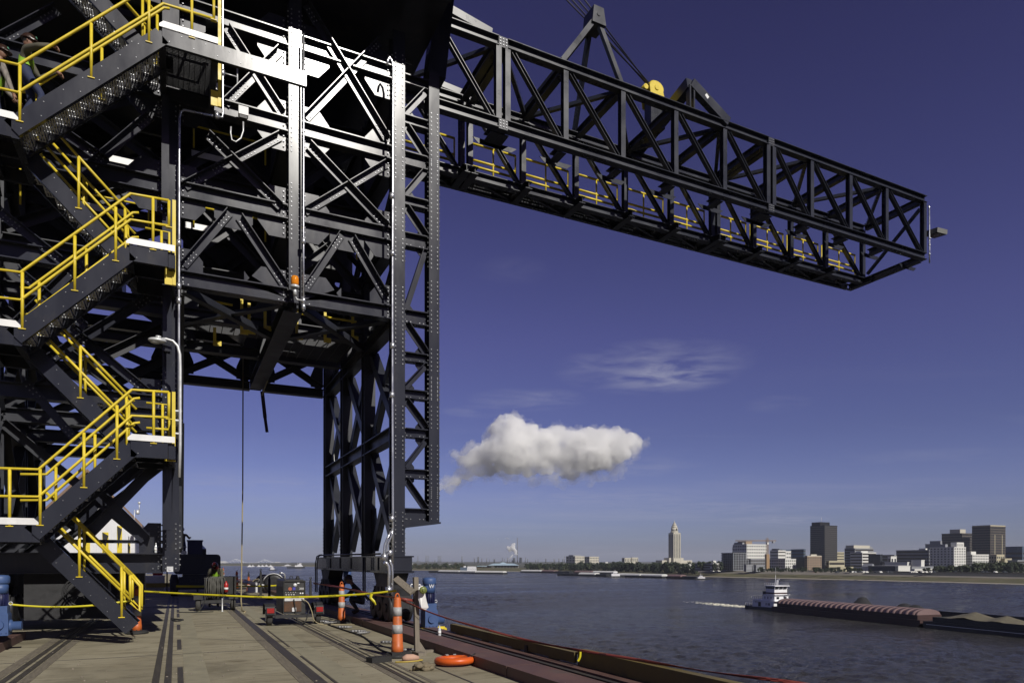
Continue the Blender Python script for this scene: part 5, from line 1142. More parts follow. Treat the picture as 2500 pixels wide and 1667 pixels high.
# ------------------------------------------------------------------ people
def person(label, J, cloth, helmet=None, vest=None, face=(0, -1, 0), group=None, hands='curl', long_hair=False):
    """J: joints in world space. one continuous skinned body; clothing colours by limb, hat and vest as children"""
    names = ['pelvis', 'belly', 'chest', 'neck']
    E = [('pelvis', 'belly', .135, .13), ('belly', 'chest', .13, .145), ('chest', 'neck', .145, .058), ('neck', 'headb', .056, .06)]
    rad = {'pelvis': .14, 'belly': .135, 'chest': .15, 'neck': .058, 'headb': .06}
    for s in 'LR':
        E += [('chest', 'sh' + s, 0, 0), ('sh' + s, 'el' + s, 0, 0), ('el' + s, 'wr' + s, 0, 0), ('pelvis', 'hip' + s, 0, 0), ('hip' + s, 'kn' + s, 0, 0), ('kn' + s, 'an' + s, 0, 0), ('an' + s, 'toe' + s, 0, 0)]
        rad.update({'sh' + s: .068, 'el' + s: .05, 'wr' + s: .032, 'hip' + s: .095, 'kn' + s: .066, 'an' + s: .048, 'toe' + s: .04})
    J = {k: Vector(v) for k, v in J.items()}; hd = J['head']; J['headb'] = J['neck'].lerp(hd, .55)
    for s in 'LR':
        J.setdefault('toe' + s, J['an' + s] + Vector(face).normalized() * .17 + Vector((0, 0, -.05)))
    keys = list(rad); idx = {k: i for i, k in enumerate(keys)}
    me = bpy.data.meshes.new('person'); me.from_pydata([tuple(J[k]) for k in keys], [(idx[a], idx[b]) for a, b, *_ in E], []); o = bpy.data.objects.new('person', me); COL.objects.link(o)
    sk = o.modifiers.new('skin', 'SKIN'); o.modifiers.new('sub', 'SUBSURF').levels = 2
    if not me.skin_vertices: me.skin_vertices.new()
    for i, k in enumerate(keys):
        w = rad[k]; me.skin_vertices[0].data[i].radius = (w, w * (.82 if k in ('pelvis', 'belly', 'chest') else 1)); me.skin_vertices[0].data[i].use_root = (k == 'pelvis')
    dg = bpy.context.evaluated_depsgraph_get(); nm = bpy.data.meshes.new_from_object(o.evaluated_get(dg)); bpy.data.objects.remove(o)
    mats = [cloth['top'], cloth['legs'], SKIN, cloth.get('boots', BOOT)]
    B = MB(); B.v = [v.co.copy() for v in nm.vertices]
    def near(p):
        best = None
        for a, b, *_ in E:
            A, C_ = J[a], J[b]; d = C_ - A; t = max(0, min(1, (p - A).dot(d) / max(d.dot(d), 1e-9))); q = (p - A - d * t).length
            if best is None or q < best[0]: best = (q, a, b, t)
        return best
    for f in nm.polygons:
        _, a, b, t = near(f.center); k = 0
        if b[:2] in ('hi', 'kn') or (b[:2] == 'an') or (a == 'pelvis' and b == 'belly' and t < .35): k = 1
        if b[:2] == 'an' and t > .8 or b[:3] == 'toe': k = 3
        if b == 'headb' or (b == 'neck' and t > .8) or (b[:2] == 'wr' and t > .93): k = 2
        B.f.append(list(f.vertices)); B.sm.append(True); B.mi.append(k)
    B.cm = 2; fd = Vector(face).normalized(); side = Vector((fd.y, -fd.x, 0)).normalized(); upv = (hd - J['neck']).normalized(); fdp = (fd - upv * fd.dot(upv)).normalized()
    def loc(x, y, z): return hd + side * x + fdp * y + upv * z
    # head with face
    import bmesh
    bm = bmesh.new(); bmesh.ops.create_icosphere(bm, subdivisions=3, radius=1); b0 = len(B.v)
    for v in bm.verts:
        p = v.co; x = p.x * .074 * (1 - .18 * max(0, -p.z)); y = p.y * .095; z = p.z * .115
        if p.y > .6 and abs(p.x) < .3 and -.45 < p.z < .1: y += .022 * (1 - abs(p.x) / .3) * (1 - abs(p.z + .17) / .3 if abs(p.z + .17) < .3 else 0)
        if p.y > .4 and -.05 < p.z < .2 and .2 < abs(p.x) < .6: y -= .008
        B.v.append(loc(x, y, z))
    for f in bm.faces: B.f.append([b0 + v.index for v in f.verts]); B.sm.append(True); B.mi.append(2)
    bm.free()
    for s in (-1, 1): B.ico(loc(s * .076, -.005, -.01), .02, 1, (.5, 1, 1.4))
    # hands: palm and five fingers
    for s in 'LR':
        wr, el = J['wr' + s], J['el' + s]; d = (wr - el).normalized(); hd_ = J.get('hand' + s); 
        if hd_ is not None: d = (Vector(hd_) - wr).normalized()
        n = d.cross(Vector((0, 0, 1))); n = n.normalized() if n.length > .1 else side.copy(); w = n.cross(d).normalized(); dn = -w if w.z > 0 else w
        B.tube([wr - d * .01, wr + d * .04, wr + d * .085], [.028, .036, .032], 8)
        for k, (q, L_) in enumerate(((-.03, .062), (-.01, .076), (.01, .072), (.03, .056))):
            a = wr + d * .08 + n * q; B.tube([a, a + d * L_ * .45 + dn * .008, a + d * L_ * .7 + dn * .035, a + d * L_ * .55 + dn * .06], [.0095, .009, .0085, .007], 6)
        a = wr + d * .03 - n * .03; B.tube([a, a - n * .022 + d * .03, a - n * .02 + d * .055 + dn * .025], [.011, .0105, .008], 6)
    body = B.build('person', mats); tag(body, label, 'person', group)
    off = ORG[body.name]
    # eyes, hair
    m = MB()
    for s in (-1, 1): m.ico(loc(s * .03, .085, .005), .011, 1)
    m.build('eyes', BLACKINK, body)
    m = MB(); m.ico(loc(0, -.018, .02), 1, 2, (1, 1, 1)); m.v = [loc((v - loc(0, -.018, .02)).dot(side) * .08, (v - loc(0, -.018, .02)).dot(fdp) * .09 - .02, (v - loc(0, -.018, .02)).dot(upv) * .1 + .025) for v in m.v]; m.build('hair', HAIR, body)
    if helmet:
        m = MB(); rows = 6; n = 20; b0 = len(m.v)
        for i in range(rows + 1):
            q = math.pi / 2 * i / rows
            for k in range(n):
                w = 2 * math.pi * k / n; m.v.append(loc(math.cos(w) * .1 * math.cos(q), -.005 + math.sin(w) * .125 * math.cos(q), .035 + .125 * math.sin(q)))
        for i in range(rows):
            for k in range(n): j = (k + 1) % n; m.f.append([b0 + i * n + k, b0 + i * n + j, b0 + (i + 1) * n + j, b0 + (i + 1) * n + k]); m.sm.append(True); m.mi.append(0)
        P = [loc(math.cos(w) * .112, -.005 + math.sin(w) * (.18 if math.sin(w) > 0 else .14), .03) for w in [2 * math.pi * k / 20 for k in range(20)]]; m.prism(P, upv * .012); h = m.build('hard_hat', helmet, body)
        m = MB(); m.lathe(loc(.035, .105, .105), [(.022, 0), (.02, .006)], 10, fdp + upv * .5 + side * .3); m.build('sticker', mat('helmet_sticker', (.1, .3, .2), .4) if 'helmet_sticker' not in MATS else MATS['helmet_sticker'], h)
    if vest:
        m = MB(); vmap = {}; nv = nm
        for f in nm.polygons:
            _, a, b, t = near(f.center)
            if (a in ('pelvis', 'belly') and b in ('belly', 'chest') and not (a == 'pelvis' and t < .2)) or (a == 'chest' and b == 'neck' and t < .35):
                ids = []
                for i in f.vertices:
                    if i not in vmap: vmap[i] = len(m.v); m.v.append(nm.vertices[i].co + nm.vertices[i].normal * .018)
                    ids.append(vmap[i])
                m.f.append(ids); m.sm.append(True); m.mi.append(0)
        if m.v: m.build('safety_vest', vest, body)
    return body
V3 = Vector
# climbing worker on the upper flight
def on_stair(u, v, y): return PY(u, v, y)
hd = on_stair(71, 104, 14.95); pel = on_stair(62, 178, 14.95); ch = on_stair(63, 138, 14.95); y = 14.95; fwd = V3((1, 0, .1))
def rel(p, dx, dy, dz): return V3((p.x + dx, p.y + dy, p.z + dz))
hR = on_stair(137, 117, YN0 + .05); hR.y = YN0 + .06; hL = on_stair(150, 186, YN1 - .02)
ft = ZLft[2]
kn = NF[2][1]
person('worker in a brown hard hat climbing the upper stair with a hand on the rail', {
    'pelvis': pel, 'belly': pel.lerp(ch, .45), 'chest': ch, 'neck': ch.lerp(hd, .55), 'head': hd,
    'shR': rel(ch, .03, -.19, .02), 'elR': rel(hR, -.24, -.02, -.05), 'wrR': rel(hR, -.07, 0, .03), 'handR': rel(hR, .05, 0, .0),
    'shL': rel(ch, .03, .19, .02), 'elL': V3((ch.x + .18, 15.15, ch.z - .22)), 'wrL': rel(hL, -.08, -.02, .04), 'handL': rel(hL, .05, 0, 0),
    'hipR': rel(pel, .02, -.1, -.05), 'knR': rel(pel, .28, -.11, -.42), 'anR': rel(pel, .12, -.11, -.80),
    'hipL': rel(pel, .02, .1, -.05), 'knL': rel(pel, .08, .1, -.46), 'anL': rel(pel, -.12, .1, -.86)}, dict(top=KHAKI, legs=JEANS), HELMB, LIME, (1, -.12, .12))
sh = PY(12, 168, 15.75); ch = V3((sh.x - .12, 15.75, sh.z - .06)); pel = rel(ch, -.05, 0, -.44)
wr = PY(34, 232, 15.45)
person('worker in a striped shirt and lime vest at the left picture edge on the landing', {
    'pelvis': pel, 'belly': pel.lerp(ch, .5), 'chest': ch, 'neck': rel(ch, .04, 0, .2), 'head': rel(ch, .07, 0, .34),
    'shR': rel(ch, .1, -.17, .04), 'elR': rel(ch, .2, -.24, -.24), 'wrR': wr, 'shL': rel(ch, .05, .18, .04), 'elL': rel(ch, .1, .25, -.22), 'wrL': rel(ch, .3, .22, -.4),
    'hipR': rel(pel, 0, -.1, -.06), 'knR': rel(pel, .1, -.1, -.46), 'anR': rel(pel, .02, -.1, -.86), 'hipL': rel(pel, 0, .1, -.06), 'knL': rel(pel, .0, .1, -.48), 'anL': rel(pel, -.2, .1, -.88)}, dict(top=PLAID, legs=JEANS), HELMB, LIME, (1, -.3, 0))
# worker stooping behind the hose trailer
g = PD(523, 1490, 24.3); x, y = g.x, g.y; hd = PD(527, 1386, 24.0)
person('worker in a maroon welding helmet stooping behind the hose trailer', {
    'pelvis': (x, y + .22, .9), 'belly': (x, y + .12, 1.06), 'chest': (x + .06, y - .0, 1.28), 'neck': (x + .06, y - .08, 1.38), 'head': (hd.x, y - .15, hd.z + .06),
    'shR': (x + .26, y - .02, 1.31), 'elR': (x + .24, y - .2, 1.0), 'wrR': (x + .05, y - .42, 1.0), 'shL': (x - .14, y - .02, 1.31), 'elL': (x - .25, y - .2, .95), 'wrL': (x - .1, y - .42, .92),
    'hipR': (x + .1, y + .25, .82), 'knR': (x + .13, y + .12, .45), 'anR': (x + .13, y + .22, .08), 'hipL': (x - .1, y + .25, .82), 'knL': (x - .13, y + .12, .45), 'anL': (x - .14, y + .22, .08)}, dict(top=KHAKI, legs=RUBBER), HELMR, LIME, (0, -1, -.5))
# crouching worker by the far truck
def croucher(label, p, face, cloth, hat, s=1.0, vest=None, z0=0):
    f = V3(face).normalized(); sd = V3((f.y, -f.x, 0)); P = lambda a, b, c: V3((p.x, p.y, z0)) + f * a * s + sd * b * s + V3((0, 0, c * s))
    return person(label, {'pelvis': P(-.18, 0, .36), 'belly': P(-.1, 0, .52), 'chest': P(.04, 0, .70), 'neck': P(.14, 0, .84), 'head': P(.22, 0, .95),
        'shR': P(.05, .19, .72), 'elR': P(.25, .26, .52), 'wrR': P(.42, .12, .40), 'shL': P(.05, -.19, .72), 'elL': P(.25, -.26, .52), 'wrL': P(.42, -.12, .38),
        'hipR': P(-.16, .1, .34), 'knR': P(.22, .17, .46), 'anR': P(.0, .16, .08), 'hipL': P(-.16, -.1, .34), 'knL': P(.2, -.17, .42), 'anL': P(-.06, -.16, .08)}, cloth, hat, vest, face)
croucher('worker in dark clothes crouching on the red beam between the crane trucks', PZ(872, 1497, .16), (-.9, .3, 0), dict(top=RUBBER, legs=DARK), HELMB, 1.0, None, .16)
croucher('worker in a green jacket bending over the yellow steel beams', PZ(296, 1432, 0), (.8, -.5, 0), dict(top=TEAL, legs=JEANS), None, 1.0)
g = PD(440, 1330, 36); x, y, z = g.x + .1, g.y, 1.66
person('worker with a tool bag standing on the boom lift behind the crane column', {
    'pelvis': (x, y, z + .9), 'belly': (x, y, z + 1.08), 'chest': (x, y, z + 1.28), 'neck': (x, y, z + 1.46), 'head': (x, y - .03, z + 1.6),
    'shR': (x + .19, y, z + 1.36), 'elR': (x + .34, y, z + 1.15), 'wrR': (x + .36, y - .2, z + 1.2), 'shL': (x - .19, y, z + 1.36), 'elL': (x - .26, y, z + 1.08), 'wrL': (x - .2, y - .2, z + .95),
    'hipR': (x + .1, y, z + .86), 'knR': (x + .1, y - .02, z + .47), 'anR': (x + .1, y, z + .08), 'hipL': (x - .1, y, z + .86), 'knL': (x - .1, y - .02, z + .47), 'anL': (x - .1, y, z + .08)}, dict(top=KHAKI, legs=JEANS), WHITE, None, (0, -1, 0))
pt = thing('work_platform', 'grey railed work platform behind the boom lift', 'platform', (x, y, 0)); m = MB(); m.box(x - .8, x + .8, y - .4, y + .5, 1.6, 1.66); m.build('floor', GALV, pt)
m = MB()
for xx in (x - .75, x + .7): m.box(xx, xx + .06, y - .35, y - .29, 0, 1.6); m.box(xx, xx + .06, y + .4, y + .46, 0, 1.6)
m.build('legs_frame', DARK, pt)
# ------------------------------------------------------------------ towboat and barges on the river
def W(u, v): return PZ(u, v, WZ)
BARGE = mat('dark_red_hull_paint', (.045, .02, .018), .7, var=.3, vs=.4)
BARGEK = mat('black_hull_paint', (.016, .018, .02), .6, var=.3, vs=.4)
COVER = mat('faded_pink_barge_cover', (.19, .125, .122), .65, var=.15, vs=.3)
COVERW = mat('pale_barge_cover', (.62, .62, .60), .55, var=.1, vs=.2)
COAL = mat('dark_coal', (.02, .02, .022), .9, var=.3, vs=2)
STONE = mat('crushed_stone', (.135, .12, .082), .95, var=.25, vs=2)
BW = mat('white_boat_paint', (.78, .78, .80), .45, var=.05, vs=.4)
def axes(a, b):
    d = (b - a); L_ = d.length; d.normalize(); n = Vector((-d.y, d.x, 0)); return d, n, L_      # n points away from the viewer when a is left of b
class Loc:
    """a small local frame so a hull can be written as boxes along its own axis"""
    def __init__(s, o, d, n): s.o, s.d, s.n = o, d, n
    def p(s, x, y, z): return s.o + s.d * x + s.n * y + Vector((0, 0, z))
    def box(s, m, x0, x1, y0, y1, z0, z1):
        m.quadbox([s.p(*q) for q in ((x0, y0, z0), (x1, y0, z0), (x1, y1, z0), (x0, y1, z0), (x0, y0, z1), (x1, y0, z1), (x1, y1, z1), (x0, y1, z1))])
    def prism(s, m, prof, y0, y1):            # profile in x,z extruded over y
        m.prism([s.p(x, y0, z) for x, z in prof], s.n * (y1 - y0))
    def tube(s, m, pts, r, n=6): m.tube([s.p(*q) for q in pts], r, n)
def hull(F, t, L_, w, m_, h=2.4, rake=True):
    m = MB(); prof = [(.6, -1.5), (L_ - .6, -1.5), (L_, -.4), (L_, h), (0, h), (0, -.4)] if not rake else [(3, -1.5), (L_ - 3, -1.5), (L_, .8), (L_, h), (0, h), (0, .8)]
    F.prism(m, prof, 0, w); F.box(m, .3, L_ - .3, -.08, 0, h - .9, h - .75); return m.build('hull', m_, t)
def covered(name, a, d, n, L_, w, label, cm, hm, h=2.0, group=None, ribs=13):
    t = thing(name, label, 'barge', a, group); F = Loc(a, d, n); hull(F, t, L_, w, hm, h)
    m = MB(); F.box(m, 2, L_ - 1.4, .7, w - .7, h + .001, h + 1.3); m.build('coaming', hm, t)
    m = MB(); N_ = 10
    def arc(x0, x1, r0, lift):
        P0 = []; 
        for k in range(N_ + 1): q = math.pi * k / N_; P0.append((w / 2 - math.cos(q) * (w / 2 - .6) * r0, h + 1.3 + math.sin(q) * 1.7 * r0 + lift))
        return P0
    x = 2.0; step = (L_ - 3.6) / ribs
    for i in range(ribs):
        for (x0, x1, r0) in ((x, x + step * .62, 1.0), (x + step * .62, x + step, .945)):
            A = arc(x0, x1, r0, .02); b = len(m.v)
            for xx in (x0, x1):
                for y_, z_ in A: m.v.append(F.p(xx, y_, z_))
            for k in range(N_): m.f.append([b + k, b + k + 1, b + N_ + 2 + k, b + N_ + 1 + k]); m.sm.append(True); m.mi.append(0)
            for q in (0, N_ + 1): m.f.append([b + q + k for k in range(N_ + 1)]); m.sm.append(False); m.mi.append(0)
        x += step
    m.build('arched_cover', cm, t); return t
# lead covered barge: from the towboat to the stone barge
a = W(1884, 1492.5); b = W(2246, 1530.5); d, n, L_ = axes(a, b); wB = 10.6
covered('covered_barge', a, d, n, L_, wB, 'long barge with a faded pink arched cover ahead of the white towboat', COVER, BARGE, 2.0, ribs=26)
m = MB(); F = Loc(a, d, n)
bh = F.p(L_ + 1, 0, 0)
t = thing('open_barge', 'black open barge loaded with pale crushed stone at the right edge', 'barge', bh)
Fb = Loc(bh, d, n); LB = 60
m = MB(); Fb.prism(m, [(2, -1.5), (LB, -1.5), (LB, 1.9), (0, 1.9), (0, .5)], 0, wB); m.build('hull', BARGEK, t)
m = MB(); Fb.box(m, 2.5, LB - 1, .7, .8, 1.901, 3.2); Fb.box(m, 2.5, LB - 1, wB - .8, wB - .7, 1.901, 3.4); Fb.box(m, 2.4, 2.499, .7, wB - .7, 1.901, 3.2); m.build('coaming', BARGEK, t)
m = MB(); Fb.box(m, 1, LB, -.06, -.001, 1.0, 1.12); m.build('rub_rail', GALV, t)
m = MB(); nx, ny = 40, 12; b0 = len(m.v)
for i in range(nx + 1):
    for j in range(ny + 1):
        x = 2.6 + 30 * i / nx; y = .85 + (wB - 1.7) * j / ny
        hgt = max(0, 3.2 - abs(x - 11.5) * .25, 2.8 - abs(x - 20) * .26) * (1 - .55 * abs(y - wB / 2) / (wB / 2)) + .15 * noise.noise(Vector((x * .6, y * .6, 0)))
        m.v.append(Fb.p(x, y, 1.95 + max(0, hgt)))
for i in range(nx):
    for j in range(ny): k = b0 + i * (ny + 1) + j; m.f.append([k, k + ny + 1, k + ny + 2, k + 1]); m.sm.append(True); m.mi.append(0)
tag(m.build('stone_heap', STONE), 'pale crushed stone heaped in the black open barge', 'stone heap')
# second string of barges behind
t2 = thing('open_barge', 'dark barge behind the covered one with coal heaps showing above', 'barge', F.p(0, wB + .5, 0)); F2 = Loc(F.p(2, wB + .5, 0), d, n)
m = MB(); F2.prism(m, [(2, -1.5), (L_ - 4, -1.5), (L_ - 2, .5), (L_ - 2, 2.2), (0, 2.2), (0, .5)], 0, wB); m.build('hull', BARGEK, t2)
m = MB(); F2.box(m, 2, L_ - 4, .7, .8, 2.201, 3.4); F2.box(m, 2, L_ - 4, wB - .8, wB - .7, 2.201, 3.4); m.build('coaming', BARGEK, t2)
for k, (x, hh) in enumerate(((24, 6.6), (41, 5.4), (45, 5.2))):
    m = MB(); m.lathe(F2.p(x, wB / 2, 2.2), [(5.2 if k == 0 else 4, 0), (3, (hh - 2.2) * .5), (1.2, (hh - 2.2) * .92), (.1, hh - 2.2)], 14)
    for v in m.v: v += Vector((noise.noise(v * .5), noise.noise(v * .5 + Vector((9, 0, 0))), 0)) * .4
    tag(m.build('coal_heap', COAL), ('tallest coal heap', 'left of two smaller coal heaps', 'right of two smaller coal heaps')[k] + ' in the barge behind the pink cover', 'coal heap', 'coal heaps behind the pink barge')
t3 = thing('open_barge', 'empty dark barge beyond the stone barge at the right edge', 'barge', Fb.p(-6, wB + .5, 0)); F3 = Loc(Fb.p(-6, wB + .5, 0), d, n)
m = MB(); F3.prism(m, [(2, -1.5), (LB, -1.5), (LB, 2.2), (0, 2.2), (0, .5)], 0, wB); m.build('hull', BARGEK, t3)
m = MB(); F3.box(m, 2, LB, .7, .8, 2.201, 3.3); F3.box(m, 2, LB, wB - .8, wB - .7, 2.201, 3.5); m.build('coaming', BARGEK, t3)
m = MB(); F3.box(m, -.05, 0, wB * .1, wB * .9, .6, 1.6); m.build('end_marks', WHITE, t3)
# towboat
p0 = F.p(-19.2, wB * .25, 0); FT = Loc(p0, d, n); tb = thing('towboat', 'white towboat with a tall pilothouse pushing the barges', 'towboat', p0); wT = 8.4
m = MB(); FT.prism(m, [(.8, -1.5), (19, -1.5), (19, 1.3), (12, 1.2), (5, 1.0), (0, 1.25), (0, -.2)], 0, wT); m.build('hull', BARGEK, tb)
m = MB(); FT.prism(m, [(4.2, 1.02), (16.5, 1.2), (16.5, 3.6), (4.6, 3.6), (4.2, 3.3)], .5, wT - .5); m.build('main_deckhouse', BW, tb)
m = MB(); FT.box(m, 3.6, 17.6, .2, wT - .2, 3.601, 3.72); m.build('upper_deck', BW, tb)
m = MB(); FT.prism(m, [(9.3, 3.73), (16.3, 3.73), (16.3, 6.0), (10.2, 6.0), (9.3, 5.2)], 1.0, wT - 1.0); m.build('second_deckhouse', BW, tb)
m = MB(); FT.box(m, 9.8, 17.0, .7, wT - .7, 6.001, 6.1); m.build('bridge_deck', BW, tb)
m = MB(); FT.box(m, 11.0, 15.9, 1.3, wT - 1.3, 6.11, 6.35); FT.box(m, 11.0, 15.9, 1.3, wT - 1.3, 6.9, 8.0); m.build('pilothouse_base', BW, tb)
m = MB(); FT.box(m, 10.95, 15.95, 1.25, wT - 1.25, 6.351, 6.9); m.build('dark_red_band', BARGE, tb)
m = MB(); FT.prism(m, [(11.0, 8.001), (15.9, 8.001), (16.3, 9.3), (10.7, 9.3)], 1.3, wT - 1.3); ph = m.build('pilothouse', BW, tb)
def pane(x0, x1, y0, y1, z0, z1, par):
    m = MB(); FT.box(m, x0, x1, y0, y1, z0, z1); return m.build('window', GLASS, par)
for k in range(5): pane(11.1 + k * .98, 11.1 + k * .98 + .78, 1.22, 1.32, 8.3, 9.1, ph)
for k in range(3): 
    m = MB(); FT.box(m, 16.0, 16.28, 1.5 + k * 1.85, 1.5 + k * 1.85 + 1.45, 8.3, 9.1); m.build('window', GLASS, ph)
m = MB(); FT.prism(m, [(10.2, 9.301), (16.9, 9.301), (16.5, 9.55), (10.6, 9.55)], .8, wT - .8); m.build('pilothouse_roof', BW, tb)
for x in (10.7, 12.4, 14.2): pane(x, x + .35, .94, 1.0, 4.4, 5.3, tb)
for k in range(2): 
    m = MB(); FT.box(m, 16.28, 16.34, 1.9 + k * 3.4, 3.1 + k * 3.4, 4.4, 5.3); m.build('window', GLASS, tb)
for x in (5.6, 6.6): pane(x, x + .45, .44, .5, 2.7, 3.2, tb)
m = MB(); FT.box(m, 7.6, 9.1, .43, .5, 1.25, 3.0); m.build('door_opening', BLACKINK, tb)
for x in (12, 13.2, 13.9): pane(x, x + .35, .44, .5, 1.9, 2.8, tb)
m = MB()
for z in (10.0, 10.5): FT.tube(m, ((10.9, .9, z), (16.3, .9, z)), .05); FT.tube(m, ((10.9, wT - .9, z), (16.3, wT - .9, z)), .05)
for k in range(6): FT.tube(m, ((10.9 + k * 1.08, .9, 9.55), (10.9 + k * 1.08, .9, 10.5)), .05)
for x in (3.8, 5, 6.2, 7.4, 8.6): FT.tube(m, ((x, .3, 3.72), (x, .3, 5.0)), .06)
for z in (4.4, 5.0): FT.tube(m, ((3.8, .3, z), (9.0, .3, z)), .05)
for x in (.3, 1.4, 2.5, 3.6): FT.tube(m, ((x, .2, 1.2), (x, .2, 2.3)), .05)
FT.tube(m, ((.3, .2, 2.3), (3.6, .2, 2.3)), .05)
m.build('deck_rails', BW, tb)
m = MB(); FT.tube(m, ((13.0, wT / 2, 9.5), (13.0, wT / 2, 13.4)), .07); FT.tube(m, ((12.6, wT / 2, 9.5), (13.0, wT / 2, 12.0)), .08); FT.tube(m, ((13.5, wT / 2, 9.5), (13.0, wT / 2, 12.0)), .08)
FT.tube(m, ((14.4, wT / 2, 9.5), (14.4, wT / 2, 11.7)), .1); FT.box(m, 13.8, 15.1, wT / 2 - .1, wT / 2 + .1, 11.7, 11.95); FT.tube(m, ((15.3, 3, 9.5), (15.3, 3, 11.2)), .12); FT.box(m, 15.0, 15.7, 2.8, 3.2, 11.2, 11.6); FT.tube(m, ((13.0, wT / 2, 13.4), (13.0, wT / 2, 16.5)), .035)
m.build('mast', BW, tb)
for k, y in enumerate((1.6, wT - 1.6)):
    m = MB(); m.lathe(FT.p(9.4, y, 3.73), [(.45, 0), (.42, 2.4), (.4, 2.9)], 12); m.build('funnel', DARK, tb)
m = MB(); FT.box(m, 9.1, 11.0, 1.4, 2.2, 6.1, 7.2); FT.box(m, 16.9, 18.2, 5.6, 6.5, 6.6, 6.75); FT.tube(m, ((18.1, 5.7, 6.1), (18.1, 5.7, 7.6)), .06); m.build('deck_gear', DARK, tb)
m = MB(); FT.box(m, 19.0, 19.6, 1, 2.2, -.5, 2.6); FT.box(m, 19.0, 19.6, wT - 2.2, wT - 1, -.5, 2.6); m.build('push_knee', DARK, tb)
# wake foam
m = MB(); rn = random.Random(5)
for k in range(420):
    s = rn.random() ** 2.0; x = -1 - s * 46; y = wT / 2 + rn.gauss(0, 1.2 + 2.2 * s); r = rn.uniform(.25, 1.0) * (1.1 - s); 
    if r > .05: m.ico(FT.p(x, y, 0) + Vector((0, 0, .02)), r, 1, (1.9, 1.2, .28), .4, 1.1)
tag(m.build('wake_foam', mat('wake_foam', (.60, .58, .48), .8, var=.3, vs=1)), kind='stuff')
# moored barges along the far bank (each one a thing); u0,v0 -> u1,v1 are the near lower corners
far = [(1270, 1396.5, 1320, 1397.3, 'w', 'pale covered barge at the left end of the far moored row'), (1320, 1397.3, 1352, 1398, 'p', 'pinkish covered barge, second in the far moored row'), (1352, 1398, 1390, 1399, 'k', 'dark covered barge, third in the far moored row'),
       (1360, 1404, 1410, 1405.2, 'k', 'dark low barge at the left end of the nearer moored row'), (1410, 1405.2, 1452, 1406.2, 'w', 'pale covered barge, second in the nearer moored row'), (1452, 1406.2, 1480, 1407, 'k', 'dark open barge beside the moored harbour tug'),
       (1508, 1407.5, 1562, 1409, 'w', 'pale covered barge in the middle of the nearer moored row'), (1562, 1409, 1616, 1410.5, 'w', 'pale covered barge with a white end near the grassy shore'), (1626, 1411.2, 1662, 1412.2, 'p', 'pinkish barge near the right end of the moored row'), (1662, 1412.2, 1700, 1413.5, 'k', 'dark barge with a pale top at the right end of the moored row'),
       (1445, 1400, 1498, 1401, 'w', 'pale barge tucked behind the moored row'), (1400, 1399.2, 1445, 1400, 'p', 'pink topped barge tucked behind the moored row')]
far += [(1046, 1396.8, 1118, 1397.8, 'k', 'dark barge at the left end of the string below the casino boat'), (1068, 1397.6, 1120, 1398.6, 'w', 'pale covered barge below the white casino boat'), (1120, 1398.6, 1160, 1399.6, 'w', 'pale covered barge in the middle of the string below the casino boat'), (1160, 1399.6, 1228, 1400.6, 'w', 'pale covered barge before the pavilion')]
for u0, v0, u1, v1, k, lab in far:
    a, b = W(u0, v0), W(u1, v1); d_, n_, L2 = axes(a, b); h = 2.0; t = thing('moored_barge', lab, 'barge', a, 'barges moored along the far bank'); Fx = Loc(a, d_, n_)
    m = MB(); Fx.prism(m, [(1, -1), (L2 - 1, -1), (L2, .5), (L2, h), (0, h), (0, .5)], 0, 11); m.build('hull', BARGEK if k != 'p' else BARGE, t)
    m = MB(); N_ = 8; P = [Fx.p(1, 5.5 - 5 * math.cos(math.pi * q / N_), h + .01 + (.6 + 1.7 * math.sin(math.pi * q / N_) if k != 'k' else .9 * min(1, 3 * math.sin(math.pi * q / N_)))) for q in range(N_ + 1)]
    m.prism([Fx.p(1, .5, h + .01)] + P[1:-1] + [Fx.p(1, 10.5, h + .01)], d_ * (L2 - 2)); m.build('cover', {'w': COVERW, 'p': COVER, 'k': BARGEK}[k], t)
def smallboat(u, v, L2, hcol, label, top=2.2, grp=None, name='work_boat'):
    a = W(u, v); d_ = Vector((CA, -SA, 0)); n_ = Vector((SA, CA, 0)); Fx = Loc(a, d_, n_); t = thing(name, label, 'boat', a, grp)
    m = MB(); Fx.prism(m, [(L2 * .08, -.5), (L2 * .85, -.5), (L2, 1.2), (0, 1.0)], 0, L2 * .3); m.build('hull', hcol, t)
    m = MB(); Fx.box(m, L2 * .2, L2 * .65, L2 * .05, L2 * .25, 1.15, top + .9); Fx.box(m, L2 * .3, L2 * .5, L2 * .07, L2 * .23, top + .901, top * 1.5 + 1.6); m.build('cabin', BW, t)
    m = MB(); Fx.box(m, L2 * .31, L2 * .49, L2 * .06, L2 * .0699, top + 1.1, top + 1.5); m.build('window', GLASS, t)
    m = MB(); Fx.tube(m, ((L2 * .4, L2 * .15, top + 1), (L2 * .4, L2 * .15, top * 1.5 + 4)), .12); m.build('mast', BW, t)
    return t
smallboat(1484, 1408, 22, BARGEK, 'small harbour tug moored between the barges', 3)
smallboat(1697, 1414, 16, BARGEK, 'low dark tug at the right end of the moored barges', 1.5)
smallboat(656, 1391, 16, BARGEK, 'small white boat with a dark hull on open water beyond the dock', 3.2)
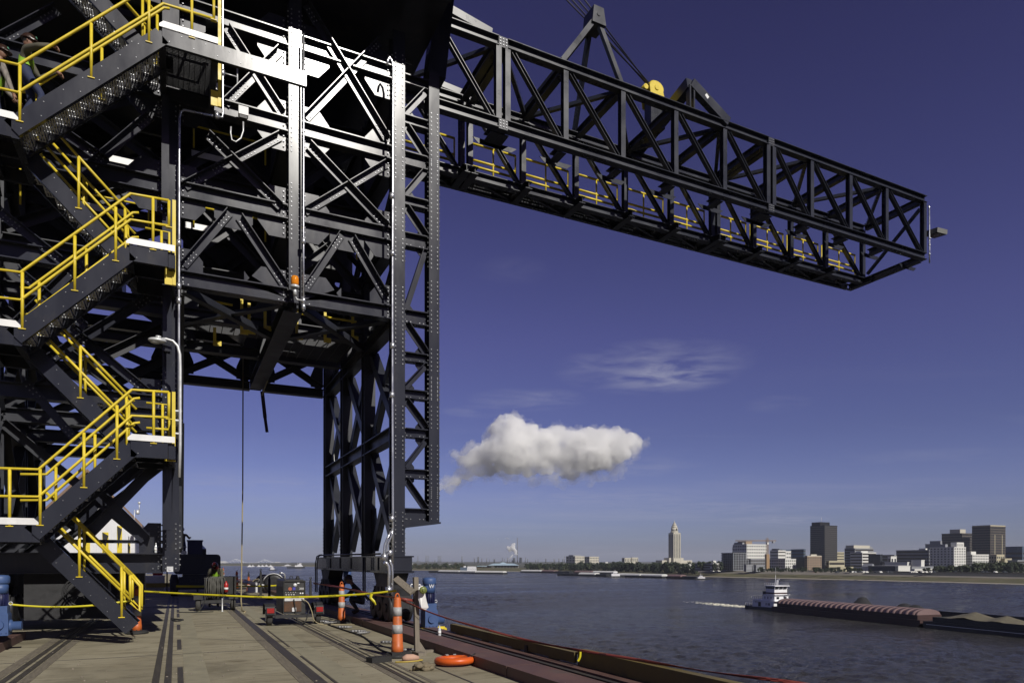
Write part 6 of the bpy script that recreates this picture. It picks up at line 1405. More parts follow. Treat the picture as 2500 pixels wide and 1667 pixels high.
for k, (u, v, s, lab) in enumerate(((602, 1383.2, 20, 'white boat farthest left under the distant bridge'), (613, 1382.8, 12, 'small white boat second from the left under the bridge'), (626, 1383, 16, 'tiny white boat in the middle of the bridge span'), (635, 1382.8, 16, 'tiny white boat under the right peak of the bridge'), (645, 1382.2, 16, 'white boat right of the bridge peak'), (654, 1383.6, 18, 'tiny white boat nearest the dark stanchion'), (688, 1381.6, 44, 'long white vessel before the pale tank at the bridge end'))):
    smallboat(u, v, s, BW, lab, 2.6, 'small white boats far up the river')
# tanker far right of the portal
a = W(700, 1386.5); d_ = Vector((CA, -SA, 0)); n_ = Vector((SA, CA, 0)); Fx = Loc(a, d_, n_); sc = (a - Vector((0, 0, a.z))).length / FPX; tk = thing('cargo_ship', 'dark hulled cargo ship with white superstructure seen through the portal', 'ship', a)
q = sc * .62
m = MB(); Fx.prism(m, [(2 * q, -1), (64 * q, -1), (66 * q, 6 * q), (0, 5 * q)], 0, 10 * q); m.build('hull', BARGEK, tk)
for k, (x0, x1, z0, z1) in enumerate(((36, 58, 5.2, 9), (38, 55, 9.01, 12.5), (42, 52, 12.51, 15), (30, 36, 5.5, 11))): m = MB(); Fx.box(m, x0 * q, x1 * q, 1.5 * q, 8 * q, z0 * q, z1 * q); m.build('deckhouse', BW, tk)
m = MB(); Fx.box(m, 47 * q, 51 * q, 3 * q, 6 * q, 15.01 * q, 19 * q); m.build('funnel', BW, tk)
m = MB()
for x in (39, 45, 54): Fx.tube(m, ((x * q, 4 * q, 12 * q), (x * q, 4 * q, 21 * q)), .35 * q)
m.build('mast', BW, tk)
# ------------------------------------------------------------------ far bank: buildings, refinery, trees
GZ = WZ + 7.2
BM = dict(
    white=mat('white_stone_facade', (.66, .655, .62), .75, var=.06, vs=.05), cream=mat('cream_stone_facade', (.52, .49, .41), .8, var=.08, vs=.05),
    brown=mat('brown_panel_facade', (.105, .09, .074), .6, var=.1, vs=.05), black=mat('black_curtain_wall', (.018, .018, .02), .35, var=.2, vs=.05),
    grey=mat('grey_concrete_facade', (.25, .26, .28), .7, var=.1, vs=.05), blue=mat('blue_grey_glass_wall', (.09, .12, .17), .35, var=.1, vs=.05),
    tan=mat('tan_brick_facade', (.27, .20, .14), .8, var=.1, vs=.05), beige=mat('beige_facade', (.44, .40, .28), .8, var=.08, vs=.05), dark=mat('dark_glass_block', (.03, .035, .045), .4, var=.15, vs=.05))
WIN = mat('facade_window_glass', (.045, .05, .06), .25, var=.2, vs=.1)
BAND = mat('dark_window_band', (.055, .05, .045), .3, var=.2, vs=.1)
def kx(u): d = ray(u, HV); return d.x / d.y
UNIT = {}
def unit_box(M_):
    if M_.name not in UNIT:
        m = MB(); m.box(-.5, .5, -.5, .5, -.5, .5); UNIT[M_.name] = m.mesh('window', M_)
    return UNIT[M_.name]
def put(par, name, M_, x0, x1, y0, y1, z0, z1):
    o = bpy.data.objects.new(name, unit_box(M_)); COL.objects.link(o); o.parent = par; off = ORG[par.name]
    o.location = Vector(((x0 + x1) / 2, (y0 + y1) / 2, (z0 + z1) / 2)) - off; o.scale = (x1 - x0, y1 - y0, z1 - z0); ORG[o.name] = off; return o
def corner(u0, uc, u1, Z):
    c = PD(uc, HV, Z); k0, k1 = kx(u0), kx(u1); return c.x, c.y, max(4, c.x / k0 - c.y), max(4, k1 * c.y - c.x)     # corner x,y; depth along +Y; width along +X
def zz(v, Z): return 1.65 + (HV - v) * Z / FPX
def bldg(name, label, cat, u0, uc, u1, vt, Z, M_, style=None, nx=6, ny=5, nz=5, vb=None, wm=None, roof=(), group=None, f=(.55, .5)):
    """axis-aligned block: lit face toward -Y (right of the corner), shaded face toward -X (left of it)"""
    x, y, D, w = corner(u0, uc, u1, Z); z0 = GZ - 1 if vb is None else zz(vb, Z); z1 = zz(vt, Z); t = thing(name, label, cat, (x, y, z0), group); H = z1 - z0
    m = MB(); m.box(x, x + w, y, y + D, z0, z1); m.box(x - .25, x + w + .25, y - .25, y + D + .25, z1 + .001, z1 + .8); m.build('wall', M_, t)
    wm = wm or (WIN if style == 'grid' else BAND); e = .12
    if style == 'grid':
        fz = H / nz
        for k in range(nz):
            zc = z0 + fz * (k + .5)
            for i in range(nx): xc = x + w * (i + .5) / nx; put(t, 'window', wm, xc - w / nx * f[0] / 2, xc + w / nx * f[0] / 2, y - e, y + e, zc - fz * f[1] / 2, zc + fz * f[1] / 2)
            for i in range(ny): yc = y + D * (i + .5) / ny; put(t, 'window', wm, x - e, x + e, yc - D / ny * f[0] / 2, yc + D / ny * f[0] / 2, zc - fz * f[1] / 2, zc + fz * f[1] / 2)
    elif style == 'band':
        fz = H / nz
        for k in range(nz):
            zc = z0 + fz * (k + .55)
            put(t, 'window_band', wm, x + w * .02, x + w * .98, y - e, y + e, zc - fz * f[1] / 2, zc + fz * f[1] / 2); put(t, 'window_band', wm, x - e, x + e, y + D * .02, y + D * .98, zc - fz * f[1] / 2, zc + fz * f[1] / 2)
    for (fx0, fx1, fy0, fy1, h, RM) in roof:
        m = MB(); m.box(x + w * fx0, x + w * fx1, y + D * fy0, y + D * fy1, z1 + .81, z1 + .81 + h); m.build('rooftop_block', RM, t)
    return t, (x, y, D, w, z0, z1)
B = BM
# the slender capitol tower
Zc = 1500; s = Zc / FPX
cap = thing('capitol_tower', 'slender cream limestone tower with a stepped crown above the trees', 'tower', (*PD(1646, HV, Zc).xy, GZ))
x, y, D, w = corner(1632, 1644.5, 1661, Zc); zb = zz(1372, Zc); z1 = zz(1300, Zc)
m = MB(); m.box(x, x + w, y, y + D, GZ - 1, z1); m.build('shaft', B['cream'], cap)
for k in range(20):
    zc = zz(1362, Zc) + (z1 - zz(1362, Zc)) * (k + .5) / 21
    for i in range(3): xc = x + w * (i + .5) / 3; put(cap, 'window', WIN, xc - w * .085, xc + w * .085, y - .12, y + .12, zc - .9, zc + 1.0)
for i in range(3): yc = y + D * (i + .5) / 3; put(cap, 'window_strip', BAND, x - .12, x + .12, yc - D * .07, yc + D * .07, zz(1360, Zc), z1 - 4)
for q in (.0, .335, .67, 1.0): m = MB(); xx = x + w * q; m.box(xx - .5, xx + .5, y - .5, y - .001, GZ, z1 - .5); m.build('pilaster', B['cream'], cap)
cx_, cy_ = x + w / 2, y + D / 2
for r, a, b in ((.40, 1300, 1296), (.345, 1296, 1287), (.29, 1287, 1282.5), (.2, 1282.5, 1278), (.12, 1278, 1275)):
    m = MB(); m.lathe((cx_, cy_, zz(a, Zc) + .001), [(w * r * 1.18, 0), (w * r * 1.1, zz(b, Zc) - zz(a, Zc))], 8); m.build('crown_stage', B['cream'], cap)
m = MB(); m.lathe((cx_, cy_, zz(1275, Zc) + .002), [(w * .08, 0), (w * .05, 2), (w * .015, 4), (w * .01, 6)], 8); m.build('finial', B['cream'], cap)
put(cap, 'crown_window', BAND, cx_ - w * .06, cx_ + w * .06, cy_ - w * .43, cy_ - w * .37, zz(1294, Zc), zz(1289, Zc))
for u0, uc, u1, vt in ((1623, 1636, 1671, 1361), (1603, 1618.5, 1692, 1367)):
    x2, y2, D2, w2 = corner(u0, uc, u1, Zc); m = MB(); m.box(x2, x2 + w2, y2 + 3, y2 + 3 + D2, GZ - 1, zz(vt, Zc)); m.build('wing', B['cream'], cap)
# concrete frame under construction
Z = 830; x, y, D, w = corner(1760, 1790, 1841, Z); fr_ = thing('concrete_frame', 'unfinished concrete building frame with open storeys on the far bank', 'building', (x, y, GZ)); z0, z1 = GZ, zz(1350, Z)
for k in range(8):
    m = MB(); zc = z0 + (z1 - z0) * k / 7; m.box(x, x + w * (1 if k < 5 else .72), y, y + D, zc, zc + .7); m.build('floor_slab', B['grey'], fr_)
for i in range(9):
    for j in range(2):
        m = MB(); xx = x + .6 + (w - 1.6) * i / 8; yy = y + .6 + j * (D - 2); m.box(xx, xx + .8, yy, yy + .8, z0 + .71, z1 * 1 if i < 6 else zz(1366, Z)); m.build('pillar', B['grey'], fr_)
for j in range(1, 6): m = MB(); yy = y + D * j / 6; m.box(x + .3, x + 1.1, yy, yy + .8, z0 + .71, z1); m.build('pillar', B['grey'], fr_)
m = MB(); m.box(x + w * .05, x + w * .9, y + D * .12, y + D * .9, z0 + .72, zz(1364, Z)); m.box(x + w * .05, x + w * .68, y + D * .12, y + D * .9, zz(1364, Z) + .01, z1 - .1); m.build('shade_core', B['dark'], fr_)  # dark fill stands in for the shade between the slabs
bldg('parking_garage', 'low dark parking deck left of the unfinished concrete frame', 'garage', 1697, 1736, 1742, 1376, 820, B['grey'], 'band', nz=3, f=(.5, .5))
bldg('low_building', 'small white low building before the dark parking deck', 'building', 1737, 1740, 1760, 1376, 815, B['white'], 'band', nz=2, f=(.5, .35), roof=((.1, .45, .1, .9, 3.2, B['white']),))
bldg('low_building', 'small white house half hidden by the right end of the wood', 'building', 1671, 1675, 1695, 1378, 900, B['white'])
bldg('site_hoarding', 'left of two ribbed grey site sheds under the concrete frame', 'shed', 1821, 1822, 1838, 1379, 800, B['grey'], 'band', nz=2, f=(.3, .1)); bldg('site_hoarding', 'right of two ribbed grey site sheds under the concrete frame', 'shed', 1845, 1846, 1866, 1380, 800, B['grey'], 'band', nz=2, f=(.3, .1))
bldg('frame_wing', 'lower concrete frame wing right of the unfinished building', 'building', 1830, 1833, 1868, 1365, 840, B['grey'], 'grid', nx=6, ny=1, nz=4, f=(.75, .6), wm=BAND)
bldg('office_block', 'white office block with square windows behind the concrete frame', 'office building', 1789, 1823, 1873, 1329, 930, B['white'], 'grid', nx=9, ny=6, nz=8, f=(.5, .45), roof=((.1, .4, .2, .8, 4, B['tan']), (0, .3, .3, .9, 2.5, B['grey'])))
bldg('office_wing', 'shaded lower wing on the left of the white office block', 'office building', 1788, 1812, 1815, 1336, 950, B['grey'], 'band', nz=6)
# tower crane
Z = 860; tc = thing('tower_crane', 'yellow tower crane standing beside the white office block', 'crane', (*PD(1873, HV, Z).xy, GZ)); c = PD(1873, HV, Z); YC = mat('tower_crane_paint', (.30, .20, .11), .6)
m = MB(); m.box(c.x - 2.6, c.x + 2.6, c.y - 1.5, c.y + 1.5, GZ, zz(1352, Z)); m.build('base_mast', YC, tc)
m = MB()
for sx in (-1, 1):
    for sy in (-1, 1): m.box(c.x + sx * .9 - .2, c.x + sx * .9 + .2, c.y + sy * .9 - .2, c.y + sy * .9 + .2, zz(1352, Z), zz(1313, Z))
for k in range(14): z = zz(1352, Z) + k * 1.4; m.beam((c.x - .9, c.y - .9, z), (c.x + .9, c.y - .9, z + 1.4), FRONT, [(-.1, .1, -.1, .1)])
m.build('mast', YC, tc)
for u0, u1, nm in ((1795, 1873, 'jib'), (1873, 1895, 'counter_jib')):
    a, b = PD(u0, 1320.5, Z), PD(u1, 1320.5, Z); m = MB()
    for h in (0, 1.3): m.tube((a + Vector((0, 0, h)), b + Vector((0, 0, h))), .22, 5)
    N_ = int((b - a).length / 2.4)
    for k in range(N_): m.tube((a.lerp(b, k / N_), a.lerp(b, (k + .5) / N_) + Vector((0, 0, 1.3))), .12, 4); m.tube((a.lerp(b, (k + .5) / N_) + Vector((0, 0, 1.3)), a.lerp(b, (k + 1) / N_)), .12, 4)
    m.build(nm, YC, tc)
m = MB(); a = PD(1888, 1321, Z); m.box(a.x - 1.5, a.x + 2, a.y - 1, a.y + 1, a.z - 2.2, a.z + .3); m.build('counterweight', B['grey'], tc); m = MB(); a = PD(1873, 1325, Z); m.box(a.x - 1, a.x + 1.4, a.y - 1.2, a.y + 1.2, a.z - 1.8, a.z + .8); m.build('cab', B['white'], tc); m = MB(); a = PD(1873, 1319, Z); m.tube((a, a + Vector((0, 0, 4))), .3, 5); m.build('peak', YC, tc)
# city blocks, left to right
bldg('office_block', 'white stepped office block right of the tower crane', 'office building', 1880, 1900, 1918, 1344, 900, B['white'], 'band', nz=6, f=(.5, .35), roof=((0, .4, .2, .8, 2, B['dark']),))
bldg('office_block', 'pale office block joined to the white stepped one', 'office building', 1905, 1910, 1931, 1346, 905, B['white'], 'grid', nx=4, ny=1, nz=5, f=(.6, .4), roof=((0, 1, 0, 1, 2.2, B['blue']),))
bldg('hotel_block', 'lower white block with square windows before the pale offices', 'building', 1868, 1917, 1943, 1365, 850, B['white'], 'grid', nx=5, ny=9, nz=4, f=(.5, .5))
bldg('office_block', 'blue grey glass block between white offices and the black tower', 'office building', 1931, 1962, 1966, 1341, 1000, B['blue'], 'band', nz=6, f=(.5, .3))
bldg('office_block', 'dark building left of the tan brick hotel', 'building', 1944, 1968, 1970, 1361, 860, B['dark'])
bldg('brick_hotel', 'tan brick hotel with pale base below the black tower', 'hotel', 1966, 1971, 2006, 1359, 840, B['tan'], 'grid', nx=6, ny=1, nz=6, f=(.45, .5), roof=((.3, .7, .2, .8, 2.5, B['cream']), (0, 1, 0, 1, .8, B['cream'])))
t, q = bldg('black_tower', 'black banded office tower with a rooftop penthouse', 'tower', 1978, 2013, 2044, 1283, 980, B['black'], 'band', nz=22, f=(.5, .42), wm=mat('bronze_spandrel', (.095, .09, .085), .45), roof=((-.0, .75, .3, .9, 5, B['black']),))
m = MB(); m.tube(((q[0] + 8, q[1] + 12, q[5] + 5), (q[0] + 8, q[1] + 12, q[5] + 13)), .25, 5); m.build('roof_mast', GALV, t)
bldg('office_block', 'beige office block partly behind the right side of the black tower', 'office building', 2036, 2042, 2061, 1348, 1020, B['beige'], 'band', nz=6, f=(.5, .35)); bldg('low_building', 'low beige building at the foot of the black tower', 'building', 2020, 2024, 2062, 1370, 850, B['beige'], 'band', nz=2)
bldg('stepped_office', 'grey stepped office building with a pale attic', 'office building', 2062, 2087, 2133, 1339, 930, B['grey'], 'band', nz=8, f=(.5, .5), roof=((.0, .85, .1, .9, 4, B['cream']), (.86, .99, .1, .9, 2.5, B['grey'])))
bldg('striped_office', 'white office block with dark stripes before the grey stepped one', 'office building', 2076, 2105, 2139, 1349, 880, B['white'], 'band', nz=6, f=(.5, .5), roof=((-.0, .5, .1, .5, 1.5, B['white']),)); bldg('glass_block', 'dark glass cube in front of the striped white offices', 'building', 2120, 2149, 2151, 1354, 840, B['dark'])
bldg('garage_block', 'grey banded garage block with a small white house before it', 'garage', 2150, 2183, 2187, 1355, 900, B['grey'], 'band', nz=5, f=(.5, .5)); bldg('low_building', 'white stepped house before the grey banded garage', 'building', 2172, 2175, 2189, 1359, 830, B['white'], 'grid', nx=2, ny=1, nz=2)
bldg('parking_garage', 'long grey parking garage with open dark decks', 'garage', 2188, 2268, 2275, 1343, 900, B['grey'], 'band', nz=6, f=(.5, .5), roof=((0, .6, .1, .3, 2, B['white']),)); bldg('office_block', 'grey shaded block between the long garage and the white hotel', 'building', 2259, 2296, 2300, 1328, 950, B['grey'], roof=((.0, .9, .0, .7, 4, B['grey']),))
bldg('dark_office', 'dark brown office block with a pale penthouse', 'office building', 2299, 2349, 2376, 1302, 1050, B['brown'], 'band', nz=14, f=(.5, .55), wm=B['black'], roof=((.0, .5, .1, .6, 6, B['cream']),))
t, q = bldg('brown_tower', 'tall brown banded office tower with a pale parapet', 'tower', 2373, 2418, 2455, 1285, 1000, B['brown'], 'band', nz=17, f=(.5, .5), wm=B['black'], roof=((0, 1, 0, 1, 1.6, B['beige']),))
for k in (.28, .76): put(t, 'pale_fin', B['beige'], q[0] + q[3] * k - .6, q[0] + q[3] * k + .6, q[1] - .35, q[1] - .121, q[4], q[5] - 12)
t, q = bldg('white_hotel', 'tall white hotel with rows of small windows', 'hotel', 2270, 2329, 2358, 1336, 850, B['white'], 'grid', nx=5, ny=7, nz=9, f=(.45, .5))
m = MB(); m.box(q[0] + q[3] * .25, q[0] + q[3] * .85, q[1] + .2, q[1] + q[2] * .25, q[5] + .81, q[5] + 6.6); m.build('attic_block', B['white'], t)
for i in range(3): put(t, 'window', WIN, q[0] + q[3] * (.32 + i * .17), q[0] + q[3] * (.32 + i * .17) + 1.2, q[1] + .08, q[1] + .3, q[5] + 1.6, q[5] + 4.6)
m = MB(); m.box(q[0] - .01, q[0] + q[3] * .2, q[1] + q[2] * .35, q[1] + q[2] * .75, q[5] + .81, q[5] + 4.4); m.build('attic_block', B['grey'], t)
bldg('white_block', 'white office slab with small windows right of the hotel', 'building', 2357, 2374, 2414, 1354, 860, B['white'], 'grid', nx=10, ny=4, nz=6, f=(.5, .5), roof=((0, .3, .2, .8, 3.5, B['white']),))
bldg('beige_block', 'yellowish block at the foot of the brown tower', 'building', 2414, 2433, 2452, 1356, 880, B['beige'], 'grid', nx=4, ny=3, nz=4, roof=((0, 1, 0, 1, .7, B['beige']),)); bldg('beige_block', 'lower yellowish annex right of the beige block', 'building', 2450, 2453, 2470, 1364, 880, B['beige'])
bldg('glass_office', 'blue grey office block at the right picture edge', 'office building', 2455, 2496, 2560, 1345, 950, B['blue'], 'band', nz=4, f=(.5, .4), roof=((.0, .5, .0, 1, 6, B['blue']),)); bldg('low_building', 'low grey building before the blue glass office', 'building', 2460, 2484, 2540, 1368, 860, B['grey'], 'band', nz=3)
Zm = 720
bldg('museum_hall', 'low dark glass hall with a white end on the levee', 'hall', 2137, 2193, 2222, 1382, Zm, B['white'], 'band', nz=1, f=(.5, .0)); bldg('glazed_hall', 'dark glazed front left of the white museum end', 'hall', 2120, 2186, 2192, 1383, Zm - 12, B['dark'])
bldg('museum_block', 'grey cube with a white end above the museum hall', 'hall', 2160, 2215, 2224, 1373, 760, B['white']); bldg('museum_block', 'taller grey cube with a white end right of the museum hall', 'hall', 2225, 2249, 2257, 1368, 750, B['white']); bldg('low_pavilion', 'long low white pavilion on the levee before the hotel', 'pavilion', 2226, 2233, 2281, 1390, 690, B['white'], 'band', nz=1, f=(.5, .35)); bldg('low_building', 'grey podium behind the low white pavilion', 'building', 2222, 2226, 2286, 1384, 740, B['grey'])
t, q = bldg('gabled_house', 'small white gabled house left of the museum', 'house', 2104, 2126, 2136, 1384, 740, B['white'])
m = MB(); x, y, D, w, z0, z1 = q; m.prism([(x - .5, y - .3, z1), (x + w + .5, y - .3, z1), (x + w / 2, y - .3, z1 + 4)], (0, D + .6, 0)); m.build('roof', B['grey'], t)
for k in range(3): put(t, 'window', WIN, x + w * (.15 + .3 * k), x + w * (.15 + .3 * k) + .9, y - .1, y + .1, z0 + 2.5, z0 + 5)
bldg('low_building', 'long low building with a pale wall at the foot of the stepped office', 'building', 2046, 2052, 2083, 1385, 760, B['beige'])
# white office pair and its neighbour above the wood
t, q = bldg('state_office', 'left half of the white office pair above the wood', 'office building', 1382, 1404, 1427, 1358, 1350, B['cream'], 'grid', nx=6, ny=3, nz=4, f=(.5, .45), roof=((-.0, .8, .2, .7, 2.2, B['grey']),)); bldg('state_office', 'right half of the white office pair above the wood', 'office building', 1426, 1439, 1462, 1359, 1400, B['cream'], 'grid', nx=6, ny=2, nz=4, f=(.5, .45))
bldg('state_office', 'left half of the small white office above the middle of the wood', 'office building', 1518, 1525, 1541, 1362, 1500, B['cream'], 'grid', nx=4, ny=1, nz=2, f=(.4, .7)); bldg('state_office', 'right half of the small white office above the middle of the wood', 'office building', 1540, 1543, 1558, 1361, 1510, B['cream'], 'grid', nx=3, ny=1, nz=2, f=(.4, .7))
bldg('low_building', 'low white roof left of the white office pair', 'building', 1364, 1366, 1381, 1376, 1300, B['white']); bldg('low_building', 'tiny white block between the white offices', 'building', 1477, 1478, 1484, 1372, 1500, B['white'])
# casino boat, pavilion
Zp = 1330
def PP(u, v, Z=Zp): return PD(u, v, Z)
a = W(1123, 1394); d_ = Vector((CA, -SA, 0)); n_ = Vector((SA, CA, 0)); Fx = Loc(a, d_, n_); sc = (a.xy.length / math.sqrt(1 + ((1123 - CXP) / FPX) ** 2)) / FPX
cs = thing('casino_boat', 'white tiered boat moored left of the blue roofed pavilion', 'boat', a)
for nm, x0, x1, z0, z1, M_ in (('hull', 0, 40, -.5, 2, B['grey']), ('deck_tier', 17, 40, 2.02, 5, BW), ('deck_tier', 17.5, 39.5, 5.6, 8.4, BW), ('deck_tier', 18, 39, 9, 11.8, BW), ('blue_bow_house', .5, 16.8, 2.02, 9.5, B['blue']), ('pilot_house', 9, 14, 9.6, 13, BW)):
    m = MB(); Fx.box(m, x0 * sc, x1 * sc, 0, 14 * sc, z0 * sc, z1 * sc); m.build(nm, M_, cs)
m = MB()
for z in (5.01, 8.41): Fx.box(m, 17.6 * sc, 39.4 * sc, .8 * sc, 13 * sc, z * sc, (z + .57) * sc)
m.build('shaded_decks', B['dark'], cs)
pv = thing('river_pavilion', 'pavilion on posts with a broad pale blue roof by the far water', 'pavilion', a); zr0, zr1 = zz(1379.5, Zp), zz(1375, Zp)
c0, c1 = PP(1190, 1379), PP(1268, 1379); F4 = Loc(Vector((c0.x, c0.y, 0)), (c1 - c0).normalized(), Vector((SA, CA, 0))); Lp = (c1 - c0).length; BRF = mat('pale_blue_roof', (.32, .42, .50), .5, var=.05, vs=.05)
m = MB(); P = [F4.p(x, yy, z) for x, yy, z in ((0, 0, zr0), (Lp, 0, zr0), (Lp, 30, zr0), (0, 30, zr0), (Lp * .18, 8, zr1), (Lp * .82, 8, zr1), (Lp * .82, 22, zr1), (Lp * .18, 22, zr1))]; m.quadbox(P); m.build('roof', BRF, pv)
m = MB(); P = [F4.p(x, yy, z) for x, yy, z in ((Lp * .38, 10, zr1 + .01), (Lp * .6, 10, zr1 + .01), (Lp * .6, 20, zr1 + .01), (Lp * .38, 20, zr1 + .01), (Lp * .46, 13, zz(1372, Zp)), (Lp * .52, 13, zz(1372, Zp)), (Lp * .52, 17, zz(1372, Zp)), (Lp * .46, 17, zz(1372, Zp)))]; m.quadbox(P); m.build('cupola', BRF, pv)
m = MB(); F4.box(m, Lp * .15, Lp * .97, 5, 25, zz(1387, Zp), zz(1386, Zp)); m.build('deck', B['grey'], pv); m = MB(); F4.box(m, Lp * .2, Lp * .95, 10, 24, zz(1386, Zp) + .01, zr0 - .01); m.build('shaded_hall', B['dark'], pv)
for k in range(18): m = MB(); x = Lp * (.17 + .79 * k / 17); F4.box(m, x, x + .7, 4.2, 4.9, zz(1386, Zp) + .02, zr0 - .02); m.build('pillar', B['cream'], pv)
for k in range(12): m = MB(); x = Lp * (.05 + .9 * k / 11); F4.box(m, x, x + 1, 4.0, 5, WZ - 1, zz(1387, Zp) - .02); m.build('pile', B['tan'], pv)
gm = thing('gangway', 'roofed white gangway between the casino boat and the pavilion', 'gangway', PP(1164, 1390)); m = MB(); c0, c1 = PP(1164, 1384), PP(1198, 1384); F5 = Loc(Vector((c0.x, c0.y, 0)), (c1 - c0).normalized(), Vector((SA, CA, 0))); L5 = (c1 - c0).length; F5.box(m, 0, L5, 6, 12, zz(1382, Zp), zz(1380.5, Zp)); m.build('roof', BRF, gm)
m = MB(); F5.box(m, 0, L5, 6, 12, zz(1387, Zp), zz(1386, Zp)); F5.box(m, 0, L5, 10, 11, zz(1386, Zp) + .01, zz(1384, Zp)); m.build('walkway', B['tan'], gm)
for k in range(6): m = MB(); x = L5 * (k + .3) / 6; F5.box(m, x, x + 1, 6.5, 7.5, WZ - 1, zz(1387, Zp) - .01); m.build('pile', B['tan'], gm)
# refinery stacks and columns on the horizon
ST = mat('refinery_steel', (.16, .165, .18), .6, var=.15, vs=.05); ST2 = mat('pale_refinery_tank', (.55, .55, .54), .6); Zr = 3300; rn = random.Random(21)
def stack(u, vt, wpx, kind, lab, M_=ST):
    b = PD(u, 1386, Zr); zt_ = zz(vt, Zr); q = Zr / FPX; m = MB(); r = wpx * q / 2
    m.lathe((b.x, b.y, GZ), [(r, 0), (r * .8, zt_ - GZ)], 8)
    if kind == 1:
        for k in range(4): z = GZ + (zt_ - GZ) * (.3 + .2 * k); m.lathe((b.x, b.y, z), [(r * 1.7, 0), (r * 1.7, .4 * q)], 8)
    return tag(m.build('refinery_stack', M_), lab, 'stack', 'refinery stacks and columns on the horizon')
stack(1263, 1312, 1.7, 0, 'tallest refinery stack rising right of the white steam', mat('weathered_stack', (.11, .10, .10), .7)); stack(1128, 1357, 3, 0, 'thick dark refinery stack left of the pavilion'); stack(1168, 1358, 3, 1, 'platformed refinery column left of the steam plume')
stack(1255, 1361, 6, 1, 'broad refinery column at the foot of the steam plume'); stack(1271, 1360, 7, 1, 'broad refinery column right of the tallest stack'); stack(1378, 1357, 2, 0, 'thin refinery stack left of the white office pair'); stack(1207, 1364, 3.5, 1, 'platformed refinery column above the pavilion roof')
for k in range(62):
    u = rn.choice((rn.uniform(1000, 1380), rn.uniform(1200, 1390), rn.uniform(1060, 1260))); stack(u, rn.choice((rn.uniform(1364, 1376), rn.uniform(1360, 1370))), rn.choice((.7, .8, 1, 1.4, 2.2, 2.6)), rn.choice((0, 0, 1)), 'slim refinery stack or column in the haze of the horizon')
for k, (u, vt, lab) in enumerate(((1021, 1356, 'leftmost lattice rig of the refinery with thin legs'), (1043, 1355, 'middle lattice rig of the refinery with thin legs'), (1073, 1356, 'rightmost lattice rig of the refinery with thin legs'))):
    b = PD(u, 1386, Zr); q = Zr / FPX; t = thing('lattice_rig', lab, 'rig', (b.x, b.y, GZ), 'lattice rigs of the refinery'); m = MB()
    for x in ((-2.2, 0) if k == 0 else (-4, -1.4, 1.4, 4) if k == 1 else (-4, -2, 0, 2, 4)): m.lathe((b.x + x * q, b.y, GZ), [(.5 * q, 0), (.45 * q, zz(vt, Zr) - GZ)], 5)
    m.build('legs_frame', ST, t); m = MB()
    for v in (1374, 1370, 1378): m.box(b.x - 4.5 * q, b.x + 4.5 * q, b.y - 4, b.y + 4, zz(v, Zr), zz(v - 1.1, Zr))
    m.build('deck_level', ST, t)
for k, (u, w_, vt, lab) in enumerate(((1094, 16, 1377, 'wide pale tank on the horizon left of the pavilion'), (1115, 12, 1376, 'pale tank on the horizon nearest the thick dark stack'), (1006, 10, 1376, 'pale tank on the horizon beside the crane leg'), (1375, 14, 1379, 'pale tank at the left of the white offices'))):
    b = PD(u, 1386, 2400); q = 2400 / FPX; m = MB(); m.lathe((b.x, b.y, GZ), [(w_ * q / 2, 0), (w_ * q / 2, zz(vt, 2400) - GZ), (w_ * q * .2, zz(vt - 1, 2400) - GZ)], 20); tag(m.build('storage_tank', ST2), lab, 'tank', 'pale storage tanks')
# flare boom braces beside the steam
m = MB(); a, b = PD(1236, 1372, Zr), PD(1252, 1353, Zr); m.tube((a, b), 1.2, 5); m.tube((PD(1243, 1372, Zr), b), .9, 5); tag(m.build('pipe_strut', ST2), 'pale slanting pipe strut left of the steam plume', 'strut')
# distant cantilever bridge
Zb = 5200; q = Zb / FPX; BRM = mat('bridge_grey_paint', (.6, .62, .66), .6); br = thing('river_bridge', 'faint grey cantilever bridge with two truss peaks on the horizon', 'bridge', PD(600, 1376, Zb))
top = {}
def tv(u):
    t = 1374.2
    for c, h, w_ in ((577, 9.5, 24), (647, 8.2, 22)): t = min(t, 1374.2 - h * max(0, 1 - abs(u - c) / w_) ** 1.25)
    return t - 1.2
m = MB(); U = list(range(520, 716, 7))
for a, b in zip(U[:-1], U[1:]):
    m.tube((PD(a, tv(a), Zb), PD(b, tv(b), Zb)), .75 * q, 5)
    m.tube((PD(a, tv(a), Zb), PD(b, 1376, Zb)), .42 * q, 4); m.tube((PD(b, 1376, Zb), PD(b, tv(b), Zb)), .35 * q, 4)
m.build('truss', BRM, br); m = MB(); a, b = PD(470, 1376.2, Zb), PD(760, 1376.2, Zb); m.beam(a, b, FRONT, [(-6, 6, -.9 * q, .5 * q)]); m.build('deck', BRM, br)
for u in (553, 577, 625, 647, 690, 520): m = MB(); a = PD(u, 1378, Zb); m.box(a.x - 1.3 * q, a.x + 1.3 * q, a.y - 5, a.y + 5, WZ - 1, a.z + 2 * q); m.build('pier', BRM, br)
for u0, u1, vt, lab in ((530, 551, 1369, 'long pale shed on the horizon left of the bridge peaks'), (669, 682, 1371, 'pale rounded stockpile shed at the right end of the bridge')):
    b0, b1 = PD(u0, 1380, 4600), PD(u1, 1380, 4600); m = MB(); zt_ = zz(vt, 4600); m.prism([(b0.x, b0.y, WZ), (b1.x, b1.y, WZ), (b1.x, b1.y, WZ + (zt_ - WZ) * .45), (b0.x * .3 + b1.x * .7, b0.y * .3 + b1.y * .7, zt_), (b0.x * .8 + b1.x * .2, b0.y * .8 + b1.y * .2, zt_)], (20, 60, 0)); tag(m.build('storage_shed', ST2), lab, 'shed')

